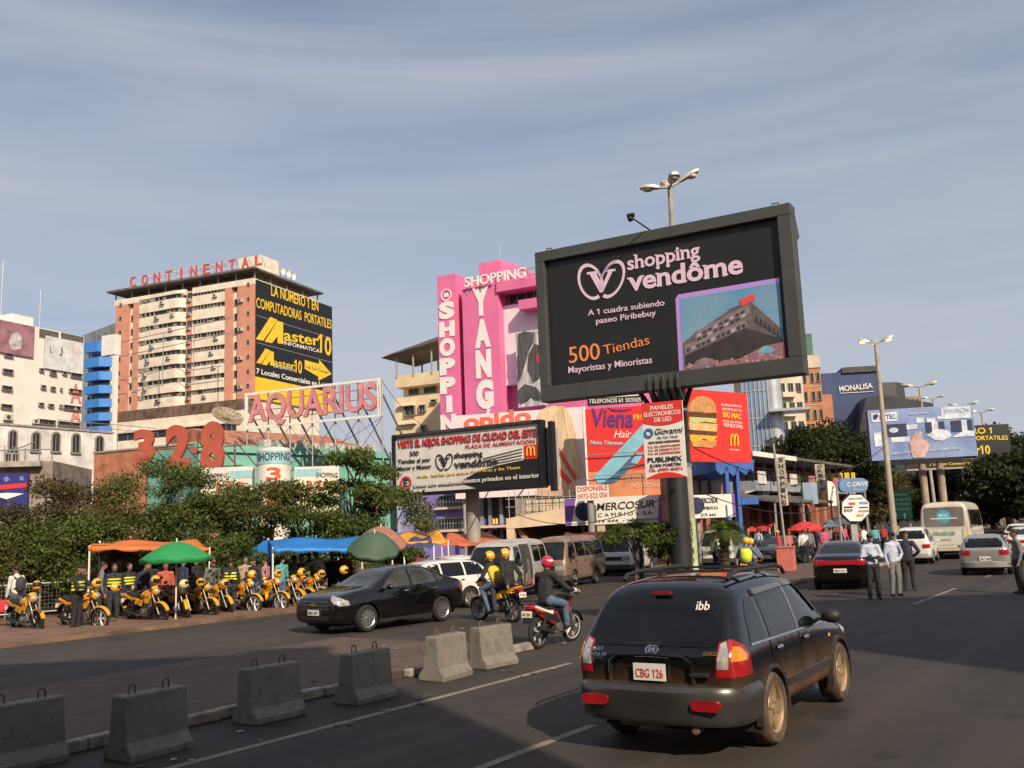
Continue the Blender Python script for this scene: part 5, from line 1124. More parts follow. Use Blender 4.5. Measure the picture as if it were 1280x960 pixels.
letters(s, 'HYTEC', x0 + wx * .11, z1 - hz * .2, x0 + wx * .26, z1 - hz * .195, hz * .09, LD, y=-.06, bold=.02); letters(s, 'ENVISION', x0 + wx * .73, z1 - hz * .15, x0 + wx * .96, z1 - hz * .145, hz * .08, LB, y=-.06); letters(s, 'soluciones', x0 + wx * .4, z1 - hz * .14, x0 + wx * .58, z1 - hz * .13, hz * .04, LW, y=-.06)
letters(s, 'LA MARCA QUE SE PREOCUPA POR EL FUTURO DE AMERICA LATINA', x0 + wx * .18, z1 - hz * .9, x0 + wx * .84, z1 - hz * .86, hz * .035, LW, y=-.06, bold=.01)
rp('logo', LD, [(.05, .1), (.09, .08), (.1, .13), (.07, .2), (.045, .17)], -.05)
CP2 = mat('post_concrete', (.36, .28, .20), .85, 0, .25, 1.5)
for a in (1156.5, 1179): x = s.xz(a, 620, .6)[0]; s.part('post', CP2, MB().cyl((x, .6, 0), (x, .6, z0 + .6), .23, n=14), smooth=True)
s.part('catwalk', BLACKM, MB().box(x0 + .3, -.5, z0 - .35, x1 - 1, -.1, z0 - .3).box(x0 + .3, -.5, z0 - .3, x1 - 1, -.46, z0 - .05))
a = at(1130, 600, 74); s = T('black_billboard', 'black computer shop billboard with yellow words partly behind the bright billboard', 'billboard', V((a.x, a.y, 0)), R(-8))
x0, z0, x1, z1 = s.rect(1130, 533, 1264, 584); s.part('panel', BLK, MB().box(x0, 0, z0, x1, .3, z1))
plet(s, 'NUMERO 1', 1180, 543, 1240, 541.5, 7, YEL, y=-.04, bold=.03); plet(s, 'COMPUTADORAS PORTATILES', 1150, 551.5, 1260, 549.5, 5, YEL, y=-.04, bold=.03); plet(s, 'Master10', 1190, 568, 1238, 567, 10, YEL, y=-.04, bold=.04); plet(s, 'INFORMATICA', 1196, 574, 1218, 573, 2.5, LWHITE, y=-.04)
plet(s, '7 Locales Comerciales en Lai Lai Center', 1162, 582, 1260, 579, 3.4, YEL, y=-.04, bold=.02)
s.part('frame', STEEL, MB().box(x0, -.2, z0 - .12, x1, .2, z0)); x = s.xz(1210, 600, .6)[0]; s.part('post', WHITE, MB().cyl((x, .6, 0), (x, .6, z0 + .5), .38, n=16), smooth=True)
# ---- distant towers
def tower(name, lab, pxl, pyt, pxr, z, rz, depth, m): 
    a = at(pxl, pyt, z); t = T(name, lab, 'building', V((a.x, a.y, 0)), rz); w = t.xz(pxr, pyt)[0]; t.part('wall', m, MB().box(0, 0, 0, w, depth, a.z)); return t, w, a.z
BGL = mat('blue_curtain_wall', (.16, .25, .40), .15, .3, .5, .25, col2=(.30, .42, .6)); SILV = mat('silver_cladding', (.55, .58, .62), .35, .5, .15, .5)
t, w, H = tower('glass_tower', 'blue glass office tower with a pale corner column behind the burger billboard', 925, 455, 962, 108, R(-14), 12, BGL)
t.part('corner_column', SILV, MB().cyl((w, 1, 0), (w, 1, H), 1.1, n=20), smooth=True); mb = MB()
for q in range(7): mb.box(w * q / 7 - .06, -.12, 0, w * q / 7 + .06, 0, H)
for q in range(14): mb.box(0, -.1, H - q * 3.2 - .1, w - .6, 0, H - q * 3.2)
t.part('mullion', SILV, mb); t.part('side_wing', BGL, MB().box(w + 1.1, 2, 0, w + 3, 12, H * .62)); t.part('terrace', SILV, MB().box(w - .5, -2, t.xz(960, 517)[1], w + 4, 2, t.xz(960, 514)[1]))
IVO = mat('ivory_render', (.62, .54, .42), .8, 0, .15, .5); ORB = mat('orange_tower_brick', (.52, .24, .13), .8, 0, .2, .6); GRB2 = mat('green_cladding', (.09, .20, .13), .7, 0, .2, .6)
t, w, H = tower('ivory_tower', 'ivory apartment tower left of the orange brick tower', 960, 462, 1002, 150, R(10), 14, IVO)
for q in range(8):
    z = H - 3 - q * 3.1
    for u in (.05, .3, .55, .78): window(t, w * u, z - .7, w * u + w * .14, z + .7, 0, n=2)
    t.part('balcony', IVO, MB().box(w * .3, -1, z - 1.6, w * .7, 0, z - .8))
t, w, H = tower('orange_tower', 'tall orange brick tower with a green roof block', 999, 449, 1024, 152, R(-16), 12, ORB)
t.part('upper_band', IVO, MB().box(-.1, -.15, H - 1.6, w + .1, 12.1, H + .5)); t.part('roof_block', GRB2, MB().box(.2, 1, H + .5, w - .8, 9, t.xz(1008, 416)[1])); t.part('side_wall', ORB, MB().box(w, 1, 0, w + 1.5, 11, H - 6))
for q in range(10):
    z = H - 3.2 - q * 3
    for u in (.12, .5, .8): window(t, w * u, z - .7, w * u + w * .13, z + .7, 0, n=1)
    t.part('floor_line', IVO, MB().box(-.05, -.08, z - 1.5, w + .05, 0, z - 1.4))
t, w, H = tower('monalisa_building', 'dark blue windowless building with a white name on its front', 1026, 467, 1097, 165, R(-8), 22, mat('slate_blue', (.035, .06, .16), .6, 0, .12, .3))
t.part('parapet', DKGREY, MB().box(w * .38, -.4, H - .2, w + .3, 10, H + .8)); plet(t, 'MONALISA', 1049.5, 489.5, 1091, 485, 6.5, PWHITE, y=-.2, th=.18, bold=.02); t.part('underline', PWHITE, MB().box(*(t.xz(1049, 492)[0], -.2, t.xz(1070, 491)[1]), t.xz(1092, 488)[0], 0, t.xz(1070, 490.3)[1]))
t.part('curved_wing', DKGREY, MB().prism([(w, 0), (w + 3, .5), (w + 5, 3), (w + 6, 8), (w, 8)], 0, t.xz(1104, 478)[1], 'xy')); t.part('glazed_base', mat('dark_glazing', (.05, .055, .06), .3, .1, .3, .3), MB().prism([(t.xz(1064, 525)[0], t.xz(1064, 540)[1]), (t.xz(1073, 502)[0], t.xz(1073, 502)[1]), (t.xz(1097, 500)[0], t.xz(1097, 500)[1]), (w + 7, t.xz(1108, 512)[1]), (w + 7, 0), (t.xz(1064, 525)[0], 0)], -6, -.05))
t, w, H = tower('unfinished_block', 'unfinished concrete frame block showing above the bright billboard', 1112, 497, 1149, 190, R(-6), 10, mat('bare_concrete', (.34, .24, .18), .9, 0, .2, .5))
for q in range(3):
    for u in range(7): t.part('opening', DARKG, MB().box(w * (u + .2) / 7, -.05, H - 2.6 - q * 3.2, w * (u + .85) / 7, 0, H - .6 - q * 3.2))
# ================================================================ vehicles (local +x is the front, +y the left side)
TYRE = mat('tyre_rubber', (.022, .020, .018), .85, 0, .3, 5); RIMS = mat('alloy_rim', (.55, .54, .52), .3, .9, .15, 4)
TYRED = mat('dusty_tyre', (.115, .072, .048), .9, 0, .4, 4); RIMD = mat('dusty_rim', (.55, .40, .25), .4, .55, .25, 5)
TRIM = mat('black_trim', (.02, .02, .021), .55, 0, .15, 5); CHROME = mat('chrome', (.65, .65, .65), .15, 1, .05, 3)
TINT = mat('tinted_glass', (.006, .007, .007), .03, 0, .2, 1, spec=.5); CLEARG = mat('screen_glass', (.014, .017, .017), .03, 0, .5, 1.3, spec=.5)
LAMPR = mat('lamp_red', (.34, .01, .014), .2, 0, .15, 9, coat=.5); LAMPA = mat('lamp_orange', (.75, .25, .02), .2, 0, .1, 9, coat=.5); LAMPC = mat('lamp_clear', (.62, .62, .60), .12, .4, .3, 14, coat=.8)
PLATEW = mat('number_plate', (.72, .70, .66), .5, 0, .05, 3); SOOT = mat('underbody', (.012, .011, .010), .9, 0, .2, 3)
def ring(st):
    x, zb, wl, zt, wb, ztop, wt = st
    h = ztop - zt
    pts = [(0, zb), (wl * .6, zb), (wl * .93, zb + .02), (wl, zb + .12), (max(wl, wb) + .012, zb + (zt - zb) * .62), (wb, zt), (wt + (wb - wt) * .28, zt + h * .76), (wt * .90, ztop - h * .035), (wt * .55, ztop), (0, ztop + .008)]
    full = pts + [(-y, z) for y, z in reversed(pts[1:-1])]
    return [V((x, y, z)) for y, z in full]
DG = None
def evaluated(o):
    dg = bpy.context.evaluated_depsgraph_get(); dg.update()
    return bpy.data.meshes.new_from_object(o.evaluated_get(dg))
def body_mesh(stations, arches=(), sub=2):
    rs = [ring(s) for s in sorted(stations)]
    n = len(rs[0]); mb = MB(); vs = [p for r in rs for p in r]; fs = []
    for i in range(len(rs) - 1):
        for k in range(n): fs.append((i * n + k, i * n + (k + 1) % n, (i + 1) * n + (k + 1) % n, (i + 1) * n + k))
    fs.append(tuple(range(n - 1, -1, -1))); fs.append(tuple((len(rs) - 1) * n + k for k in range(n)))
    mb.add(vs, fs); o = mb.build('tmp_body', SOOT, sub=sub)
    me = evaluated(o); bpy.data.objects.remove(o)
    o = bpy.data.objects.new('tmp_body', me); COL.objects.link(o)
    cut = []
    for (x, z, r, w0) in arches:
        for sg in (1, -1):
            c = MB().cyl((x, sg * w0, z), (x, sg * 2, z), r, n=28).build('tmp_cut', SOOT); cut.append(c)
            m = o.modifiers.new('b', 'BOOLEAN'); m.operation = 'DIFFERENCE'; m.object = c; m.solver = 'EXACT'
    if cut:
        me = evaluated(o); o.modifiers.clear(); bpy.data.objects.remove(o)
        for c in cut: bpy.data.objects.remove(c)
    else: bpy.data.objects.remove(o)
    return me
class Car:
    def __init__(s, name, label, cat, x, y, ang, paintm, stations, arches, group=None, sub=2):
        s.t = T(name, label, cat, (x, y, 0), R(ang), group); s.o = s.t.o; s.paint = paintm
        me = body_mesh(stations, arches, sub); me.materials.clear(); me.materials.append(paintm)
        for p in me.polygons: p.use_smooth = True
        try: me.set_sharp_from_angle(angle=R(50))
        except Exception: pass
        b = bpy.data.objects.new('body', me); COL.objects.link(b); b.parent = s.o; s.body = b
        bm = bmesh.new(); bm.from_mesh(me); s.bvh = BVHTree.FromBMesh(bm); bm.free()
    def proj(s, name, m, poly, d, off=.006, step=.12, both=False, parent=None, skirt=.03, label=None):
        """a shaped piece laid on the body: outline in the plane across direction d, pressed on to the surface"""
        d = V(d).normalized()
        if abs(d.z) > .9: u, v = V((1, 0, 0)), V((0, 1, 0))
        else: u = V((-d.y, d.x, 0)).normalized(); v = V((0, 0, 1))
        bm = bmesh.new(); vv = [bm.verts.new((a, b, 0)) for a, b in poly]; bm.faces.new(vv)
        bmesh.ops.triangulate(bm, faces=bm.faces[:])
        for _ in range(4):
            es = [e for e in bm.edges if e.calc_length() > step]
            if not es: break
            bmesh.ops.subdivide_edges(bm, edges=es, cuts=1); bmesh.ops.triangulate(bm, faces=[f for f in bm.faces if len(f.verts) > 3])
        P = []
        for w in bm.verts:
            base = u * w.co.x + v * w.co.y
            hit, nrm, _, _ = s.bvh.ray_cast(base - d * 6, d)
            if hit is None: 
                near = s.bvh.find_nearest(base - d * 1.0); hit = near[0]
            P.append(hit - d * off)
        bm.verts.index_update()
        fs = [tuple(w.index for w in f.verts) for f in bm.faces]; bd = [(e.verts[0].index, e.verts[1].index) for e in bm.edges if e.is_boundary]
        bm.free(); res = []
        for sg in ((1, -1) if both else (1,)):
            Q = [V((p.x, p.y * sg, p.z)) for p in P]; dd = V((d.x, d.y * sg, d.z)); n = len(Q)
            mb = MB().add(Q + [p + dd * skirt for p in Q], fs + [(a, b, b + n, a + n) for a, b in bd])
            o = mb.build(name, m, parent or s.o, smooth=True)
            if label: o['label'] = label
            res.append(o)
        return res[0] if not both else res
    def wheels(s, xf, xr, r, yw, wid=.2, tm=TYRE, rm=RIMS, spokes=5, rr=.62, dish=.03):
        for x in (xf, xr):
            for sg in (1, -1):
                c = V((x, sg * (yw - wid / 2), r)); h = wid / 2
                prof = [(r * rr, -h * .9), (r * .9, -h), (r * .985, -h * .72), (r, -h * .3), (r, h * .3), (r * .985, h * .72), (r * .9, h), (r * rr, h * .9)]
                w = MB().lathe(prof, c, 'y', 32).build('wheel', tm, s.o, smooth=True)
                mb = MB(); o = sg * h
                rim = [(r * rr * 1.02, h * .85), (r * rr, h * .92), (r * rr * .9, h * .75), (r * rr * .86, h * .2), (0, h * .1)]
                mb.lathe([(a, b * sg) for a, b in rim], c, 'y', 32)
                for k in range(spokes):
                    a0 = 2 * math.pi * k / spokes
                    for da in ((-.16, .16),):
                        wd = .20 * r * rr * (5 / max(5, spokes)) * 1.25
                        ca, sa = math.cos(a0), math.sin(a0); pa = []
                        for rad, ww in ((.05 * r, wd * .9), (r * rr * .95, wd)):
                            for q in (-1, 1): pa.append((c.x + rad * ca - q * ww * sa, c.z + rad * sa + q * ww * ca))
                        y0, y1 = c.y + sg * h * .35, c.y + sg * (h * .78 - dish * .3)
                        quad = [pa[0], pa[1], pa[3], pa[2]]; mb.prism(quad, y0, y1)
                mb.lathe([(0, sg * h * .8), (r * .13, sg * h * .78), (r * .15, sg * h * .4)], c, 'y', 14)
                mb.build('rim', rm, w, smooth=True)
                MB().lathe([(0, sg * h * .02), (r * rr * .92, sg * h * .02)], c, 'y', 20).build('brake', SOOT, w)
    def plate(s, x, z, w, h, text, lm, rear=True, y=0., m=None):
        e = -1 if rear else 1
        p = MB().box(min(x, x + e * .015), y - w / 2, z - h / 2, max(x, x + e * .015), y + w / 2, z + h / 2).build('number_plate', m or PLATEW, s.o)
        t = T.__new__(T); t.o = p
        o = letters(t, text, -w * .43, 0, w * .43, 0, h * .5, lm, y=0, th=.004, bold=.01)
        for v in o.data.vertices:
            a, b, c = v.co; v.co = V((x + e * .018 + e * (-b), y + (a if not rear else -a) * 1, z - h * .3 + c)) if False else V((x + e * (.016 + .004 - abs(b)), y + (-a if rear else a), z - h * .32 + c))
        return p
    def part(s, name, m, mb, parent=None, **k): return mb.build(name, m, parent or s.o, **k)
def sweep(path, sec, m0=0):
    """a section (outward, up) carried along a plan path of (x, y), outward to its right"""
    mb = MB(); n = len(sec); vs = []
    P = [V((p[0], p[1], 0)) for p in path]
    for i, p in enumerate(P):
        d = (P[min(i + 1, len(P) - 1)] - P[max(0, i - 1)]).normalized(); nr = V((d.y, -d.x, 0))
        vs += [p + nr * a + V((0, 0, b)) for a, b in sec]
    fs = [(i * n + k, (i + 1) * n + k, (i + 1) * n + k + 1, i * n + k + 1) for i in range(len(P) - 1) for k in range(n - 1)]
    fs += [tuple(range(n)), tuple((len(P) - 1) * n + k for k in reversed(range(n)))]
    return mb.add(vs, fs)
def rrect(x0, y0, x1, y1, r, n=4):
    return [(cx + r * math.cos(a), cy + r * math.sin(a)) for cx, cy, a0 in ((x1 - r, y1 - r, 0), (x0 + r, y1 - r, 90), (x0 + r, y0 + r, 180), (x1 - r, y0 + r, 270)) for a in [R(a0 + 90 * q / n) for q in range(n + 1)]]

SD_ = (0, -1, 0)
# ---------------------------------------------------------------- the dusty black SUV
PBLK = mat('paint_black', (.004, .004, .0045), .12, 0, .0, 1.2, coat=.5); DUSTY = mat('dusty_black', (.022, .020, .018), .38, 0, .5, 1.6, coat=.35, col2=(.05, .038, .028)); CLAD = mat('grey_bumper', (.075, .072, .07), .30, .4, .2, 2.2, coat=.3)
SUVB = bpy.data.materials.new('paint_black_dusty_sills'); SUVB.use_nodes = True
def dusty_paint(m, col, dust, z0, z1, rough=.2):
    """body paint with road dust that thins out up the door"""
    nt = m.node_tree; N = nt.nodes; L = nt.links; b = N['Principled BSDF']
    tc = N.new('ShaderNodeTexCoord'); sp = N.new('ShaderNodeSeparateXYZ'); L.new(tc.outputs['Object'], sp.inputs[0])
    nz = N.new('ShaderNodeTexNoise'); nz.inputs['Scale'].default_value = 2.2; nz.inputs['Detail'].default_value = 7; L.new(tc.outputs['Object'], nz.inputs[0])
    mr = N.new('ShaderNodeMapRange'); mr.inputs[1].default_value = z1; mr.inputs[2].default_value = z0; L.new(sp.outputs[2], mr.inputs[0])
    mu = N.new('ShaderNodeMath'); mu.operation = 'MULTIPLY'; ad = N.new('ShaderNodeMapRange'); ad.inputs[1].default_value = .3; ad.inputs[2].default_value = .7; ad.inputs[3].default_value = .3; L.new(nz.outputs[0], ad.inputs[0])
    L.new(mr.outputs[0], mu.inputs[0]); L.new(ad.outputs[0], mu.inputs[1])
    mx = N.new('ShaderNodeMix'); mx.data_type = 'RGBA'; mx.inputs[6].default_value = lin(col); mx.inputs[7].default_value = lin(dust); L.new(mu.outputs[0], mx.inputs[0]); L.new(mx.outputs[2], b.inputs['Base Color'])
    rr = N.new('ShaderNodeMapRange'); rr.inputs[3].default_value = rough; rr.inputs[4].default_value = .8; L.new(mu.outputs[0], rr.inputs[0]); L.new(rr.outputs[0], b.inputs['Roughness'])
    b.inputs['Coat Weight'].default_value = .4; b.inputs['Coat Roughness'].default_value = .05
dusty_paint(SUVB, (.004, .0042, .0045), (.27, .145, .075), .18, .92, .10)
SUV = [(-2.25, .50, .66, .92, .66, .99, .58), (-2.21, .43, .80, .97, .82, 1.03, .74), (-2.12, .38, .86, 1.0, .885, 1.14, .78), (-1.98, .35, .885, 1.03, .905, 1.40, .74), (-1.78, .34, .895, 1.04, .91, 1.63, .69), (-1.62, .33, .90, 1.04, .912, 1.69, .68), (-.9, .31, .90, 1.04, .912, 1.73, .67), (-.1, .30, .90, 1.03, .912, 1.73, .67), (.32, .30, .90, 1.03, .91, 1.66, .66), (.72, .30, .90, 1.02, .905, 1.40, .68), (1.08, .30, .90, .99, .90, 1.14, .74), (1.22, .31, .90, .97, .895, 1.09, .76), (1.7, .33, .89, .92, .87, 1.02, .74), (2.08, .36, .84, .80, .80, .90, .66), (2.25, .44, .70, .68, .62, .74, .48)]
c = Car('suv', 'dusty black SUV with a grey rear bumper and roof rails driving away in front', 'car', 2.52, 11.76, 57, SUVB, SUV, [(1.37, .36, .43, .60), (-1.25, .36, .43, .60)])
c.wheels(1.37, -1.25, .365, .93, .235, TYRED, RIMD, 5, .66)
BK = (1, 0, 0)
c.proj('rear_window', TINT, rrect(-.70, 1.075, .70, 1.545, .10), BK, .008)
for p in ([(-1.78, 1.09), (-1.30, 1.08), (-1.32, 1.50), (-1.50, 1.50), (-1.66, 1.36)],): c.proj('quarter_window', TINT, p, (0, -1, 0), .006, both=True)
for p in ([(-1.18, 1.08), (-.28, 1.07), (-.28, 1.55), (-1.19, 1.55)], [(-.18, 1.07), (.82, 1.06), (.74, 1.20), (.42, 1.50), (.30, 1.555), (-.18, 1.555)]):
    ds = c.proj('side_window', TINT, p, (0, -1, 0), .006, both=True)
for p, hx in (([(-1.22, 1.055), (-.245, 1.05), (-.245, .50), (-.86, .48), (-.92, .68), (-1.05, .82), (-1.22, .86)], -1.0), ([(-.215, 1.05), (.90, 1.03), (.95, .72), (.90, .50), (-.215, .50)], -.04)):
    for k, d in enumerate(c.proj('door', SUVB, p, (0, -1, 0), .007, both=True, skirt=.012)):
        sg = 1 if k == 0 else -1
        MB().ball((hx, sg * .935, .955), (.10, .025, .028), 12, 6).build('handle', CHROME, d, smooth=True)
c.proj('door_moulding', CLAD, [(-.80, .52), (.92, .52), (.94, .60), (-.82, .60)], (0, -1, 0), .02, both=True)
VS = mat('visor_smoke', (.10, .105, .11), .25, 0, .1); c.proj('rain_visor', VS, [(-1.22, 1.52), (-.22, 1.545), (-.22, 1.595), (-1.22, 1.575)], SD_, .03, both=True); c.proj('rain_visor', VS, [(-.18, 1.545), (.26, 1.54), (.46, 1.44), (.72, 1.18), (.78, 1.19), (.50, 1.49), (.30, 1.59), (-.18, 1.595)], SD_, .03, both=True); c.proj('pillar_strip', VS, [(-.27, 1.07), (-.19, 1.07), (-.19, 1.545), (-.27, 1.545)], SD_, .012, both=True); c.proj('window_seal', CHROME, [(-1.78, 1.06), (.84, 1.035), (.84, 1.055), (-1.78, 1.08)], SD_, .012, both=True)
c.proj('tailgate', SUVB, rrect(-.78, .62, .78, 1.06, .06), BK, .007, skirt=.012)
tr = c.proj('plate_recess', TRIM, rrect(-.42, .70, .42, .97, .08), BK, .003)
c.plate(-2.292, .835, .35, .165, 'CBG 126', mat('plate_red', (.55, .04, .03), .5, 0, 0))
pt = T.__new__(T)
c.part('plate_lip', SUVB, MB().tube([(-2.27, -.46, .70), (-2.285, -.44, .93), (-2.29, -.36, .985), (-2.295, 0, 1.0), (-2.29, .36, .985), (-2.285, .44, .93), (-2.27, .46, .70)], .022, 8), smooth=True)
c.part('tailgate_handle', TRIM, MB().box(-2.30, -.62, .80, -2.25, -.42, .845), bevel=.012)
ov = [(.075 * math.cos(R(15 * q)), 1.045 + .048 * math.sin(R(15 * q))) for q in range(24)]; c.proj('badge', CHROME, ov, BK, .012, step=.04); c.proj('badge_field', TRIM, [(a * .78, 1.045 + (b - 1.045) * .74) for a, b in ov], BK, .014, step=.04); c.proj('badge_letter', CHROME, [(-.035, 1.02), (-.018, 1.02), (-.008, 1.04), (.010, 1.04), (.012, 1.02), (.03, 1.02), (.036, 1.07), (.018, 1.07), (.010, 1.052), (-.010, 1.052), (-.014, 1.07), (-.03, 1.07)], BK, .017, step=.04)
def rear_text(c, body, y0, y1, z, h, m, x, name='lettering'):
    p = T.__new__(T); p.o = c.o; o = letters(p, body, 0, 0, y0 - y1, 0, h, m, y=0, th=.006, name=name, bold=.01)
    for v in o.data.vertices:
        a, b, q = v.co; h_ = c.bvh.ray_cast(V((-6, y0 - a, z + q)), V((1, 0, 0)))[0]; v.co = V(((h_.x if h_ else x) - .012 - (.006 - b), y0 - a, z + q))
    return o
rear_text(c, '4x4 GLX', .74, .55, 1.02, .035, CHROME, -2.245); rear_text(c, 'SANTA FE', .75, .50, .965, .032, CHROME, -2.25); rear_text(c, 'GOLD', -.56, -.70, 1.01, .03, mat('badge_gold', (.5, .3, .08), .3, .8, .1), -2.25)
rear_text(c, 'ibb', -.40, -.54, 1.42, .08, WHITE, -2.03, 'sticker')
c.part('brake_lamp', LAMPR, MB().box(-1.90, -.10, 1.57, -1.85, .10, 1.60))
c.part('rear_wiper', TRIM, MB().tube([(-2.20, -.05, 1.07), (-2.18, -.1, 1.10), (-2.16, .30, 1.09)], .012, 6))
# lamps wrap the rear corner: laid on along the corner's diagonal
dg = V((1, -.75, 0)).normalized(); uu = V((-dg.y, dg.x, 0))
uc = uu.dot(V((-2.2, .86, 0)))
def lamp(nm, m_, pts, off): return c.proj(nm, m_, [(uc + a, z) for a, z in pts], dg, off, both=True, step=.06)
L1 = lamp('tail_lamp', LAMPR, [(-.17, .80), (-.16, .98), (-.10, 1.12), (.02, 1.155), (.16, 1.09), (.24, .98), (.25, .80)], .012)
lamp('lamp_lens', LAMPC, [(-.16, .88), (-.15, .98), (-.09, 1.11), (-.03, 1.14), (-.06, .88)], .017); lamp('indicator', LAMPA, [(-.03, .95), (.02, 1.09), (.10, 1.08), (.19, 1.0), (.20, .95)], .017)
path = [(-.92, -.90), (-1.62, -.905), (-1.7, -.90), (-2.02, -.88), (-2.20, -.78), (-2.29, -.60), (-2.32, -.3), (-2.33, 0), (-2.32, .3), (-2.29, .60), (-2.20, .78), (-2.02, .88), (-1.7, .90)]
sec = [(-.06, .33), (.00, .34), (.04, .40), (.035, .50), (.055, .55), (.065, .66), (.03, .71), (-.06, .73)]
c.part('rear_bumper', CLAD, sweep([p for p in reversed(path[2:])], [(a, b) for a, b in sec]), smooth=True)
for sg in (1, -1): c.part('reflector_lamp', LAMPR, MB().prism(rrect(sg * .60 - .15, .50, sg * .60 + .15, .60, .045), -2.375, -2.33, 'yz'))
for sg in (1, -1):
    c.part('mud_flap', TRIM, MB().box(-1.67, sg * .80 - .11, .20, -1.65, sg * .80 + .11, .50))
    mb = MB().ball((.70, sg * 1.03, 1.12), (.09, .12, .085), 14, 8).box(.66, sg * .9 - .06, 1.06, .74, sg * .9 + .06, 1.10); c.part('side_mirror', TRIM, mb, smooth=True)
    mb = MB().tube([(-1.55, sg * .60, 1.69), (-1.48, sg * .60, 1.745), (-1.2, sg * .60, 1.77), (0.0, sg * .60, 1.77), (.25, sg * .60, 1.73), (.34, sg * .60, 1.66)], .024, 8).cyl((-.6, sg * .6, 1.70), (-.6, sg * .6, 1.77), .03, n=8); c.part('roof_rail', TRIM, mb, smooth=True)
    arc = [(-1.25 + .455 * math.cos(a), .36 + .455 * math.sin(a)) for a in [math.pi * q / 14 for q in range(-1, 16)]]; arc2 = [(-1.25 + .415 * math.cos(a), .36 + .415 * math.sin(a)) for a in [math.pi * q / 14 for q in range(-1, 16)]]
    for xa in (0, 2.62):
        mb = MB(); n = len(arc)
        for q in range(n - 1):
            A, B_, C_, D_ = arc[q], arc[q + 1], arc2[q + 1], arc2[q]
            mb.add([(p[0] + xa, sg * yy, p[1]) for yy in (.86, .932) for p in (A, B_, C_, D_)], [(4, 5, 6, 7), (0, 1, 5, 4), (2, 3, 7, 6)])
        c.part('arch_trim', CLAD if True else SUVB, mb)
    c.part('side_marker', LAMPA, MB().ball((.98, sg * .905, .86), (.045, .015, .025), 10, 6))
    c.part('headlamp', LAMPC, MB().ball((2.03, sg * .66, .80), (.16, .16, .10), 12, 8), smooth=True)
c.part('roof_bar', TRIM, MB().box(-1.05, -.60, 1.745, -.99, .60, 1.77).box(-.1, -.60, 1.745, -.04, .60, 1.77))
c.part('exhaust', RUST, MB().cyl((-2.28, -.45, .30), (-1.7, -.45, .30), .04, n=10).box(-1.9, -.3, .26, -1.6, .35, .40)); c.part('underbody', SOOT, MB().box(-2.1, -.62, .26, 2.0, .62, .45))
c.part('tow_bracket', RUST, MB().box(-2.28, -.12, .30, -2.1, .35, .36))
SUVC = c
# ---------------------------------------------------------------- sedans, wagons, vans
SEDAN = [(2.27, .34, .64, .68, .62, .79, .52), (2.22, .27, .77, .72, .76, .86, .66), (2.02, .22, .83, .80, .83, .93, .72), (1.7, .20, .85, .86, .855, .99, .74), (1.2, .20, .862, .92, .865, 1.06, .76), (1.0, .20, .866, .93, .868, 1.08, .74), (.55, .20, .868, .95, .87, 1.32, .66), (.22, .20, .868, .96, .87, 1.46, .61), (-.25, .20, .868, .97, .87, 1.52, .60), (-.8, .20, .868, .99, .87, 1.50, .60), (-1.25, .20, .866, 1.01, .868, 1.37, .62), (-1.66, .22, .86, 1.03, .86, 1.15, .68), (-1.85, .24, .85, 1.03, .845, 1.11, .70), (-2.15, .28, .81, .98, .80, 1.06, .68), (-2.26, .38, .66, .85, .66, .93, .56)]
WAGON = [(2.15, .34, .58, .56, .54, .64, .44), (2.08, .26, .76, .64, .74, .72, .62), (1.8, .20, .82, .76, .82, .86, .70), (1.15, .19, .84, .88, .84, 1.0, .72), (.95, .19, .845, .90, .845, 1.04, .70), (.5, .19, .845, .91, .845, 1.28, .62), (.15, .19, .845, .92, .845, 1.42, .58), (-.4, .19, .845, .93, .845, 1.47, .58), (-1.3, .19, .845, .94, .845, 1.46, .58), (-1.75, .21, .84, .95, .84, 1.40, .57), (-2.0, .24, .82, .95, .82, 1.20, .60), (-2.13, .30, .78, .92, .78, 1.0, .66), (-2.2, .38, .64, .84, .64, .92, .54)]
VAN = [(2.36, .36, .70, .82, .66, .94, .58), (2.31, .30, .80, .90, .80, 1.05, .72), (2.2, .27, .83, 1.0, .835, 1.22, .76), (1.95, .26, .84, 1.06, .845, 1.58, .72), (1.68, .26, .845, 1.08, .848, 1.86, .69), (1.4, .26, .845, 1.10, .848, 1.95, .68), (0, .26, .845, 1.12, .848, 1.98, .68), (-1.9, .26, .845, 1.12, .848, 1.97, .68), (-2.2, .27, .84, 1.12, .845, 1.90, .68), (-2.31, .30, .83, 1.1, .83, 1.74, .67), (-2.36, .38, .76, 1.02, .76, 1.5, .62)]
BUS = [(3.5, .5, 1.0, 1.3, 1.0, 1.6, .9), (3.42, .40, 1.10, 1.4, 1.12, 2.4, 1.0), (3.2, .38, 1.14, 1.45, 1.15, 2.78, 1.02), (2.8, .38, 1.15, 1.45, 1.16, 2.85, 1.04), (0, .38, 1.15, 1.45, 1.16, 2.88, 1.04), (-3.1, .38, 1.15, 1.45, 1.16, 2.86, 1.05), (-3.36, .40, 1.14, 1.45, 1.15, 2.80, 1.06), (-3.46, .46, 1.12, 1.45, 1.13, 2.70, 1.04), (-3.5, .52, 1.04, 1.42, 1.05, 2.55, .96)]
SD = (0, -1, 0); FR = (-1, 0, 0)
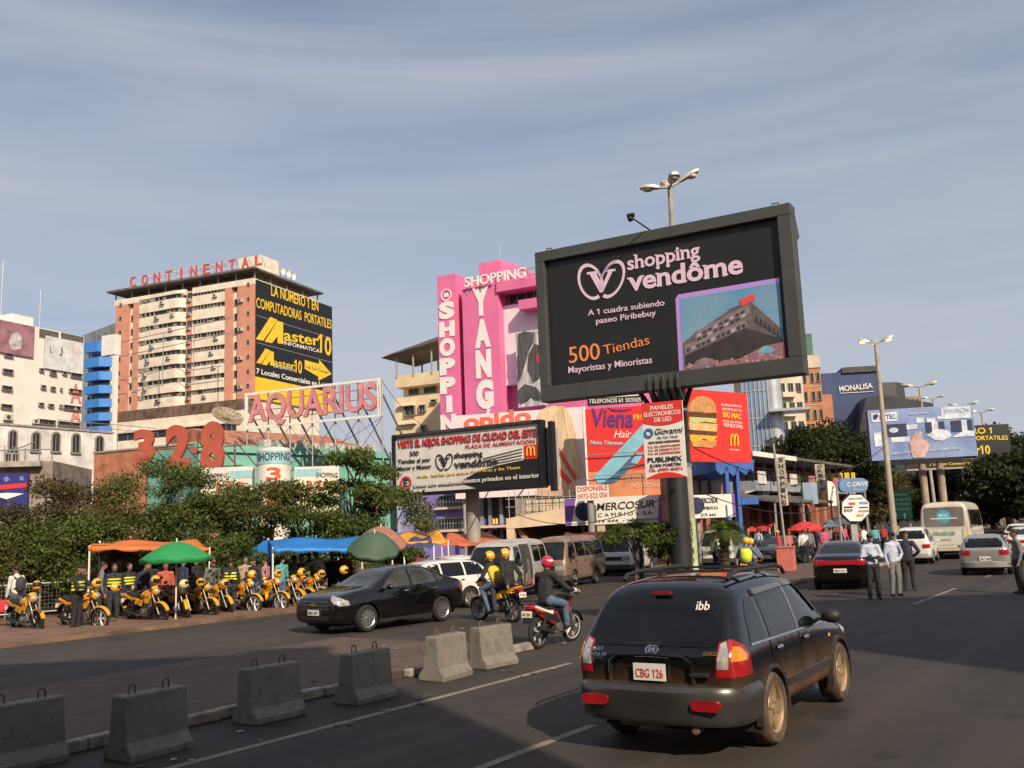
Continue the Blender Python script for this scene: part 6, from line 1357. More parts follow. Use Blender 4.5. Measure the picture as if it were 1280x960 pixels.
def sedan(name, label, x, y, ang, pm, group=None, rim=12, tail=None, pl=('PBX 417', (.05, .05, .06)), glass=None, tm=None, rm=None):
    c = Car(name, label, 'car', x, y, ang, pm, SEDAN, [(1.34, .32, .385, .58), (-1.28, .32, .385, .58)], group); g = glass or CLEARG
    c.wheels(1.34, -1.28, .325, .885, .2, tm or TYRE, rm or RIMS, rim, .68)
    c.proj('windscreen', g, [(-.66, 1.07), (.66, 1.07), (.53, 1.42), (-.53, 1.42)], FR, .006); c.proj('rear_window', TINT, [(-.60, 1.16), (.60, 1.16), (.50, 1.42), (-.50, 1.42)], BK, .006)
    for p in ([(.82, 1.00), (-.14, 1.01), (-.14, 1.43), (.14, 1.42), (.45, 1.26)], [(-.22, 1.01), (-1.12, 1.05), (-1.02, 1.30), (-.80, 1.41), (-.22, 1.44)], [(-1.16, 1.055), (-1.46, 1.10), (-1.08, 1.30)]): c.proj('side_window', g, p, SD, .006, both=True)
    for p, hx in (([(.92, .95), (-.16, .97), (-.16, .34), (.90, .32)], .02), ([(-.19, .97), (-1.20, 1.0), (-1.22, .74), (-1.02, .66), (-.90, .50), (-.86, .34), (-.19, .34)], -1.0)):
        for k, d in enumerate(c.proj('door', pm, p, SD, .006, both=True, skirt=.012)): MB().ball((hx, (1 if not k else -1) * .885, .89), (.09, .02, .022), 10, 6).build('handle', CHROME if pm is PBLK else pm, d, smooth=True)
    dgf = V((-1, -.62, 0)).normalized(); u = V((-dgf.y, dgf.x, 0)); uc = u.dot(V((2.02, .70, 0)))
    c.proj('headlamp', LAMPC, [(uc - .20, .68), (uc - .17, .78), (uc + .0, .86), (uc + .25, .92), (uc + .22, .82), (uc + .12, .72), (uc - .03, .67)], dgf, .010, both=True, step=.05)
    c.proj('grille', TRIM, [(-.50, .60), (.50, .60), (.46, .77), (-.46, .77)], FR, .004); c.proj('grille_bar', mat('grille_grey', (.16, .16, .17), .3, .8, .1), [(-.48, .675), (.48, .675), (.47, .70), (-.47, .70)], FR, .014); c.proj('grille_frame', MATS['grille_grey'], [(-.48, .765), (.48, .765), (.47, .785), (-.47, .785)], FR, .012); c.proj('grille_frame', MATS['grille_grey'], [(-.52, .59), (.52, .59), (.52, .605), (-.52, .605)], FR, .012); 
    c.part('emblem', mat('emblem_gold', (.5, .38, .12), .3, .9, .1), MB().prism([(-.10, .675), (-.03, .675), (-.03, .66), (.04, .66), (.04, .675), (.10, .675), (.09, .735), (.03, .735), (.03, .75), (-.04, .75), (-.04, .735), (-.09, .735)], 2.29, 2.305, 'yz'))
    c.proj('lower_grille', TRIM, rrect(-.52, .34, .52, .44, .04), FR, .01); 
    for sg in (1, -1): c.part('fog_lamp', LAMPC, MB().ball((2.16, sg * .60, .40), (.05, .06, .055), 12, 8), smooth=True)
    c.plate(2.285, .52, .40, .13, pl[0], DARKL, rear=False); c.plate(-2.285, .62, .40, .13, pl[0], DARKL)
    dgr = V((1, -.6, 0)).normalized(); u = V((-dgr.y, dgr.x, 0)); uc = u.dot(V((-2.1, .72, 0)))
    c.proj('tail_lamp', LAMPR, [(uc - .28, .78), (uc - .28, .96), (uc + .12, .98), (uc + .16, .78)], dgr, .012, both=True, step=.06)
    if tail: c.proj('tail_band', LAMPR, [(-.5, .80), (.5, .80), (.5, .93), (-.5, .93)], BK, .012)
    for sg in (1, -1): c.part('side_mirror', pm, MB().ball((.72, sg * .98, 1.03), (.07, .10, .07), 12, 8), smooth=True)
    c.part('sill', TRIM, MB().box(-.9, -.85, .20, .95, .85, .27)); c.part('underbody', SOOT, MB().box(-2.0, -.6, .18, 2.0, .6, .4)); return c
def wagon(name, label, x, y, ang, pm, group=None, tall=0., rim=7, wip=True):
    st = [tuple(q * (1 + tall) if i in (5,) and q > .95 else q for i, q in enumerate(s)) for s in WAGON]; k = 1 + tall
    c = Car(name, label, 'car', x, y, ang, pm, st, [(1.28, .30, .365, .56), (-1.22, .30, .365, .56)], group)
    c.wheels(1.28, -1.22, .305, .86, .19, TYRE, RIMS, rim, .66)
    c.proj('windscreen', CLEARG, [(-.64, 1.03 * k), (.64, 1.03 * k), (.52, 1.37 * k), (-.52, 1.37 * k)], FR, .006); c.proj('rear_window', TINT, rrect(-.62, 1.0 * k, .62, 1.33 * k, .06), BK, .006)
    for p in ([(.74, .965), (-.18, .97), (-.18, 1.36 * k), (.10, 1.35 * k), (.40, 1.2 * k)], [(-.25, .97), (-1.05, .98), (-1.05, 1.38 * k), (-.25, 1.38 * k)], [(-1.12, .98), (-1.86, .99), (-1.74, 1.30 * k), (-1.60, 1.36 * k), (-1.12, 1.38 * k)]): c.proj('side_window', TINT, p, SD, .006, both=True)
    for p, hx in (([(.85, .93), (-.2, .94), (-.2, .34), (.84, .32)], -.05), ([(-.23, .94), (-1.12, .95), (-1.14, .70), (-.98, .62), (-.86, .46), (-.84, .34), (-.23, .34)], -.95)):
        for q, d in enumerate(c.proj('door', pm, p, SD, .006, both=True, skirt=.012)): MB().ball((hx, (1 if not q else -1) * .86, .86), (.08, .02, .02), 10, 6).build('handle', TRIM, d, smooth=True)
    dgr = V((1, -.5, 0)).normalized(); u = V((-dgr.y, dgr.x, 0)); uc = u.dot(V((-2.1, .68, 0)))
    c.proj('tail_lamp', LAMPR, [(uc - .22, .72), (uc - .22, .90), (uc + .14, .92), (uc + .16, .74)], dgr, .012, both=True, step=.06)
    dgf = V((-1, -.5, 0)).normalized(); u = V((-dgf.y, dgf.x, 0)); uc = u.dot(V((1.98, .64, 0)))
    c.proj('headlamp', LAMPC, [(uc - .2, .62), (uc - .16, .74), (uc + .22, .78), (uc + .2, .66)], dgf, .012, both=True, step=.06)
    c.proj('grille', TRIM, rrect(-.36, .56, .36, .68, .03), FR, .01); c.plate(-2.215, .60, .36, .16, 'AFD 208', DARKL); c.plate(2.175, .42, .36, .16, 'AFD 208', DARKL, rear=False)
    c.part('rear_bumper', mat('bumper_grey', (.30, .30, .30), .5, .1, .15), sweep([(-1.62, .84), (-1.98, .80), (-2.15, .66), (-2.23, .3), (-2.24, 0), (-2.23, -.3), (-2.15, -.66), (-1.98, -.80), (-1.62, -.84)][::-1] if False else [(-1.62, .84), (-1.98, .80), (-2.15, .66), (-2.23, .3), (-2.24, 0), (-2.23, -.3), (-2.15, -.66), (-1.98, -.80), (-1.62, -.84)], [(-.05, .28), (.03, .30), (.04, .48), (-.05, .52)]), smooth=True)
    for sg in (1, -1): c.part('side_mirror', pm, MB().ball((.66, sg * .94, .98), (.06, .09, .06), 12, 8), smooth=True)
    c.part('underbody', SOOT, MB().box(-1.9, -.58, .17, 1.9, .58, .38)); return c
def van(name, label, x, y, ang, pm, group=None, open_door=False, low=None):
    c = Car(name, label, 'van', x, y, ang, pm, VAN, [(1.42, .32, .39, .56), (-1.10, .32, .39, .56)], group)
    c.wheels(1.42, -1.10, .325, .86, .2, TYRE, mat('steel_wheel', (.35, .34, .32), .5, .4, .2), 6, .6)
    c.proj('windscreen', CLEARG, [(-.72, 1.10), (.72, 1.10), (.62, 1.76), (-.62, 1.76)], FR, .008); c.proj('rear_window', TINT, rrect(-.60, 1.16, .60, 1.66, .08), BK, .008)
    wins = [[(1.98, 1.16), (1.22, 1.15), (1.22, 1.74), (1.66, 1.74)], [(1.05, 1.18), (.12, 1.18), (.12, 1.74), (1.05, 1.74)], [(.02, 1.18), (-.98, 1.18), (-.98, 1.74), (.02, 1.74)], [(-1.08, 1.18), (-2.02, 1.18), (-1.98, 1.74), (-1.08, 1.74)]]
    for k, p in enumerate(wins):
        if open_door and k == 1:
            c.proj('door_opening', DARKG, [(1.12, .38), (.02, .38), (.02, 1.80), (1.12, 1.80)], SD, .004)
            q = c.proj('seat_row', mat('seat_fabric', (.22, .19, .17), .9, 0, .3, 3), [(.9, .55), (.3, .55), (.34, 1.25), (.56, 1.3), (.62, .85), (.9, .8)], SD, .012)
            continue
        c.proj('side_window', TINT, p, SD, .006, both=not open_door)
    if open_door:
        d = c.proj('sliding_door', pm, [(-.0, .40), (-.98, .40), (-.98, 1.82), (-.0, 1.82)], SD, .07, skirt=.06); c.proj('door_window', TINT, [(-.08, 1.18), (-.9, 1.18), (-.9, 1.74), (-.08, 1.74)], SD, .076, parent=d)
    else:
        for k, d in enumerate(c.proj('sliding_door', pm, [(1.10, .38), (.06, .38), (.06, 1.12), (1.10, 1.12)], SD, .008, both=True, skirt=.012)): MB().ball((.2, (1 if not k else -1) * .87, 1.0), (.08, .02, .025), 10, 6).build('handle', TRIM, d)
    for k, d in enumerate(c.proj('door', pm, [(2.05, 1.12), (1.16, 1.12), (1.16, .74), (1.84, .70), (2.02, .78)], SD, .008, both=True, skirt=.012)): MB().ball((1.26, (1 if not k else -1) * .87, 1.02), (.08, .02, .025), 10, 6).build('handle', TRIM, d)
    if low: c.proj('side_stripe', low, [(1.1, .45), (-2.2, .45), (-2.2, .62), (1.1, .62)], SD, .009, both=True)
    for sg in (1, -1):
        c.proj('headlamp', LAMPC, rrect(sg * .58 - .17, .70, sg * .58 + .17, .88, .03), FR, .012)
        c.part('side_mirror', TRIM, MB().ball((1.95, sg * 1.0, 1.22), (.05, .09, .14), 12, 8).cyl((1.9, sg * .84, 1.1), (1.95, sg * 1.0, 1.2), .015, n=6), smooth=True)
        c.proj('tail_lamp', LAMPR, rrect(sg * .66 - .09, .72, sg * .66 + .09, 1.06, .02), BK, .01)
    c.proj('grille', TRIM, rrect(-.39, .70, .39, .88, .02), FR, .01); c.plate(2.385, .50, .36, .16, 'BKR 552', DARKL, rear=False); c.plate(-2.375, .62, .36, .16, 'BKR 552', DARKL)
    c.part('front_bumper', mat('bumper_black', (.05, .05, .05), .6, 0, .2), sweep([(1.95, -.84), (2.22, -.82), (2.34, -.70), (2.38, 0), (2.34, .70), (2.22, .82), (1.95, .84)], [(-.05, .30), (.03, .32), (.04, .50), (-.05, .56)]), smooth=True); c.part('underbody', SOOT, MB().box(-2.1, -.6, .2, 2.1, .6, .4))
    return c
CABIN = mat('painted_cabin_glass', (.085, .088, .078), .04, 0, .9, 2.6, spec=.5, col2=(.012, .013, .013))  # mottled tone on opaque glass stands for reflections and a lit cabin
WPAINT = mat('paint_white', (.72, .71, .67), .3, 0, .08, 1.2, coat=.6); SILVER = mat('paint_silver', (.42, .42, .40), .32, .55, .1, 1.2, coat=.6); CHAMP = mat('paint_champagne', (.33, .26, .19), .42, .35, .35, 1.2, coat=.4, col2=(.22, .13, .09)); DGREEN = mat('paint_dark_green', (.012, .018, .016), .25, 0, .1, 1, coat=.7)
sedan('sedan_car', 'glossy black saloon car with bright headlamps coming towards the median', -3.52, 24.9, -129, PBLK, glass=CABIN)
wagon('station_wagon', 'white station wagon half hidden behind the black saloon', -3.0, 29.4, -140, WPAINT)
h = wagon('hatchback_car', 'white hatchback with its dark rear window up against the silver van', -2.6, 35.6, 112, WPAINT)
van('minibus', 'silver minibus with its sliding side door open behind the two riders', -.35, 33.6, -107, mat('paint_light_silver', (.55, .55, .52), .35, .3, .12, 1.2, coat=.5), 'minibuses queueing along the far lane', True, mat('van_red', (.45, .08, .06), .5, 0, .2))
van('minibus', 'dusty champagne minibus queueing behind the silver one', 1.95, 38.8, -114, CHAMP, 'minibuses queueing along the far lane')
van('minibus', 'white minibus third in the queue, behind the small roadside tree', 5.3, 46.5, -113, WPAINT, 'minibuses queueing along the far lane')
van('minibus', 'white minibus parked beside the palm in front of the arcade', 10.6, 49.5, -112, WPAINT, 'minibuses queueing along the far lane')
wagon('station_wagon', 'dark wagon parked among the people in front of the arcade', 13.8, 51, -120, DGREEN)
sedan('sedan_car', 'black saloon seen from behind with a red tail band, beside the officers', 11.0, 32.6, 68, PBLK, tail=True, glass=TINT, rim=6)
wagon('people_carrier', 'white people carrier seen from behind in front of the bus', 19.2, 46.4, 62, WPAINT, tall=.16)
wagon('station_wagon', 'silver grey estate car seen from behind at the right side of the street', 17.9, 36.8, 62, SILVER)
sedan('sedan_car', 'white saloon with a wide rear window at the right edge of the picture', 24.4, 46, 60, WPAINT, tail=True, rim=6)
wagon('station_wagon', 'white estate car just beyond the white saloon at the right edge', 32.5, 62, 58, WPAINT)
sedan('sedan_car', 'farthest dark saloon on the street at the right edge', 41, 77, 58, DGREEN, rim=6)
BUSP = mat('bus_cream', (.60, .55, .44), .4, 0, .15, .8, coat=.4)
c = Car('bus', 'small cream coach seen from behind with a round blue sticker in its rear window', 'bus', 23.2, 51, 59, BUSP, BUS, [(2.2, .45, .55, .75), (-1.7, .45, .55, .75)])
c.wheels(2.2, -1.7, .46, 1.16, .26, TYRE, MATS['steel_wheel'], 6, .55)
c.proj('rear_window', mat('grey_tint', (.20, .18, .18), .2, 0, .2, 1), rrect(-.92, 1.62, .92, 2.58, .10), BK, .012)
c.proj('sticker', mat('sticker_cyan', (.06, .38, .52), .4, 0, .1), [(.34 * math.cos(R(15 * q)), 2.12 + .34 * math.sin(R(15 * q))) for q in range(24)], BK, .015); c.proj('sticker_wing', PWHITE, [(-.62, 2.0), (.62, 2.0), (.62, 2.05), (-.62, 2.05)], BK, .0165); rear_text(c, 'MGD', .22, -.22, 2.1, .16, PWHITE, -3.56); 
c.proj('lower_panel', mat('bus_white', (.66, .65, .6), .4, 0, .1), rrect(-.95, .72, .95, 1.5, .05), BK, .012); c.proj('print', mat('bus_green', (.05, .2, .12), .5, 0, .5, 5, col2=(.4, .45, .4)), rrect(-.45, 1.16, .6, 1.36, .05), BK, .016); c.proj('print', mat('bus_brown', (.3, .2, .1), .5, 0, .1), [(-.2, .92), (.4, .92), (.4, .98), (-.2, .98)], BK, .016)
for k, (a, m_) in enumerate(((-.78, MATS['bus_green']), (-.86, YEL))): c.proj('stripe', m_, [(a - .03, .6), (a + .03, .6), (a + .03, 1.45), (a - .03, 1.45)], BK, .016)
for k in range(5): c.proj('side_window', TINT, rrect(-3.0 + k * 1.18, 1.55, -1.92 + k * 1.18, 2.42, .06), SD, .008, both=True)
for sg in (1, -1): c.proj('tail_lamp', LAMPR, rrect(sg * 1.0 - .06, .62, sg * 1.0 + .06, .92, .02), BK, .014)
c.part('rear_bumper', BUSP, sweep([(-3.2, 1.15), (-3.48, 1.05), (-3.56, 0), (-3.48, -1.05), (-3.2, -1.15)], [(-.05, .40), (.05, .42), (.05, .62), (-.05, .66)]), smooth=True); c.proj('windscreen', CLEARG, rrect(-.95, 1.5, .95, 2.4, .1), FR, .01); c.part('underbody', SOOT, MB().box(-3.2, -.9, .3, 3.2, .9, .5)); c.part('side_cage', TRIM, MB().box(-3.42, -1.19, 1.5, -3.3, -1.17, 2.5))
# ================================================================ motorcycles
MYEL = mat('moto_yellow', (.75, .36, .02), .28, 0, .08, 3, coat=.6); MBLK = mat('moto_black', (.02, .02, .02), .45, .1, .15, 6); MENG = mat('engine_grey', (.28, .27, .25), .4, .7, .3, 10); MRED = mat('moto_red', (.50, .02, .03), .25, 0, .08, 3, coat=.6); SEATM = mat('moto_seat', (.018, .017, .017), .6, 0, .2, 8); SPOKE = mat('moto_rim_white', (.66, .65, .62), .35, .3, .1, 5)
def moto_parts(t, body, rimm, steer=0., scooter=False, plate='', tailrack=True):
    r = .295; xf, xr = .64, -.62
    S = Matrix.Translation(V((.40, 0, .9))) @ Matrix.Rotation(steer, 4, V((-.42, 0, .9)).normalized()) @ Matrix.Translation(V((-.40, 0, -.9)))
    def st(mb): mb.v = [S @ p for p in mb.v]; return mb
    def wheel(x, w, f):
        k = MB()
        a = [(r - .035 + .05 * math.cos(q * math.pi / 5), w * math.sin(q * math.pi / 5)) for q in range(10)]
        k.lathe(a, (x, 0, r), 'y', 30, closed=True); o = (st(k) if f else k).build('wheel', TYRE, t, smooth=True)
        m = MB().lathe([(r - .075, -.035), (r - .05, -.04), (r - .05, .04), (r - .075, .035)], (x, 0, r), 'y', 30, closed=True)
        for q in range(5):
            a0 = q * 2 * math.pi / 5
            for da in (-.13, .13): m.cyl((x + .03 * math.cos(a0), 0, r + .03 * math.sin(a0)), (x + (r - .065) * math.cos(a0 + da), 0, r + (r - .065) * math.sin(a0 + da)), .016, .012, n=6)
        m.lathe([(0, -.05), (.035, -.05), (.04, .05), (0, .05)], (x, 0, r), 'y', 12); (st(m) if f else m).build('rim', rimm, o, smooth=True)
        d = MB().lathe([(.05, .055), (.13, .055), (.13, .06), (.05, .06)], (x, 0, r), 'y', 18, closed=True); (st(d) if f else d).build('brake_disc', MENG, o)
    wheel(xf, .045, True); wheel(xr, .055, False)
    f = MB()
    for sg in (1, -1): f.cyl((xf, sg * .075, r), (.36, sg * .075, .98), .024, .028, n=10).cyl((xf, sg * .075, r - .02), (xf - .12, sg * .075, r + .28), .032, n=10)
    f.cyl((xf, -.1, r), (xf, .1, r), .02, n=8).box(.33, -.11, .93, .42, .11, .99); st(f).build('fork', MENG, t, smooth=True)
    g = MB(); n = 10; a0, a1 = R(15), R(150); vs = []
    for q in range(n + 1):
        a = a0 + (a1 - a0) * q / n
        for y, rr in ((-.07, .325), (-.04, .355), (.04, .355), (.07, .325)): vs.append((xf + rr * math.cos(a), y, r + rr * math.sin(a)))
    g.add(vs, [(q * 4 + k, q * 4 + k + 1, q * 4 + 5 + k, q * 4 + 4 + k) for q in range(n) for k in range(3)]); o = st(g).build('front_fender', MBLK if scooter else body, t, smooth=True); sm = o.modifiers.new('t', 'SOLIDIFY'); sm.thickness = .012
    st(MB().tube([(.30, .36, 1.02), (.36, .20, 1.06), (.38, 0, 1.0), (.36, -.20, 1.06), (.30, -.36, 1.02)], .014, 8).cyl((.30, .36, 1.02), (.26, .46, 1.0), .02, n=8).cyl((.30, -.36, 1.02), (.26, -.46, 1.0), .02, n=8)).build('handlebar', MBLK, t, smooth=True)
    for sg in (1, -1): st(MB().cyl((.32, sg * .28, 1.04), (.30, sg * .36, 1.22), .008, n=6).ball((.30, sg * .37, 1.26), (.02, .065, .04), 10, 6)).build('mirror', MBLK, t, smooth=True)
    h = st(MB().ball((.50, 0, .93), (.10, .11, .12), 14, 9).ball((.46, 0, 1.04), (.07, .12, .06), 12, 7)).build('headlamp_cowl', body if not scooter else MBLK, t, smooth=True); st(MB().ball((.57, 0, .93), (.045, .085, .085), 14, 8)).build('headlamp_lens', LAMPC, h, smooth=True)
    for sg in (1, -1):
        st(MB().cyl((.44, sg * .1, .93), (.44, sg * .2, .93), .01, n=6).ball((.44, sg * .22, .93), (.035, .04, .03), 8, 6)).build('indicator', LAMPA, t, smooth=True); MB().cyl((-.74, sg * .06, .74), (-.74, sg * .15, .74), .01, n=6).ball((-.74, sg * .17, .74), (.035, .04, .03), 8, 6).build('indicator', LAMPA, t, smooth=True)
    if not scooter:
        def loft(secs, name, m):
            k = MB(); nn = 12; vs = []
            for x, z, w, hh in secs: vs += [(x, w * math.copysign(abs(math.cos(a)) ** .8, math.cos(a)), z + hh * math.copysign(abs(math.sin(a)) ** .8, math.sin(a))) for a in [2 * math.pi * q / nn for q in range(nn)]]
            k.add(vs, [(i * nn + q, i * nn + (q + 1) % nn, (i + 1) * nn + (q + 1) % nn, (i + 1) * nn + q) for i in range(len(secs) - 1) for q in range(nn)] + [tuple(range(nn)), tuple((len(secs) - 1) * nn + q for q in reversed(range(nn)))])
            return k.build(name, m, t, smooth=True)
        loft([(.36, .84, .07, .06), (.30, .86, .13, .10), (.16, .86, .155, .125), (0, .83, .145, .11), (-.12, .78, .09, .06)], 'fuel_tank', body); 
        for sg in (1, -1):
            MB().prism([(.30, .60), (.44, .78), (.36, .86), (.10, .72), (.16, .62)], sg * .13, sg * .165).build('tank_shroud', body, t, bevel=.01); MB().prism([(-.06, .52), (.02, .70), (-.28, .74), (-.36, .60)], sg * .10, sg * .14).build('side_cover', body, t, bevel=.01)
        MB().prism([(-.22, .70), (-.20, .78), (-.56, .82), (-.86, .90), (-.88, .84), (-.60, .70)], -.11, .11).build('tail_cowl', body, t, bevel=.02)
        loft([(-.04, .80, .09, .03), (-.2, .80, .13, .05), (-.45, .83, .14, .05), (-.72, .885, .11, .04), (-.8, .90, .06, .02)], 'seat', SEATM)
    else:
        MB().prism([(.42, .98), (.36, .55), (.22, .36), (.02, .34), (-.02, .42), (.14, .46), (.26, .62), (.30, .98)], -.15, .15).build('leg_shield', MBLK, t, bevel=.03)
        MB().prism([(.05, .45), (-.05, .66), (-.3, .72), (-.86, .86), (-.9, .78), (-.6, .58), (-.2, .42)], -.12, .12).build('tail_cowl', body, t, bevel=.03)
        for sg in (1, -1): MB().prism([(-.24, .62), (-.86, .80), (-.86, .84), (-.22, .70)], sg * .121, sg * .127).build('stripe', WHITE, t); MB().prism([(-.05, .43), (.05, .43), (-.1, .62), (-.7, .70), (-.5, .55)], sg * .121, sg * .125).build('lower_cowl', MBLK, t); MB().prism([(.24, .60), (.36, .62), (.40, .95), (.34, .95)], sg * .151, sg * .156).build('shield_flash', body, t)
        MB().prism([(-.02, .68), (-.1, .76), (-.5, .78), (-.86, .87), (-.86, .84), (-.4, .70)], -.13, .13).build('seat', SEATM, t, bevel=.03)
    e = MB().box(-.12, -.12, .28, .20, .12, .46); e.cyl((.16, 0, .42), (.22, 0, .66), .085, n=12)
    for q in range(5): e.cyl((.165 + q * .012, 0, .47 + q * .04), (.169 + q * .012, 0, .482 + q * .04), .105, n=12)
    e.cyl((-.02, -.16, .36), (-.02, .16, .36), .09, n=14); e.build('engine', MENG, t, bevel=.015)
    MB().tube([(.24, -.09, .52), (.32, -.1, .34), (.1, -.13, .24), (-.3, -.15, .28)], .022, 8).build('exhaust_pipe', MENG, t, smooth=True); MB().cyl((-.3, -.15, .28), (-.82, -.17, .40), .04, .052, n=12).build('silencer', MBLK, t, smooth=True)
    k = MB().tube([(.38, 0, .92), (.30, 0, .60), (.20, 0, .26), (-.12, 0, .24), (-.2, 0, .55)], .024, 6).tube([(.36, 0, .90), (0, 0, .72), (-.8, 0, .80)], .022, 6)
    for sg in (1, -1): k.cyl((-.12, sg * .09, .34), (-.62, sg * .09, r), .022, n=8).cyl((-.58, sg * .1, .36), (-.42, sg * .1, .70), .028, n=8).cyl((-.05, sg * .1, .27), (-.05, sg * .26, .27), .016, n=6)
    k.cyl((-.02, .1, .28), (-.12, .30, .03), .012, n=6); k.build('frame', MBLK, t, smooth=True)
    MB().box(-.96, -.06, .76, -.84, .06, .83).build('tail_lamp', LAMPR, t, bevel=.015)
    if tailrack: MB().tube([(-.6, .1, .90), (-.95, .1, .93), (-.98, 0, .93), (-.95, -.1, .93), (-.6, -.1, .90)], .012, 6).build('grab_rail', MBLK, t, smooth=True)
    MB().prism([(-.78, .74), (-.98, .60), (-1.0, .50), (-.97, .50), (-.94, .60), (-.76, .70)], -.09, .09).build('rear_fender', MBLK, t)
    p = MB().add([(-1.0 - .0, -.12, .62), (-1.0, .12, .62), (-.985, .12, .74), (-.985, -.12, .74), (-.99, -.12, .62), (-.99, .12, .62), (-.975, .12, .74), (-.975, -.12, .74)], [(0, 1, 2, 3), (4, 7, 6, 5), (0, 4, 5, 1), (2, 6, 7, 3), (0, 3, 7, 4), (1, 5, 6, 2)]).build('number_plate', PLATEW, t)
    if plate:
        q = T.__new__(T); q.o = p; o = letters(q, plate, 0, 0, .19, 0, .05, mat('plate_red', (.55, .04, .03)), y=0, th=.004)
        for v in o.data.vertices: a, b, z = v.co; v.co = V((-1.004 - (.004 - b) + .12 * z, .095 - a, .655 + z))
    return t
def moto(name, label, x, y, ang, body, rimm, steer=0., group=None, scooter=False, plate='', lean=0.):
    t = T(name, label, 'motorcycle', (x, y, 0), R(ang), group); moto_parts(t, body, rimm, steer, scooter, plate)
    t.o.rotation_euler = (R(lean), 0, R(ang)); return t
HYEL = mat('helmet_yellow', (.78, .40, .02), .22, 0, .06, 6, coat=.7); HCRE = mat('helmet_cream', (.70, .62, .30), .25, 0, .06, 6, coat=.6); HRED = mat('helmet_red', (.50, .03, .06), .22, 0, .1, 9, coat=.7); VISOR = mat('visor_dark', (.02, .02, .022), .12, 0, .1, 3); PAD = mat('helmet_lining', (.03, .028, .026), .9, 0, .2, 9)
def helmet_parts(o, m, c=(0, 0, 0), rot=None, worn=False, visor=True):
    """open front full-face shell; front is local +x"""
    rot = rot or Matrix.Identity(3); c = V(c); k = MB(); vs = []; fs = []; nu, nv = 24, 14
    def P(a, t_): return V((.140 * math.sin(t_) * math.cos(a) - (.006 if t_ > 1.8 else 0), .122 * math.sin(t_) * math.sin(a), .135 * math.cos(t_)))
    for j in range(nv + 1):
        for q in range(nu): vs.append(P(2 * math.pi * q / nu, R(150) * j / nv))
    def opened(a, t_): a = (a + math.pi) % (2 * math.pi) - math.pi; return abs(a) < R(62) and R(62) < t_ < R(108)
    for j in range(nv):
        for q in range(nu):
            if opened(2 * math.pi * (q + .5) / nu, R(150) * (j + .5) / nv): continue
            fs.append((j * nu + q, (j + 1) * nu + q, (j + 1) * nu + (q + 1) % nu, j * nu + (q + 1) % nu))
    k.add([rot @ p + c for p in vs], fs); s = k.build('shell', m, o, smooth=True); sm = s.modifiers.new('t', 'SOLIDIFY'); sm.thickness = .012
    if not worn: MB().ball(c, (.115, .10, .11), 14, 9, rot=rot).build('lining', PAD, o, smooth=True)
    if visor:
        v = MB(); vs = []; n = 12
        for j in range(4):
            for q in range(n + 1): vs.append(rot @ (P(R(-66) + R(132) * q / n, R(60) + R(50) * j / 3) * 1.03) + c)
        v.add(vs, [(j * (n + 1) + q, (j + 1) * (n + 1) + q, (j + 1) * (n + 1) + q + 1, j * (n + 1) + q + 1) for j in range(3) for q in range(n)]); v.build('visor', VISOR, o, smooth=True)
    d = MB()
    for a0 in (78, 108, -108 - 24, -78 - 24):
        vs = [rot @ (P(R(a0 + 24 * q / 4), R(tt)) * 1.012) + c for tt in (66, 84) for q in range(5)]; d.add(vs, [(q, q + 1, q + 6, q + 5) for q in range(4)])
    d.build('decal', WHITE, s)
# ================================================================ people
SK = {'light': mat('skin_light', (.45, .26, .18), .6, 0, .1, 8), 'brown': mat('skin_brown', (.28, .15, .095), .6, 0, .1, 8)}
HAIRM = mat('hair_dark', (.018, .013, .010), .6, 0, .3, 20); SHOE = mat('shoe_dark', (.03, .025, .022), .6, 0, .2, 8)
def cl(key, c): return cloth('cloth_' + key, c)
def stand(H=1.73, lean=0., armL=None, armR=None, stride=0., yaw=0.):
    """joints for a standing figure facing +x; arms given as (elbow, hand)"""
    k = H / 1.73; l = lean
    J = dict(pel=V((0, 0, .93)), che=V((l * .5, 0, 1.22)), nek=V((l * .8, 0, 1.46)), hed=V((l + .02, 0, 1.615)), sL=V((l * .75, .185, 1.41)), sR=V((l * .75, -.185, 1.41)), hL=V((0, .095, .90)), hR=V((0, -.095, .90)), kL=V((stride * .5 + .02, .11, .49)), kR=V((-stride * .5 + .02, -.11, .49)), fL=V((stride - .03, .12, .08)), fR=V((-stride - .03, -.12, .08)))
    J['eL'], J['wL'] = armL or (V((l * .5 - .03, .255, 1.13)), V((l * .5 + .06, .26, .88))); J['eR'], J['wR'] = armR or (V((l * .5 - .03, -.255, 1.13)), V((l * .5 + .06, -.26, .88)))
    return {q: V(p) * k for q, p in J.items()}
def ride(rake=.16, reach=(.42, .30, 1.04), seat=(-.22, .84), foot=(.0, .20, .30)):
    sx, sz = seat; J = dict(pel=V((sx, 0, sz + .10)), che=V((sx + rake * .5, 0, sz + .38)), nek=V((sx + rake, 0, sz + .62)), hed=V((sx + rake + .05, 0, sz + .77)))
    for s_, g in (('L', 1), ('R', -1)):
        sh = V((sx + rake * .9, g * .19, sz + .57)); J['s' + s_] = sh; J['h' + s_] = V((sx + .02, g * .10, sz + .09)); J['k' + s_] = V((sx + .42, g * .20, sz + .0)); J['f' + s_] = V((foot[0], g * foot[1], foot[2])); w = V((reach[0] - .1, g * reach[1], reach[2])); J['w' + s_] = w; J['e' + s_] = (sh + w) / 2 + V((-.06, g * .09, -.10))
    return J
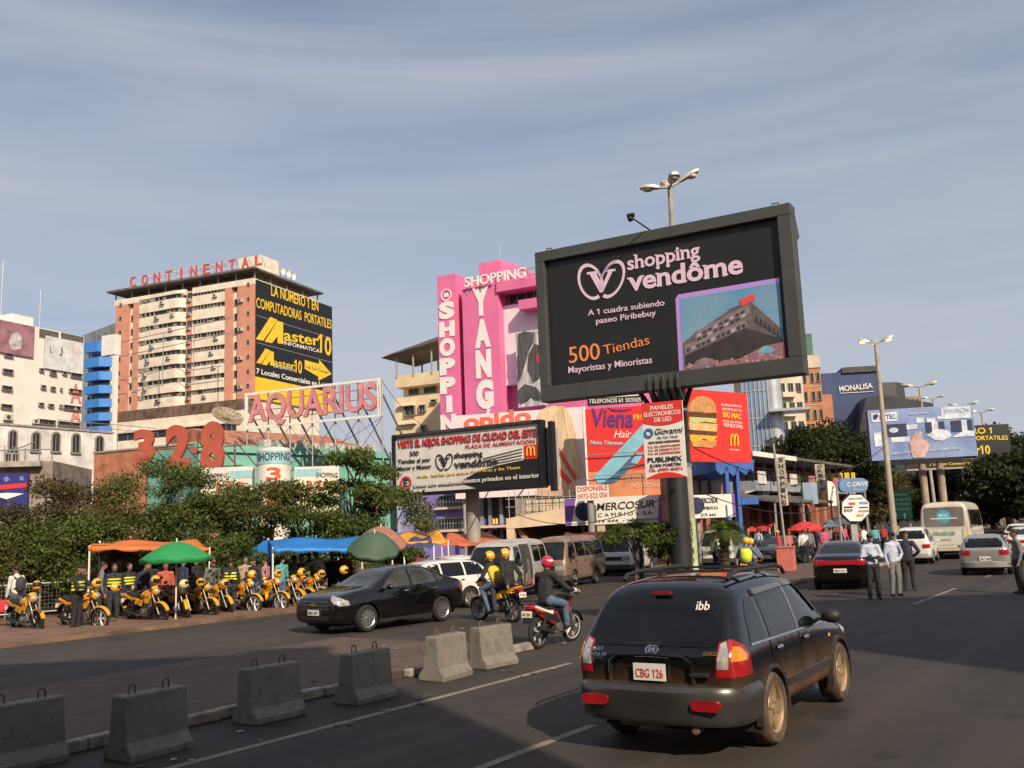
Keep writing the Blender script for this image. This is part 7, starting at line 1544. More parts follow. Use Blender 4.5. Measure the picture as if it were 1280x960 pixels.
def person(label, x, y, ang, J, top, legs, skin='light', group=None, sleeve='long', shoes=None, hair=True, cap=None, helmet=None, vest=None, z0=0., hyaw=0., vox=.016, H=1.):
    t = T('person', label, 'person', (x, y, z0), R(ang), group)
    segs = []  # a, b, ra, rb, material key, squash
    def S(a, b, ra, rb, k, sq=1.): segs.append((J[a] if isinstance(a, str) else a, J[b] if isinstance(b, str) else b, ra, rb, k, sq))
    S('pel', 'che', .148, .158, 1, .74); S('che', 'nek', .162, .10, 1, .72); S('sL', 'sR', .075, .075, 1); S('hL', 'hR', .115, .115, 2); S('nek', 'hed', .058, .055, 0)
    up = (J['hed'] - J['nek']).normalized(); fw = V((math.cos(hyaw), math.sin(hyaw), 0)); hd = J['hed'] + up * .05
    for s_, g in (('L', 1), ('R', -1)):
        S('s' + s_, 'e' + s_, .070, .056, 1); S('e' + s_, 'w' + s_, .054, .040, 1 if sleeve == 'long' else 0)
        w, e = J['w' + s_], J['e' + s_]; d = (w - e).normalized(); sd = V((0, g, 0)); n_ = d.cross(sd).normalized()
        pc = w + d * .055; S(w, w + d * .09, .033, .038, 0)
        for q, (off, ln) in enumerate(((-.030, .060), (-.010, .072), (.010, .068), (.030, .052))):
            b = w + d * .085 + n_.cross(d).normalized() * off; m = b + d * ln * .55 + n_ * .012; segs.append((b, m, .0115, .0105, 0, 1.)); segs.append((m, m + d * ln * .45 + n_ * .03, .0105, .0095, 0, 1.))
        th = w + d * .03 - n_.cross(d).normalized() * .035; segs.append((th, th + d * .045 - n_.cross(d).normalized() * .03 + n_ * .015, .014, .011, 0, 1.))
        S('h' + s_, 'k' + s_, .104, .078, 2); f = J['f' + s_]; S('k' + s_, f, .076, .064, 2); segs.append((f + V((-.04, 0, -.035)), f + V((.15, g * .02, -.05)), .043, .036, 3, 1.))
    mb = MB()
    for a, b, ra, rb, k, sq in segs:
        d = (b - a); L_ = d.length; n = 14 if ra > .03 else 8; nr = max(2, int(L_ / .06) + 1)
        if sq < 1:
            dd = d.normalized(); ya = V((0, 1, 0)); xa = dd.cross(ya).normalized(); vs = []
            prof = [(-ra * .55, .45), (-ra * .3, .8)] + [(L_ * i / nr, 1) for i in range(nr + 1)] + [(L_ + rb * .3, .8), (L_ + rb * .55, .45)]
            for h_, e in prof:
                u = min(1, max(0, h_ / L_)); rr = (ra + (rb - ra) * u) * e
                vs += [a + dd * h_ + ya * rr * 1.12 * math.cos(2 * math.pi * q / n) + xa * rr * sq * math.sin(2 * math.pi * q / n) for q in range(n)]
            m_ = len(prof); mb.add(vs, [(i * n + q, i * n + (q + 1) % n, (i + 1) * n + (q + 1) % n, (i + 1) * n + q) for i in range(m_ - 1) for q in range(n)] + [tuple(reversed(range(n))), tuple((m_ - 1) * n + q for q in range(n))])
        else: mb.cyl(a, b, ra, rb, n).ball(a, ra, n, 7).ball(b, rb, n, 7)
    rz_ = Matrix.Rotation(hyaw, 3, 'Z')
    mb.ball(hd, (.098, .078, .118), 16, 12, rot=rz_).ball(hd + rz_ @ V((.035, 0, -.075)), (.058, .055, .05), 12, 8).ball(hd + rz_ @ V((.105, 0, -.02)), (.02, .014, .024), 8, 6).ball(hd + rz_ @ V((.0, .08, -.01)), (.022, .012, .032), 8, 6).ball(hd + rz_ @ V((.0, -.08, -.01)), (.022, .012, .032), 8, 6).ball(hd + rz_ @ V((.09, 0, -.062)), (.018, .026, .009), 8, 6)
    tmp = mb.build('tmp', SOOT); rm = tmp.modifiers.new('r', 'REMESH'); rm.mode = 'VOXEL'; rm.voxel_size = vox; rm.use_smooth_shade = True
    sm = tmp.modifiers.new('s', 'SMOOTH'); sm.factor = .5; sm.iterations = 3
    me = evaluated(tmp); bpy.data.objects.remove(tmp); me.materials.clear()
    sk = SK[skin]; eye = mat('eye_dark', (.02, .015, .012), .3, 0, 0)
    for m_ in (sk, top, legs, shoes or SHOE, eye): me.materials.append(m_)
    import numpy as np
    C = np.empty(len(me.polygons) * 3); me.polygons.foreach_get('center', C); C = C.reshape(-1, 3); best = np.full(len(C), 9e9); idx = np.zeros(len(C), dtype=np.int32)
    for a, b, ra, rb, k, sq in segs:
        A = np.array(a); D = np.array(b - a); l2 = max(1e-9, (D @ D)); u = np.clip(((C - A) @ D) / l2, 0, 1); r_ = ra + (rb - ra) * u
        q = np.linalg.norm(C - A - u[:, None] * D, axis=1) / r_; w = q < best; best[w] = q[w]; idx[w] = k
    if J['kL'].z < J['pel'].z - .2: idx[(idx == 1) & (C[:, 2] < J['pel'].z + .02) & (np.abs(C[:, 1]) < .17)] = 2
    H_ = np.linalg.norm(C - np.array(hd), axis=1); idx[(H_ < .135) & (C[:, 2] > hd.z - .13)] = 0
    for g in (1, -1): e_ = np.array(hd + rz_ @ V((.09, g * .034, .01))); idx[np.linalg.norm(C - e_, axis=1) < .014] = 4
    me.polygons.foreach_set('material_index', idx)
    o = bpy.data.objects.new('body', me); COL.objects.link(o); o.parent = t.o
    if vest:
        k = MB(); n = 18; pel, nek = J['pel'], J['nek']; dd = (nek - pel); vs = []
        for i, (u, ry, rx) in enumerate(((.08, .178, .125), (.45, .188, .135), (.7, .200, .135), (.92, .175, .112))):
            c_ = pel + dd * u; vs += [c_ + V((rx * math.sin(2 * math.pi * q / n), ry * math.cos(2 * math.pi * q / n), 0)) for q in range(n)]
        k.add(vs, [(i * n + q, i * n + (q + 1) % n, (i + 1) * n + (q + 1) % n, (i + 1) * n + q) for i in range(3) for q in range(n)]); ve = k.build('vest', vest[0], t, smooth=True); ve.modifiers.new('t', 'SOLIDIFY').thickness = .008
        if len(vest) > 1:
            b = MB()
            for u in (.30, .48, .66):
                vs = []
                for uu in (u, u + .10): c_ = pel + dd * uu; vs += [c_ + V((.150 * math.sin(2 * math.pi * q / n), .208 * math.cos(2 * math.pi * q / n), 0)) for q in range(n)]
                b.add(vs, [(q, (q + 1) % n, n + (q + 1) % n, n + q) for q in range(n)])
            b.build('reflective_stripe', vest[1], ve, smooth=True)
    if helmet: helmet_parts(t, helmet, hd + V((0, 0, .012)), rz_, True)
    elif cap:
        MB().ball(hd + V((0, 0, .045)), (.108, .09, .085), 16, 8, rot=rz_).build('cap', cap, t, smooth=True).data; MB().ball(hd + rz_ @ V((.12, 0, .045)), (.07, .07, .010), 12, 6, rot=rz_).build('cap_peak', cap, t, smooth=True)
    elif hair:
        k = MB().ball(hd + rz_ @ V((-.018, 0, .035)), (.102, .088, .098), 16, 9, rot=rz_); k.build('hair', HAIRM, t, smooth=True)
    return t, J
FLUO = mat('vest_fluorescent', (.75, .80, .05), .6, 0, .08, 9); VDARK = mat('vest_navy', (.025, .028, .04), .8, 0, .2, 9); VORG = mat('vest_yellow', (.70, .50, .04), .7, 0, .15, 9)
BLK_C = cl('black', (.022, .022, .024)); NAVYC = cl('navy', (.03, .035, .06)); JEAN = cl('denim', (.09, .14, .22)); DJEAN = cl('dark_denim', (.03, .04, .06)); WHT = cl('white', (.70, .69, .66)); REDC = cl('red', (.50, .05, .05)); MAR = cl('maroon', (.22, .035, .05)); GRYC = cl('grey', (.20, .20, .20)); BEI = cl('beige', (.38, .29, .20)); PNK = cl('pink', (.48, .22, .22)); TURQ = cl('turquoise', (.12, .40, .42)); LBLUE = cl('light_blue', (.48, .54, .68)); PINKC = cl('bright_pink', (.55, .10, .20)); KHA = cl('khaki', (.30, .25, .16))
# ---- the row of motorcycle taxis: front wheel pixel, ground row, heading
ROW = [(48, 791, -38, MBLK, MYEL, .1, 'black motorcycle with yellow tank at the left end of the yellow row'), (126.5, 787, -26, SPOKE, MYEL, .15, 'yellow motorcycle with white wheels beside the man in the striped black vest'), (152, 775, -30, MBLK, MYEL, -.25, 'yellow motorcycle half hidden, second from the white wheeled one with the vested man'), (203, 780, -32, MBLK, MYEL, .0, 'yellow motorcycle with black wheels standing left of the green umbrella pole'), (236, 776.5, -48, MBLK, MYEL, -.4, 'yellow motorcycle under the green umbrella with a pale cream helmet'), (266, 773.5, -42, MBLK, MYEL, .2, 'yellow motorcycle just right of the green umbrella pole'), (287.5, 770, -40, MBLK, MYEL, -.2, 'yellow motorcycle with black wheels, left neighbour of the white wheeled pair'), (320, 767.5, -40, SPOKE, MYEL, .35, 'yellow motorcycle with white wheels in front of the man in beige'), (354, 764, -38, SPOKE, MYEL, .3, 'yellow motorcycle with white wheels, right one of the white wheeled pair'), (375.5, 760, -42, SPOKE, MYEL, .1, 'yellow motorcycle next to last at the right end of the row beside the black saloon'), (404, 757.5, -42, MBLK, MYEL, .2, 'yellow motorcycle at the right end of the row, partly hidden by the black saloon')]
ROW += [(176, 776, -62, MBLK, MYEL, -.35, 'yellow motorcycle tucked behind the one left of the green umbrella pole'), (302, 767, -66, MBLK, MYEL, .3, 'yellow motorcycle tucked in left of the white wheeled pair'), (338, 764, -64, MBLK, MYEL, -.3, 'yellow motorcycle tucked between the white wheeled pair'), (389, 758, -20, MBLK, MYEL, -.2, 'yellow motorcycle second from the right end, turned along the kerb')]
protos = {}
RG = 'yellow motorcycle taxis parked in a row'
for px, py, ang, rimm, body, steer, lab in ROW:
    g = gnd(px, py); a = R(ang); x, y = g.x - .64 * math.cos(a) - .05, g.y - .64 * math.sin(a) + .1; key = (rimm.name, round(steer, 2))
    if key not in protos: protos[key] = moto('motorcycle', lab, x, y, ang, body, rimm, steer, RG, lean=7).o
    else:
        o = copy_tree(protos[key]); o.location = (x, y, 0); o.rotation_euler = (R(4 + px % 7), 0, R(ang + px % 9 - 4)); o['label'] = lab
# helmets hung on the bikes
hp = None
for k, (px, py, z, m, lab) in enumerate([(46, 732, 25.6, HYEL, 'orange yellow helmet on the mirror of the leftmost motorcycle'), (121, 729, 25.7, HYEL, 'yellow helmet on the motorcycle by the vested man'), (144.5, 734, 27, HYEL, 'yellow helmet between the two leftmost white and black wheeled motorcycles'), (194.5, 725, 26.9, HYEL, 'glossy yellow helmet highest in the row, left of the green umbrella pole'), (230, 730, 27.2, HCRE, 'pale cream helmet under the green umbrella'), (250.5, 728, 28.4, HYEL, 'yellow helmet right of the green umbrella pole'), (281, 729, 28.5, HYEL, 'yellow helmet left of the man in the striped vest'), (315, 718, 29.4, HYEL, 'yellow helmet on the white wheeled motorcycle in front of the man in beige'), (347.5, 717, 29.9, HYEL, 'yellow helmet in front of the turquoise shirt'), (377, 715.5, 30.3, HYEL, 'yellow helmet in front of the man in the dark vest under the blue tarpaulin'), (402, 717.5, 30.2, HYEL, 'yellow helmet in front of the man in the white shirt'), (430, 712.5, 28.9, HYEL, 'yellow helmet held by the man in the red cap')]):
    p = at(px, py, z); h = T('helmet', lab, 'helmet', p, R(-60 + 37 * k % 90), 'helmets on the motorcycle taxis'); helmet_parts(h, m, rot=Matrix.Rotation(R(-12 + 9 * (k % 4)), 3, 'Y'), visor=k % 3 == 0)
def pp_(px, py): g = gnd(px, py); return g.x, g.y
x, y = pp_(19, 781); t, J = person('man in a white shirt with a backpack and red bag at the left edge', x, y, 150, stand(1.74, .03, stride=.12), WHT, cl('grey_trousers', (.12, .12, .13)), 'brown')
b = T('backpack', 'dark backpack on the back of the man in white at the left edge', 'backpack', V((x, y, 1.02)), R(150)); MB().ball((-.20, 0, .20), (.11, .16, .24), 16, 10).build('bag', cl('backpack', (.05, .05, .06)), b, smooth=True); MB().tube([(-.14, .1, .38), (.0, .12, .46), (.12, .12, .30), (.05, .13, .1)], .02, 6).tube([(-.14, -.1, .38), (.0, -.12, .46), (.12, -.12, .30), (.05, -.13, .1)], .02, 6).build('strap', BLK_C, b)
b = T('carrier_bag', 'red carrier bag in the hand of the man at the left edge', 'bag', V((x - .30, y - .15, .40)), R(20)); MB().prism([(-.17, 0), (.17, 0), (.20, .36), (-.20, .36)], -.07, .07).build('bag', mat('bag_red', (.55, .03, .04), .5, 0, .2, 5), b, bevel=.02); MB().tube([(-.1, 0, .36), (-.06, 0, .5), (.06, 0, .5), (.1, 0, .36)], .008, 5).build('handle', REDC, b)
up = lambda sx, fx, g: (V((fx * .5, g * .30, 1.18)), V((fx, g * .18, 1.16)))
def P(lab, px, py, ang, J, top, legs, **k): x, y = pp_(px, py); return person(lab, x, y, ang, J, top, legs, **k)
P('man in black in a yellow striped vest before the leftmost white wheeled motorcycle', 95, 789, -10, stand(1.76, .05, armR=up(0, .42, -1), armL=up(0, .40, 1)), BLK_C, BLK_C, skin='brown', cap=BLK_C, vest=(VDARK, FLUO), group='motorcycle taxi men')
P('man in a fluorescent striped vest behind the second yellow motorcycle', 141, 778, -60, stand(1.70, .1), NAVYC, DJEAN, skin='brown', vest=(VDARK, FLUO), group='motorcycle taxi men')
P('man in a navy jacket bending over the motorcycle left of the green umbrella', 172, 777, -20, stand(1.72, .28), NAVYC, DJEAN, skin='brown', group='motorcycle taxi men')
P('person in an orange red top in the shade of the green umbrella', 206, 772, -70, stand(1.66, .05), cl('orange_red', (.50, .12, .07)), DJEAN, skin='brown')
P('man in black with folded hands beside the green umbrella pole', 186, 770, -80, stand(1.74), BLK_C, BLK_C, skin='brown', cap=REDC)
P('tall man all in black standing right of the green umbrella', 245, 771, 170, stand(1.82), BLK_C, BLK_C, skin='brown')
P('man seen from behind in a black vest with three yellow stripes', 288, 768, 100, stand(1.70), BLK_C, DJEAN, skin='brown', vest=(VDARK, FLUO), group='motorcycle taxi men')
P('man in a beige jacket chatting behind the row', 306, 764, -50, stand(1.72), BEI, DJEAN, skin='brown', group='motorcycle taxi men')
P('man in dark clothes with a yellow vest behind the white wheeled motorcycle', 320, 765, -120, stand(1.68, .1), NAVYC, JEAN, skin='brown', cap=BLK_C, group='motorcycle taxi men')
P('person in a dull pink shirt facing left behind the row', 332, 763, 170, stand(1.66), PNK, BLK_C, skin='brown', group='motorcycle taxi men')
P('person in a turquoise shirt under the left end of the blue tarpaulin', 351, 761, -40, stand(1.68, .06), TURQ, JEAN, skin='light', group='motorcycle taxi men')
P('man in a blue cap and dark yellow striped vest under the blue tarpaulin', 377, 758, 95, stand(1.72), GRYC, DJEAN, skin='brown', cap=cl('cap_blue', (.04, .08, .3)), vest=(VDARK, FLUO), group='motorcycle taxi men')
P('man in a white short sleeved shirt reaching out under the blue tarpaulin', 400, 755, 150, stand(1.80, .12, armL=(V((.22, .3, 1.34)), V((.45, .25, 1.18)))), WHT, GRYC, skin='brown', sleeve='short', cap=NAVYC, group='motorcycle taxi men')
P('man in a maroon jacket and red cap beside the black saloon', 431, 752, -75, stand(1.74, .02, armR=(V((.05, -.27, 1.15)), V((.25, -.10, 1.10)))), MAR, BLK_C, skin='brown', cap=cl('cap_red', (.6, .04, .06)), group='motorcycle taxi men')
for px, py, ang, top, kw, lab in [(160, 772, -40, BLK_C, dict(vest=(VDARK, FLUO)), 'man in black with striped vest at the left end of the orange tarpaulin'), (226, 768, 60, NAVYC, {}, 'man in navy seen behind the cream helmet'), (264, 766, -60, GRYC, dict(cap=REDC), 'man in grey with a red cap right of the tall man in black'), (342, 760, -100, WHT, {}, 'man in white just left of the turquoise shirt'), (366, 757, -30, LBLUE, {}, 'man in pale blue between the turquoise shirt and the blue cap'), (389, 753, 120, BLK_C, dict(vest=(VDARK, FLUO)), 'vested man in black left of the white short sleeved shirt'), (416, 752, -90, NAVYC, {}, 'man in navy between the white shirt and the red cap'), (122, 776, 30, GRYC, {}, 'man in grey between the two leftmost striped vests')]:
    P(lab, px, py, ang, stand(1.64 + (px * 7 % 13) * .012, .02 + (px % 5) * .04), top, DJEAN, skin='brown', group='motorcycle taxi men', **kw)
# ---- the two riders and their motorcycle, the scooter rider
g0, g1 = gnd(597, 775), gnd(646, 778); mx_, my_ = (g0.x + g1.x) / 2, (g0.y + g1.y) / 2; ang = math.degrees(math.atan2(g0.y - g1.y, g0.x - g1.x))
moto('motorcycle', 'yellow motorcycle carrying two riders in yellow helmets past the median', mx_, my_, ang, MYEL, SPOKE, .1, plate='112 BKA')
person('rider in a yellow vest and yellow helmet steering the two up motorcycle', mx_, my_, ang, ride(.22, (.34, .36, 1.04), (-.10, .82), (.02, .21, .27)), BLK_C, JEAN, helmet=HYEL, vest=(VORG,), hyaw=.5, group='riders of the two up motorcycle')
person('pillion passenger in a black sweater and yellow helmet holding the seat', mx_, my_, ang, {**ride(.06, (.0, .1, 1.0), (-.52, .88), (-.22, .24, .34)), 'eL': V((-.62, .32, 1.15)), 'wL': V((-.62, .20, .94)), 'eR': V((-.62, -.32, 1.15)), 'wR': V((-.62, -.20, .94))}, BLK_C, DJEAN, helmet=HYEL, hyaw=.5, group='riders of the two up motorcycle')
g1, g0 = gnd(672, 811), gnd(716, 801); mx_, my_ = (g0.x + g1.x) / 2, (g0.y + g1.y) / 2; ang = math.degrees(math.atan2(g0.y - g1.y, g0.x - g1.x))
moto('scooter', 'red and black scooter with a white plate beside the median tip', mx_, my_, ang, MRED, SPOKE, -.15, scooter=True, plate='431 CDA')
t, J = person('rider in a black jacket, jeans and a red helmet on the red scooter', mx_, my_, ang, ride(.10, (.40, .36, 1.04), (-.34, .80), (.14, .20, .40)), BLK_C, JEAN, helmet=HRED, hyaw=.15, shoes=cl('shoe_black', (.03, .03, .03)))
w, e = J['wR'], J['eR']; d = (w - e).normalized(); MB().cyl(w - d * .14, w - d * .10, .052, .050, n=12).cyl(w - d * .07, w - d * .035, .048, .046, n=12).build('sleeve_band', WHITE, t)
c_ = at(938, 700, 32.5); moto('motorcycle', 'motorcycle with two riders in orange helmets, mostly hidden behind the black SUV roof', c_.x, c_.y, 60, MYEL, MBLK, 0)
person('front rider in a blue jacket and orange helmet behind the SUV roof', c_.x, c_.y, 60, ride(.18, (.34, .36, 1.04), (-.10, .76)), cl('blue_grey', (.14, .18, .26)), DJEAN, helmet=HYEL, group='riders behind the SUV'); person('rear rider with a yellow collar and orange helmet behind the SUV roof', c_.x, c_.y, 60, ride(.10, (.1, .36, 1.04), (-.50, .80)), cl('blue_grey', (.14, .18, .26)), DJEAN, helmet=HYEL, vest=(FLUO,), group='riders behind the SUV')
# ---- police officers
OFF = 'officers talking in the road'
cross = dict(armL=(V((.05, .27, 1.14)), V((.22, -.04, 1.20))), armR=(V((.05, -.27, 1.14)), V((.24, .06, 1.16))))
PC = cl('police_cap', (.04, .035, .05))
P('officer in a pale blue shirt with folded arms, nearest the black saloon', 1094, 749, -95, stand(1.76, **cross), LBLUE, BLK_C, skin='brown', cap=PC, group=OFF)
P('officer in a pale blue shirt with one hand on the hip', 1121, 745, -70, stand(1.78, armL=(V((-.08, .38, 1.15)), V((.06, .17, 1.0)))), LBLUE, GRYC, skin='brown', cap=PC, group=OFF)
P('officer in a dark navy shirt behind the other two', 1138, 738, 60, stand(1.76, armR=(V((-.1, -.36, 1.16)), V((.05, -.2, 1.02)))), NAVYC, BLK_C, skin='brown', cap=PC, group=OFF)
P('person in dark clothes cut off by the right edge of the picture', 1277, 742, 170, stand(1.72), GRYC, BLK_C, skin='brown')
# ---- shoppers farther down the street
rnd = random.Random(12); CR = 'shoppers in front of the arcade'
for lab, px, z, ang, top, legs, kw in [('shopper in a red shirt and yellow cap beside the red planter box', 973, 48, 150, REDC, BEI, dict(cap=cl('cap_yellow', (.7, .5, .05)))), ('shopper in a coral shirt just right of the yellow capped one', 985, 50, -60, cl('coral', (.5, .16, .14)), BLK_C, {}), ('shopper in a white shirt and grey trousers walking', 1003, 50, 80, WHT, GRYC, {}), ('shopper in dark clothes beside the one in white', 1010, 51, -90, GRYC, DJEAN, {}), ('shopper in a bright pink top and khaki trousers', 1030, 56, 100, PINKC, KHA, {}), ('shopper in a magenta top near the lamp foot', 1056, 62, -40, PINKC, DJEAN, {}), ('shopper in a turquoise top behind the first officer', 1093, 60, -90, TURQ, DJEAN, {}), ('shopper in a grey top behind the octagonal sign', 1084, 64, 30, GRYC, BLK_C, {}), ('shopper in a white top left of the tall lamp post', 1080, 58, 120, WHT, JEAN, {}), ('shopper in a red jacket under the green road sign', 1103, 63, -120, REDC, BLK_C, {}), ('shopper in a navy jacket near the red umbrella', 1018, 60, 60, NAVYC, DJEAN, {}), ('shopper in a beige jacket under the red umbrella', 1000, 61, -30, BEI, DJEAN, {}), ('shopper in black near the arcade steps', 960, 56, -70, BLK_C, DJEAN, {}), ('shopper in a pale blue shirt by the arcade porch', 947, 57, 40, LBLUE, JEAN, {}), ('shopper in dark red behind the magenta one', 1064, 66, 70, MAR, BLK_C, {}), ('shopper in maroon left of the far black saloon', 1044, 60, -150, MAR, GRYC, {}), ('woman in a white top crossing by the palm trunk', 892, 44, 30, WHT, DJEAN, {}), ('man in black beside the palm trunk', 897, 44, -60, BLK_C, BLK_C, {}), ('man in dark clothes standing by the white minibus under the small tree', 800, 41, 170, BLK_C, BLK_C, {}), ('man in a black cap bending behind the white station wagon', 602, 37, -90, BLK_C, DJEAN, dict(cap=BLK_C)), ('shopper in a navy top and white cap left of the red parasol', 991, 58, 40, NAVYC, JEAN, dict(cap=WHT)), ('shopper in turquoise at the arcade steps', 955, 60, -20, TURQ, BLK_C, dict()), ('shopper in a red top walking away under the oval sign', 1067, 57, 60, REDC, JEAN, dict()), ('shopper in a beige top and black cap under the oval sign', 1074, 61, 200, BEI, BLK_C, dict(cap=BLK_C)), ('shopper in a red cap and grey top behind the black saloon', 1038, 64, 100, GRYC, DJEAN, dict(cap=REDC)), ('shopper in a white cap and pink top behind the black saloon', 1050, 57, 30, PNK, DJEAN, dict(cap=WHT)), ('shopper in pale blue near the foot of the green road sign', 1112, 66, 10, LBLUE, DJEAN, dict()), ('shopper in khaki near the foot of the green road sign', 1120, 68, -80, KHA, BLK_C, dict()), ('shopper in a maroon top and yellow cap right of the red planter box', 1013, 64, 70, MAR, KHA, dict(cap=cl('cap_yellow', (.7, .5, .05)))), ('vendor in dark clothes at the stall under the orange awning', 520, 35, -70, MAR, BLK_C, {})]:
    c_ = at(px, 660, z); person(lab, c_.x, c_.y, ang, stand(1.62 + rnd.random() * .16, rnd.uniform(0, .06), stride=rnd.uniform(0, .2)), top, legs, skin='brown', group=CR if z > 45 else None, vox=.022, **kw)
# ================================================================ trees, plants, street things
def leaf_mat(key, a, b, c):
    if key in MATS: return MATS[key]
    m = bpy.data.materials.new(key); m.use_nodes = True; nt = m.node_tree; N = nt.nodes; L = nt.links; p = N['Principled BSDF']; out = N['Material Output']
    g = N.new('ShaderNodeNewGeometry'); r = N.new('ShaderNodeValToRGB'); e = r.color_ramp.elements; e[0].color = lin(a); e[1].color = lin(c); e.new(.55).color = lin(b); L.new(g.outputs['Random Per Island'], r.inputs[0])
    L.new(r.outputs[0], p.inputs['Base Color']); p.inputs['Roughness'].default_value = .6; p.inputs['Specular IOR Level'].default_value = .25
    tr = N.new('ShaderNodeBsdfTranslucent'); L.new(r.outputs[0], tr.inputs[0]); mx = N.new('ShaderNodeMixShader'); mx.inputs[0].default_value = .3; L.new(p.outputs[0], mx.inputs[1]); L.new(tr.outputs[0], mx.inputs[2]); L.new(mx.outputs[0], out.inputs[0])
    MATS[key] = m; return m
LG = leaf_mat('leaf_green', (.034, .062, .014), (.08, .115, .025), (.165, .185, .045)); LO = leaf_mat('leaf_olive', (.042, .056, .015), (.092, .102, .026), (.185, .165, .05)); LBR = leaf_mat('leaf_bronze', (.045, .042, .016), (.088, .075, .028), (.15, .115, .045)); LD_ = leaf_mat('leaf_shaded', (.014, .024, .008), (.03, .042, .012), (.06, .065, .02)); LF = leaf_mat('leaf_feather', (.045, .08, .018), (.10, .14, .03), (.17, .20, .05)); BLO = leaf_mat('blossom_pink', (.42, .2, .16), (.55, .32, .26), (.62, .44, .38))  # darkest leaf set carries the shade of the backlit far trees
BARK = mat('bark', (.12, .085, .06), .9, 0, .3, 6, bump=.5)
import numpy as np
HT_ = 'trees and tall shrubs behind the motorcycle row'
def leaves(centres, n_each, size, seed, flat=.6, spread=1.):
    """folded leaf faces scattered in clumps; returns vertices and faces"""
    rg = np.random.default_rng(seed); C = np.array([c[:3] for c in centres]); Rr = np.array([c[3] for c in centres]); k = len(C)
    idx = np.repeat(np.arange(k), (n_each * 2.6 * (Rr / Rr.mean()) ** 2).astype(int)); n = len(idx)
    d = rg.normal(size=(n, 3)); d /= np.linalg.norm(d, axis=1)[:, None]; rad = rg.random(n) ** .45
    p = C[idx] + d * (rad * Rr[idx])[:, None] * np.array([1, 1, flat]) * spread
    ax = rg.normal(size=(n, 3)); ax[:, 2] -= .35; ax /= np.linalg.norm(ax, axis=1)[:, None]; up = rg.normal(size=(n, 3)) * .7 + np.array([0, 0, 1.0]) + d * .6; sd = np.cross(ax, up); sd /= np.linalg.norm(sd, axis=1)[:, None] + 1e-9
    s = size * .78 * rg.uniform(.45, 1.6, n)[:, None]; nr = np.cross(sd, ax)
    v = np.stack([p, p + ax * s * .5 + sd * s * .27 + nr * s * .08, p + ax * s, p + ax * s * .5 - sd * s * .27 + nr * s * .08], 1).reshape(-1, 3)
    i = np.arange(n) * 4; f = np.stack([i, i + 1, i + 2, i, i + 2, i + 3], 1).reshape(-1, 3)
    return v, f
def leaf_obj(name, v, f, m, parent):
    me = bpy.data.meshes.new(name); me.vertices.add(len(v)); me.vertices.foreach_set('co', v.ravel()); me.loops.add(f.size); me.loops.foreach_set('vertex_index', f.ravel().astype(np.int32)); me.polygons.add(len(f)); me.polygons.foreach_set('loop_start', np.arange(0, f.size, 3, dtype=np.int32)); me.polygons.foreach_set('loop_total', np.full(len(f), 3, dtype=np.int32)); me.update(calc_edges=True); me.validate()
    me.materials.append(m); o = bpy.data.objects.new(name, me); COL.objects.link(o); o.parent = getattr(parent, 'o', parent); return o
def tree(name, lab, cat, px, Y, py_top, rad, m, seed, base=.4, n=26, per=170, size=.17, flat=.75, blossom=0, group=None, trunk=.13, z0=None, clump=.34, fl=.6):
    c = at(px, 640, Y); top = at(px, py_top, Y).z; rnd = random.Random(seed); t = T(name, lab, cat, (c.x, c.y, 0), rnd.uniform(0, 6), group); cz = (top + base) / 2; rz = (top - base) / 2
    cs = []
    if group == HT_: n = int(n * 1.15)
    for k in range(n):
        for _ in range(20):
            a = rnd.uniform(0, 2 * math.pi); h = rnd.uniform(-1, 1); rr = math.sqrt(rnd.uniform(.05, 1)) * rad * math.sqrt(max(.05, 1 - max(0, h) ** 2 * .8))
            if rnd.random() < .3 + rr / rad: break
        cr_ = rad * clump * rnd.uniform(.65, 1.25); z = cz + h * (rz - cr_ * fl); cs.append((rr * math.cos(a), rr * math.sin(a), min(z, top - cr_ * fl), cr_))
    cs.append((rnd.uniform(-.2, .2) * rad, 0, top - rad * clump * fl * .9, rad * clump))
    v, f = leaves(cs, per, size, seed, fl); leaf_obj('crown', v, f, m, t)
    mb = MB(); hb = base + rz * .55; mb.tube([(0, 0, 0), (rnd.uniform(-.1, .1), rnd.uniform(-.1, .1), hb * .5), (rnd.uniform(-.2, .2), rnd.uniform(-.2, .2), hb)], trunk, 8, r1=trunk * .7)
    for q in rnd.sample(cs, min(10, len(cs))): mb.tube([(0, 0, hb * rnd.uniform(.5, 1)), (q[0] * .5, q[1] * .5, (hb + q[2]) / 2 + .2), (q[0], q[1], q[2])], trunk * .45, 6, r1=.012)
    mb.build('trunk', BARK, t, smooth=True)
    if blossom:
        bs = rnd.sample(cs, min(len(cs), blossom)); v, f = leaves([(b[0] * 1.12, b[1] * 1.12, b[2] + .1, b[3] * .62) for b in bs], 55, .10, seed + 5, .5); leaf_obj('blossom', v, f, BLO, t)
    return t
HT = 'trees and tall shrubs behind the motorcycle row'
tree('tree', 'olive bushy tree filling the lower left corner behind the railing', 'tree', 8, 34, 650, 2.6, LO, 1, .1, 34, 190, .16, group=HT)
tree('tree', 'bronze green tree in front of the arched building', 'tree', 62, 38, 594, 2.3, LBR, 2, .6, 30, 170, .15, group=HT, blossom=3)
tree('tree', 'bushy green tree with yellowing leaves right of the man with the backpack', 'tree', 92, 35, 642, 2.3, LG, 3, .1, 32, 190, .15, group=HT, blossom=4)
tree('tree', 'flat topped feathery tree in front of the giant numeral 2', 'tree', 196, 39, 571, 2.5, LG, 4, 1.6, 30, 170, .14, group=HT, fl=.42, clump=.36)
tree('tree', 'dense green tree above the orange tarpaulin', 'tree', 150, 37, 626, 2.4, LO, 5, .3, 32, 180, .15, group=HT, blossom=5)
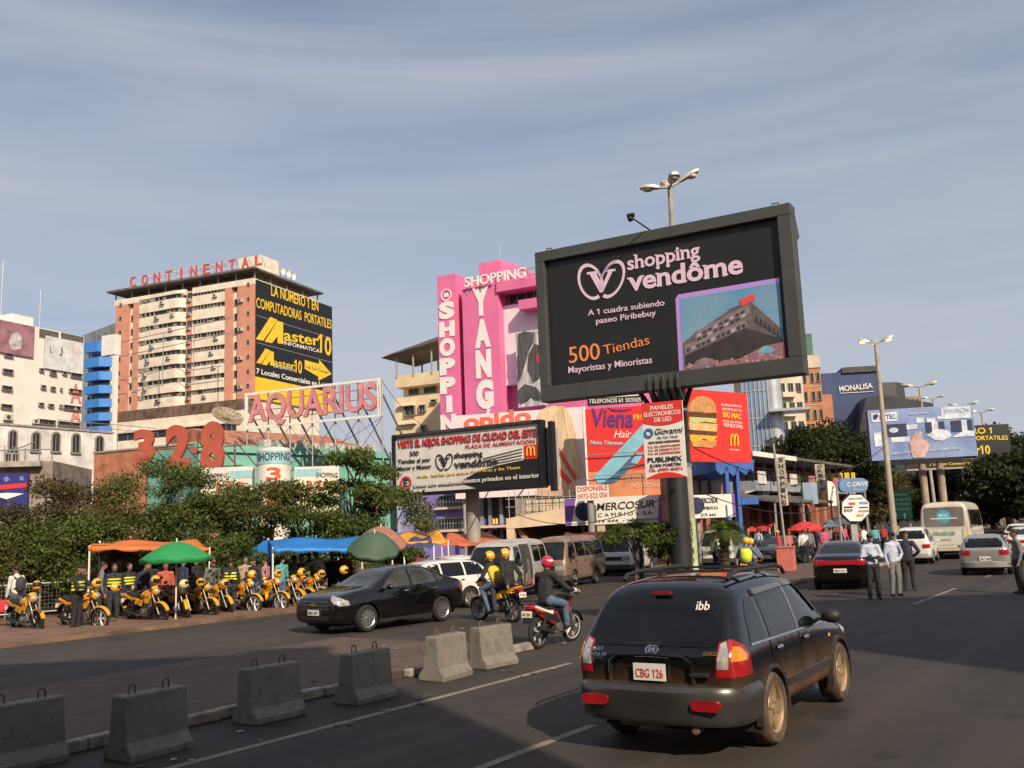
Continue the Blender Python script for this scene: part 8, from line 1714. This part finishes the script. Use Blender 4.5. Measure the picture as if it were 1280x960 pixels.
tree('tree', 'dense green tree behind the green umbrella', 'tree', 238, 38, 622, 2.3, LG, 6, .3, 32, 180, .15, group=HT, blossom=4)
tree('tree', 'rounded green tree below the panel sign with numeral 8 above', 'tree', 287, 38.5, 600, 2.0, LG, 7, .4, 30, 170, .15, group=HT, blossom=1)
tree('tree', 'rounded green tree below the round column sign', 'tree', 338, 38, 598, 2.1, LO, 8, .4, 30, 170, .15, group=HT)
tree('tree', 'rounded green tree just left of the feathery upright tree', 'tree', 388, 38, 604, 2.0, LG, 9, .4, 30, 170, .15, group=HT)
tree('tree', 'upright feathery pale green tree in front of the teal hall', 'tree', 440, 39, 560, 1.7, LF, 10, 2.0, 22, 120, .17, group=HT, fl=.35, clump=.40)
tree('tree', 'feathery tree with drooping side shoots left of the slatted billboard pole', 'tree', 482, 39, 606, 2.2, LG, 11, .6, 28, 150, .16, group=HT, fl=.5, blossom=2)
tree('shrub', 'low green shrub behind the people left of the blue tarpaulin', 'shrub', 298, 33, 668, 1.3, LG, 12, .1, 22, 150, .13, group=HT)
tree('shrub', 'low leafy shrub under the left end of the blue tarpaulin', 'shrub', 325, 32.5, 690, .9, LF, 13, .1, 16, 120, .12, group=HT)
tree('flowering_shrub', 'shrub thick with pink blossom under the orange tarpaulin', 'shrub', 158, 33.5, 672, 1.5, LO, 14, .1, 22, 120, .12, blossom=20)
tree('flowering_shrub', 'pink blossoming shrub behind the green umbrella', 'shrub', 215, 34, 680, 1.3, LO, 15, .1, 20, 110, .12, blossom=16)
tree('flowering_shrub', 'pink blossoming shrub right of the green umbrella', 'shrub', 262, 35.5, 660, 1.2, LG, 16, .1, 20, 130, .12, blossom=12)
tree('tree', 'small loose tree in front of the white minibus', 'tree', 790, 38.5, 648, 1.15, LF, 17, 1.4, 18, 110, .11, trunk=.06)
tree('tree', 'small loose tree left of the black billboard column', 'tree', 832, 38, 652, .9, LG, 18, .8, 16, 110, .11, trunk=.06)
RT = 'dark trees beyond the street'
tree('tree', 'broad dark tree below the blue windowless building', 'tree', 1048, 98, 524, 6.2, LD_, 19, 3, 46, 300, .42, group=RT, trunk=.4)
tree('tree', 'dark tree at the left end of the dark group above the arcade roof', 'tree', 1002, 92, 534, 3.2, LD_, 20, 2.5, 30, 220, .36, group=RT, trunk=.3)
tree('tree', 'bronze tree below the bright billboard', 'tree', 1090, 100, 586, 4.4, LBR, 21, 1.5, 34, 240, .38, group=RT, trunk=.3)
for k, (px, Y, pt, rd_, lab) in enumerate(((1262, 92, 530, 6, 'tall dark tree at the right edge behind the black billboard'), (1215, 105, 560, 6, 'dark tree behind the white post of the black billboard'), (1160, 112, 590, 6, 'dark tree behind the bus roof'), (1290, 70, 560, 4.5, 'nearest dark tree cut by the right edge'), (1240, 120, 575, 7, 'farthest dark tree between the two right edge trees'))): tree('tree', lab, 'tree', px, Y, pt, rd_, LD_, 30 + k, 1.2, 40, 260, .45, group=RT, trunk=.4)
# palm in front of the arcade
c = at(903, 660, 42); t = T('palm', 'bushy palm with arching fronds beside the lamp mast', 'palm', (c.x, c.y, 0), 0); zt = t.xz(903, 664)[1]; mb = MB().cyl((0, 0, 0), (.05, 0, zt), .22, .16, n=12)
for q in range(9): mb.lathe([(.2, 0), (.24, .06), (.2, .12)], (0, 0, zt * q / 9.5), 'z', 12)
mb.build('trunk', BARK, t, smooth=True); rnd = random.Random(5); vs, fs = [], []
for q in range(44):
    a = rnd.uniform(0, 2 * math.pi); el = rnd.uniform(-.2, 1.25); ln = rnd.uniform(1.3, 1.9); pts = []
    for i in range(15):
        u = i / 14; r_ = ln * u * math.cos(el) * (1 - .1 * u); h = ln * u * math.sin(el) - 1.0 * u * u * ln * .75; pts.append(V((r_ * math.cos(a), r_ * math.sin(a), zt + h)))
    for i in range(1, 15):
        d = (pts[i] - pts[i - 1]).normalized(); sd = V((-math.sin(a), math.cos(a), 0))
        for g in (1, -1):
            for w in (0, .5):
                p = pts[i - 1] + (pts[i] - pts[i - 1]) * w; L_ = .42 * math.sin(math.pi * min(.97, (i + w) / 15 + .06)) + .08; e = p + sd * g * L_ + d * L_ * .6 - V((0, 0, .16 * L_ * 2)); o = len(vs); vs += [p - d * .018, p + d * .018, e]; fs.append((o, o + 1, o + 2))
leaf_obj('crown', np.array([tuple(v) for v in vs]), np.array(fs), LG, t)
# ---- concrete median barriers
BARR = [(0, 27, 965, 'nearest concrete barrier, cut by the left edge'), (1, 191, 948, 'second concrete barrier from the left edge, in deep shade'), (2, 345, 903, 'third concrete barrier from the left edge, in shade'), (3, 460, 880, 'shaded concrete barrier just left of the two sunlit ones'), (4, 562, 851, 'sunlit concrete barrier with lifting loops, left of the last one'), (5, 621, 836, 'last sunlit concrete barrier at the median tip')]
bar0 = None
BM = ground_mat('barrier_concrete', (.20, .18, .15), (.26, .235, .195), (.09, .078, .062), 2.2, .9, .45, world=True)
for k, px, py, lab in BARR:
    g = gnd(px, py); tt = g.x * RN.x + g.y * RN.y; p = g + RN * (-.25) + RD * (.22 if k > 2 else .12); a = RYAW + R((-2, 3, -3, 2, 4, -6)[k])
    if bar0 is None:
        t = T('concrete_barrier', lab, 'barrier', (p.x, p.y, 0), a, 'concrete median barriers'); bar0 = t.o
        sec = [(-.25, 0), (.25, 0), (.25, .08), (.155, .20), (.115, .68), (-.115, .68), (-.155, .20), (-.25, .08)]; MB().prism(sec, -.41, .41, 'yz').build('block', BM, t, bevel=.018)
        for x in (-.24, .20): MB().tube([(x - .04, 0, .67), (x - .04, 0, .75), (x - .02, 0, .78), (x + .02, 0, .78), (x + .04, 0, .75), (x + .04, 0, .67)], .011, 6).build('lifting_loop', RUST, t, smooth=True)
    else: o = copy_tree(bar0); o.location = (p.x, p.y, 0); o.rotation_euler = (R((0, 1, -1, 0, 1.5, -1)[k]), 0, a); o['label'] = lab
# ---- litter and dry leaves along the kerbs
rnd = random.Random(21); mb = MB()
for k in range(420):
    s_ = rnd.uniform(3, 40); tt = rnd.choice([rnd.gauss(-10.1, .35), rnd.gauss(-8.9, .25), rnd.gauss(-22.7, .3), rnd.uniform(-15.3, -11)]); q = rt(s_, tt); zz_ = .13 if -15.3 < tt < -10.7 and s_ < 15 else .012; a = rnd.uniform(0, 6.3); w = rnd.uniform(.012, .05); h = w * rnd.uniform(.5, 1.4); ca, sa = math.cos(a), math.sin(a)
    mb.add([(q.x + ca * u - sa * v, q.y + sa * u + ca * v, zz_ + rnd.uniform(0, .012)) for u, v in ((-w, -h), (w, -h * .6), (w * .8, h), (-w * .7, h * .8))], [(0, 1, 2, 3)], k % 3)
lt = mb.build('litter', [mat('dry_leaf', (.16, .10, .05), .9, 0, .3, 9), mat('paper_scrap', (.45, .42, .38), .8, 0, .2, 9), mat('gravel_bit', (.12, .10, .085), .9, 0, .3, 9)]); tag(lt, kind='stuff')
# ---- planter box, railing, umbrellas, tarpaulins, stalls
c = gnd(983, 717); t = T('planter_box', 'salmon red painted box at the foot of a thin sign pole', 'box', (c.x, c.y, 0), RYAW - R(90) + R(12)); BOXR = mat('salmon_paint', (.58, .17, .13), .7, 0, .15, 2)
MB().box(-.36, 0, 0, .36, .7, 1.08).build('box', BOXR, t, bevel=.02); MB().box(-.39, -.03, 1.08, .39, .73, 1.13).build('rim', BOXR, t); MB().cyl((.0, .35, 1.1), (-.15, .35, 5.6), .05, n=8).build('pole', GREYP, t)
c = gnd(1050, 703); t = T('planter_box', 'low red kerb box at the foot of the oval sign', 'box', (c.x, c.y, 0), RYAW - R(90)); MB().box(-.9, 0, 0, .9, 1, .8).build('box', BOXR, t, bevel=.02); MB().box(-.94, -.04, .8, .94, 1.04, .86).build('rim', BOXR, t)
a, b_ = gnd(-20, 772), gnd(170, 757); t = T('railing', 'grey pipe railing with wire mesh behind the motorcycles at the left edge', 'railing', (a.x, a.y - 2.9, 0), math.atan2(b_.y - a.y, b_.x - a.x)); L_ = (b_ - a).length
MB().tube([(0, 0, 1.12), (L_, 0, 1.12)], .035, 8).tube([(0, 0, .18), (L_, 0, .18)], .03, 8).build('rail', STEEL, t, smooth=True)
for q in range(6): MB().cyl((L_ * q / 5, 0, 0), (L_ * q / 5, 0, 1.14), .035, n=8).build('post', STEEL, t)
mb = MB()
for q in range(int(L_ / .12)): mb.cyl((q * .12, .01, .18), (q * .12, .01, 1.1), .004, n=4)
for q in range(8): mb.cyl((0, .01, .2 + q * .12), (L_, .01, .2 + q * .12), .004, n=4)
mb.build('mesh_panel', STEEL, t)
def umbrella(lab, px, py, Y, r, h, m, tilt=(0, 0), scal=True, m2=None):
    c = at(px, py, Y); t = T('parasol', lab, 'parasol', (c.x, c.y, 0), .3); n = 8; top = c.z; rot = Matrix.Rotation(R(tilt[0]), 3, 'X') @ Matrix.Rotation(R(tilt[1]), 3, 'Y'); k = 5; vs = [rot @ V((0, 0, 0)) + V((0, 0, top))]; fs = []
    for i in range(1, k + 2):
        u = min(1, i / k)
        for q in range(n * 4):
            a = 2 * math.pi * q / (n * 4); rib = abs(math.cos(a * n / 2)); rr = r * u * (1 - .05 * (1 - rib) * u); z = -h * u ** 1.7 + .04 * (1 - rib) * u
            if i == k + 1: z -= .14 if not scal else .10 + .05 * abs(math.sin(a * n / 2)); rr *= 1.005
            vs.append(rot @ V((rr * math.cos(a), rr * math.sin(a), z)) + V((0, 0, top)))
    nn = n * 4
    for q in range(nn): fs.append((0, 1 + q, 1 + (q + 1) % nn))
    for i in range(k):
        for q in range(nn): fs.append((1 + i * nn + q, 1 + i * nn + (q + 1) % nn, 1 + (i + 1) * nn + (q + 1) % nn, 1 + (i + 1) * nn + q))
    o = MB().add(vs, fs).build('canopy', m, t, smooth=True); o.modifiers.new('t', 'SOLIDIFY').thickness = .006
    MB().cyl((0, 0, 0), rot @ V((0, 0, .1)) + V((0, 0, top)), .022, n=8).build('pole', WHITE, t); mb = MB()
    for q in range(n): a = 2 * math.pi * q / n; mb.cyl(rot @ V((0, 0, -.35)) + V((0, 0, top)), rot @ V((r * .6 * math.cos(a), r * .6 * math.sin(a), -h * .38)) + V((0, 0, top)), .006, n=4)
    mb.build('rib', STEEL, t); MB().lathe([(0, 0), (.22, 0), (.2, .08), (.04, .12), (0, .12)], n=14).build('base', CONC, t, smooth=True); return t
umbrella('green parasol with a white fringe over the motorcycle row', 221, 677, 28.2, 1.03, .50, mat('parasol_green', (.02, .27, .08), .7, 0, .1, 2)); umbrella('dark green parasol tilted towards the road right of the blue tarpaulin', 468, 665, 31.5, .88, .60, mat('parasol_dark_green', (.06, .11, .07), .7, 0, .15, 2), (22, 0)); umbrella('faded red brown parasol behind the dark green one', 476, 658, 33, .95, .62, mat('parasol_brown', (.34, .15, .11), .7, 0, .15, 2), (14, 0)); umbrella('red parasol among the shoppers in front of the arcade', 1006, 652, 57, 1.15, .5, mat('parasol_red', (.6, .04, .05), .7, 0, .1, 2)); umbrella('small dark parasol left of the octagonal sign', 1050, 646, 66, 1.2, .5, mat('parasol_slate', (.08, .10, .14), .7, 0, .15, 2))
def tarp(lab, m, Y, quad, posts, sag=.12, skirt=None, dY=2.4, seed=1):
    """sheet stretched over poles: front-left, front-right, back-right, back-left given as pixel and distance"""
    P4 = [at(*q) for q in quad]; c = V((P4[0].x, P4[0].y, 0)); t = T('tarpaulin', lab, 'awning', c, 0); n, vs = 14, []; rnd = random.Random(seed); ph = rnd.random() * 6
    for j in range(n + 1):
        for i in range(n + 1):
            u, v = i / n, j / n; p = P4[0] * (1 - u) * (1 - v) + P4[1] * u * (1 - v) + P4[2] * u * v + P4[3] * (1 - u) * v; w = math.sin(math.pi * u) * math.sin(math.pi * v); vs.append(p - c - V((0, 0, sag * w * 2 - .05 * math.sin(9 * u + ph + 4 * v) * (1 - w * .3))))
    fs = [(j * (n + 1) + i, j * (n + 1) + i + 1, (j + 1) * (n + 1) + i + 1, (j + 1) * (n + 1) + i) for j in range(n) for i in range(n)]
    o = MB().add(vs, fs).build('sheet', m, t, smooth=True); o.modifiers.new('t', 'SOLIDIFY').thickness = .012
    for q in posts: p = P4[q] - c; MB().cyl((p.x, p.y, 0), (p.x, p.y, p.z + .03), .03, n=8).build('pole', WHITE, t)
    if skirt:
        vs = []
        for i in range(n + 1): p = P4[0] * (1 - i / n) + P4[1] * i / n - c; vs += [p + V((0, -.02, .02)), p + V((0, -.06 - .03 * math.sin(i * 2.1), -skirt - .04 * math.sin(i * 1.7)))]
        o = MB().add(vs, [(2 * i, 2 * i + 1, 2 * i + 3, 2 * i + 2) for i in range(n)]).build('valance', m, t, smooth=True); o.modifiers.new('t', 'SOLIDIFY').thickness = .01
    return t
TO = mat('tarp_orange', (.66, .17, .035), .6, 0, .12, 1.5); TB = mat('tarp_blue', (.02, .20, .60), .5, 0, .12, 1.2); TY = mat('tarp_yellow', (.72, .33, .05), .6, 0, .15, 1.5); TR = mat('tarp_rust', (.55, .14, .05), .65, 0, .15, 1.5); TN = mat('tarp_navy', (.06, .06, .16), .6, 0, .15, 1.5)
tarp('orange tarpaulin on poles left of the green parasol', TO, 30, [(112, 683, 30.5), (262, 685, 31.5), (245, 675, 34), (125, 677, 33)], (0, 1, 2, 3), .03, .12)
t = tarp('bright blue tarpaulin shelter behind the motorcycle row', TB, 31, [(341, 685, 31.5), (446, 685, 32.5), (452, 671, 35.5), (335, 674, 34.5)], (0, 1, 2, 3), .04, .14)
pa, pb, pc_, pd = [at(*q) - V((t.o.location.x, t.o.location.y, 0)) for q in ((341, 685, 31.5), (335, 674, 34.5), (308, 690, 34.5), (341, 716, 31.8))]
MB().add([pa, pb, pc_, pd, at(310, 716, 34.4) - V((t.o.location.x, t.o.location.y, 0))], [(0, 1, 2, 4, 3)]).build('side_sheet', TB, t).modifiers.new('t', 'SOLIDIFY').thickness = .012
tarp('amber awning behind the dark green parasol', TY, 36, [(490, 679, 35), (560, 676, 36.5), (548, 664, 39), (500, 666, 38)], (0, 1), .06, .1, seed=3); tarp('small navy awning under the amber one', TN, 35, [(505, 684, 34.5), (542, 683, 35), (538, 671, 36.5), (512, 672, 36.2)], (0, 1), .04, .05, seed=4); tarp('rust orange awning by the grey billboard pole', TR, 38, [(552, 680, 38.5), (637, 682, 40), (610, 665, 42.5), (560, 667, 41.5)], (0, 1, 2), .05, .06, seed=5); tarp('flat orange awning above the champagne and white minibuses', TR, 46, [(702, 672, 44), (780, 672, 45.5), (760, 666, 47.5), (708, 666, 46.5)], (2, 3), .03, .07, seed=6)
def stall(lab, px, Y, w, m, seed):
    c = at(px, 660, Y); t = T('market_stall', lab, 'stall', (c.x, c.y, 0), R(-30)); MB().box(-w / 2, 0, .75, w / 2, .8, .8).build('table_top', RUST, t)
    for x in (-w / 2 + .06, w / 2 - .06):
        for y in (.05, .72): MB().box(x - .025, y, 0, x + .025, y + .05, .75).build('leg', RUST, t)
    o = MB().box(-w / 2, -.01, .25, w / 2, -.0, .78).build('cloth', m, t); return t
S1 = stall('stall with dark red bags under the dark green parasol', 470, 32.3, 1.6, cl('stall_red', (.30, .06, .05)), 1); S2 = stall('stall with pale pink goods and a potted plant left of the white station wagon', 508, 33.5, 1.8, cl('stall_pink', (.55, .30, .26)), 2)
rnd = random.Random(9)
for S_, cols in ((S1, ((.16, .03, .04), (.10, .03, .05), (.22, .05, .06))), (S2, ((.6, .35, .3), (.55, .12, .06), (.65, .6, .55)))):
    for k in range(4):
        p = S_.M @ V((-.6 + k * .38, .35, .8)); b = T('goods_bag', ['dark red bag stacked at the left of the dark green parasol stall', 'plum bag second on the dark green parasol stall', 'red brown bag third on the dark green parasol stall', 'dark red bag at the right of the dark green parasol stall', 'pale pink bundle at the left of the pink stall', 'orange bundle second on the pink stall', 'white bundle third on the pink stall', 'pale pink bundle at the right of the pink stall'][k + (4 if S_ is S2 else 0)], 'bag', p, rnd.random(), 'goods on the stalls'); col = cols[k % 3]
        MB().ball((0, 0, .17), (.19, .15, .18), 14, 9).build('sack', cl('sack_%.2f_%.2f' % col[:2], col), b, smooth=True); MB().cyl((0, 0, .32), (0, 0, .42), .05, .08, n=8).build('tie', cl('sack_%.2f_%.2f' % col[:2], col), b)
tree('potted_plant', 'leafy potted plant on the stall left of the white station wagon', 'plant', 512, 33, 684, .55, LF, 40, .7, 14, 80, .10, trunk=.04)

# ---- overhead cables
CB_ = mat('cable_black', (.02, .02, .02), .6, 0, 0)
for lab, a, b_, sg in (('thin black cable sagging from the frame sign to the slatted billboard', (476, 474, 74), (560, 548, 62), .8), ('cable slung from the beige gallery to the lamp mast', (640, 640, 58), (868, 600, 38.4), 1.2), ('cable running along the street from the lamp mast to the three lamp post', (868, 560, 38.2), (1104, 560, 54), 1.5), ('lower cable running along the arcade front', (868, 612, 38.2), (1085, 612, 60), 1.2), ('cable crossing over the teal hall to the number sign', (300, 590, 70), (479, 520, 74), .9)):
    p, q = at(*a), at(*b_); o = MB().tube([p * (1 - i / 16) + q * (i / 16) - V((0, 0, sg * 4 * (i / 16) * (1 - i / 16))) for i in range(17)], .022, 5).build('overhead_cable', CB_); tag(o, lab, 'cable', 'overhead cables')
tarp('small red awning on poles at the arcade porch', mat('tarp_red', (.5, .05, .05), .6, 0, .15, 1.5), 58, [(935, 662, 57), (962, 661, 59), (968, 653, 61), (942, 654, 59.5)], (0, 1, 2, 3), .03, .15, seed=8)
tarp('small slate blue awning on poles near the octagonal sign', mat('tarp_slate', (.12, .16, .24), .6, 0, .15, 1.5), 64, [(1030, 657, 63), (1052, 656, 65), (1056, 649, 67), (1034, 650, 65.5)], (0, 1, 2, 3), .03, .15, seed=9)
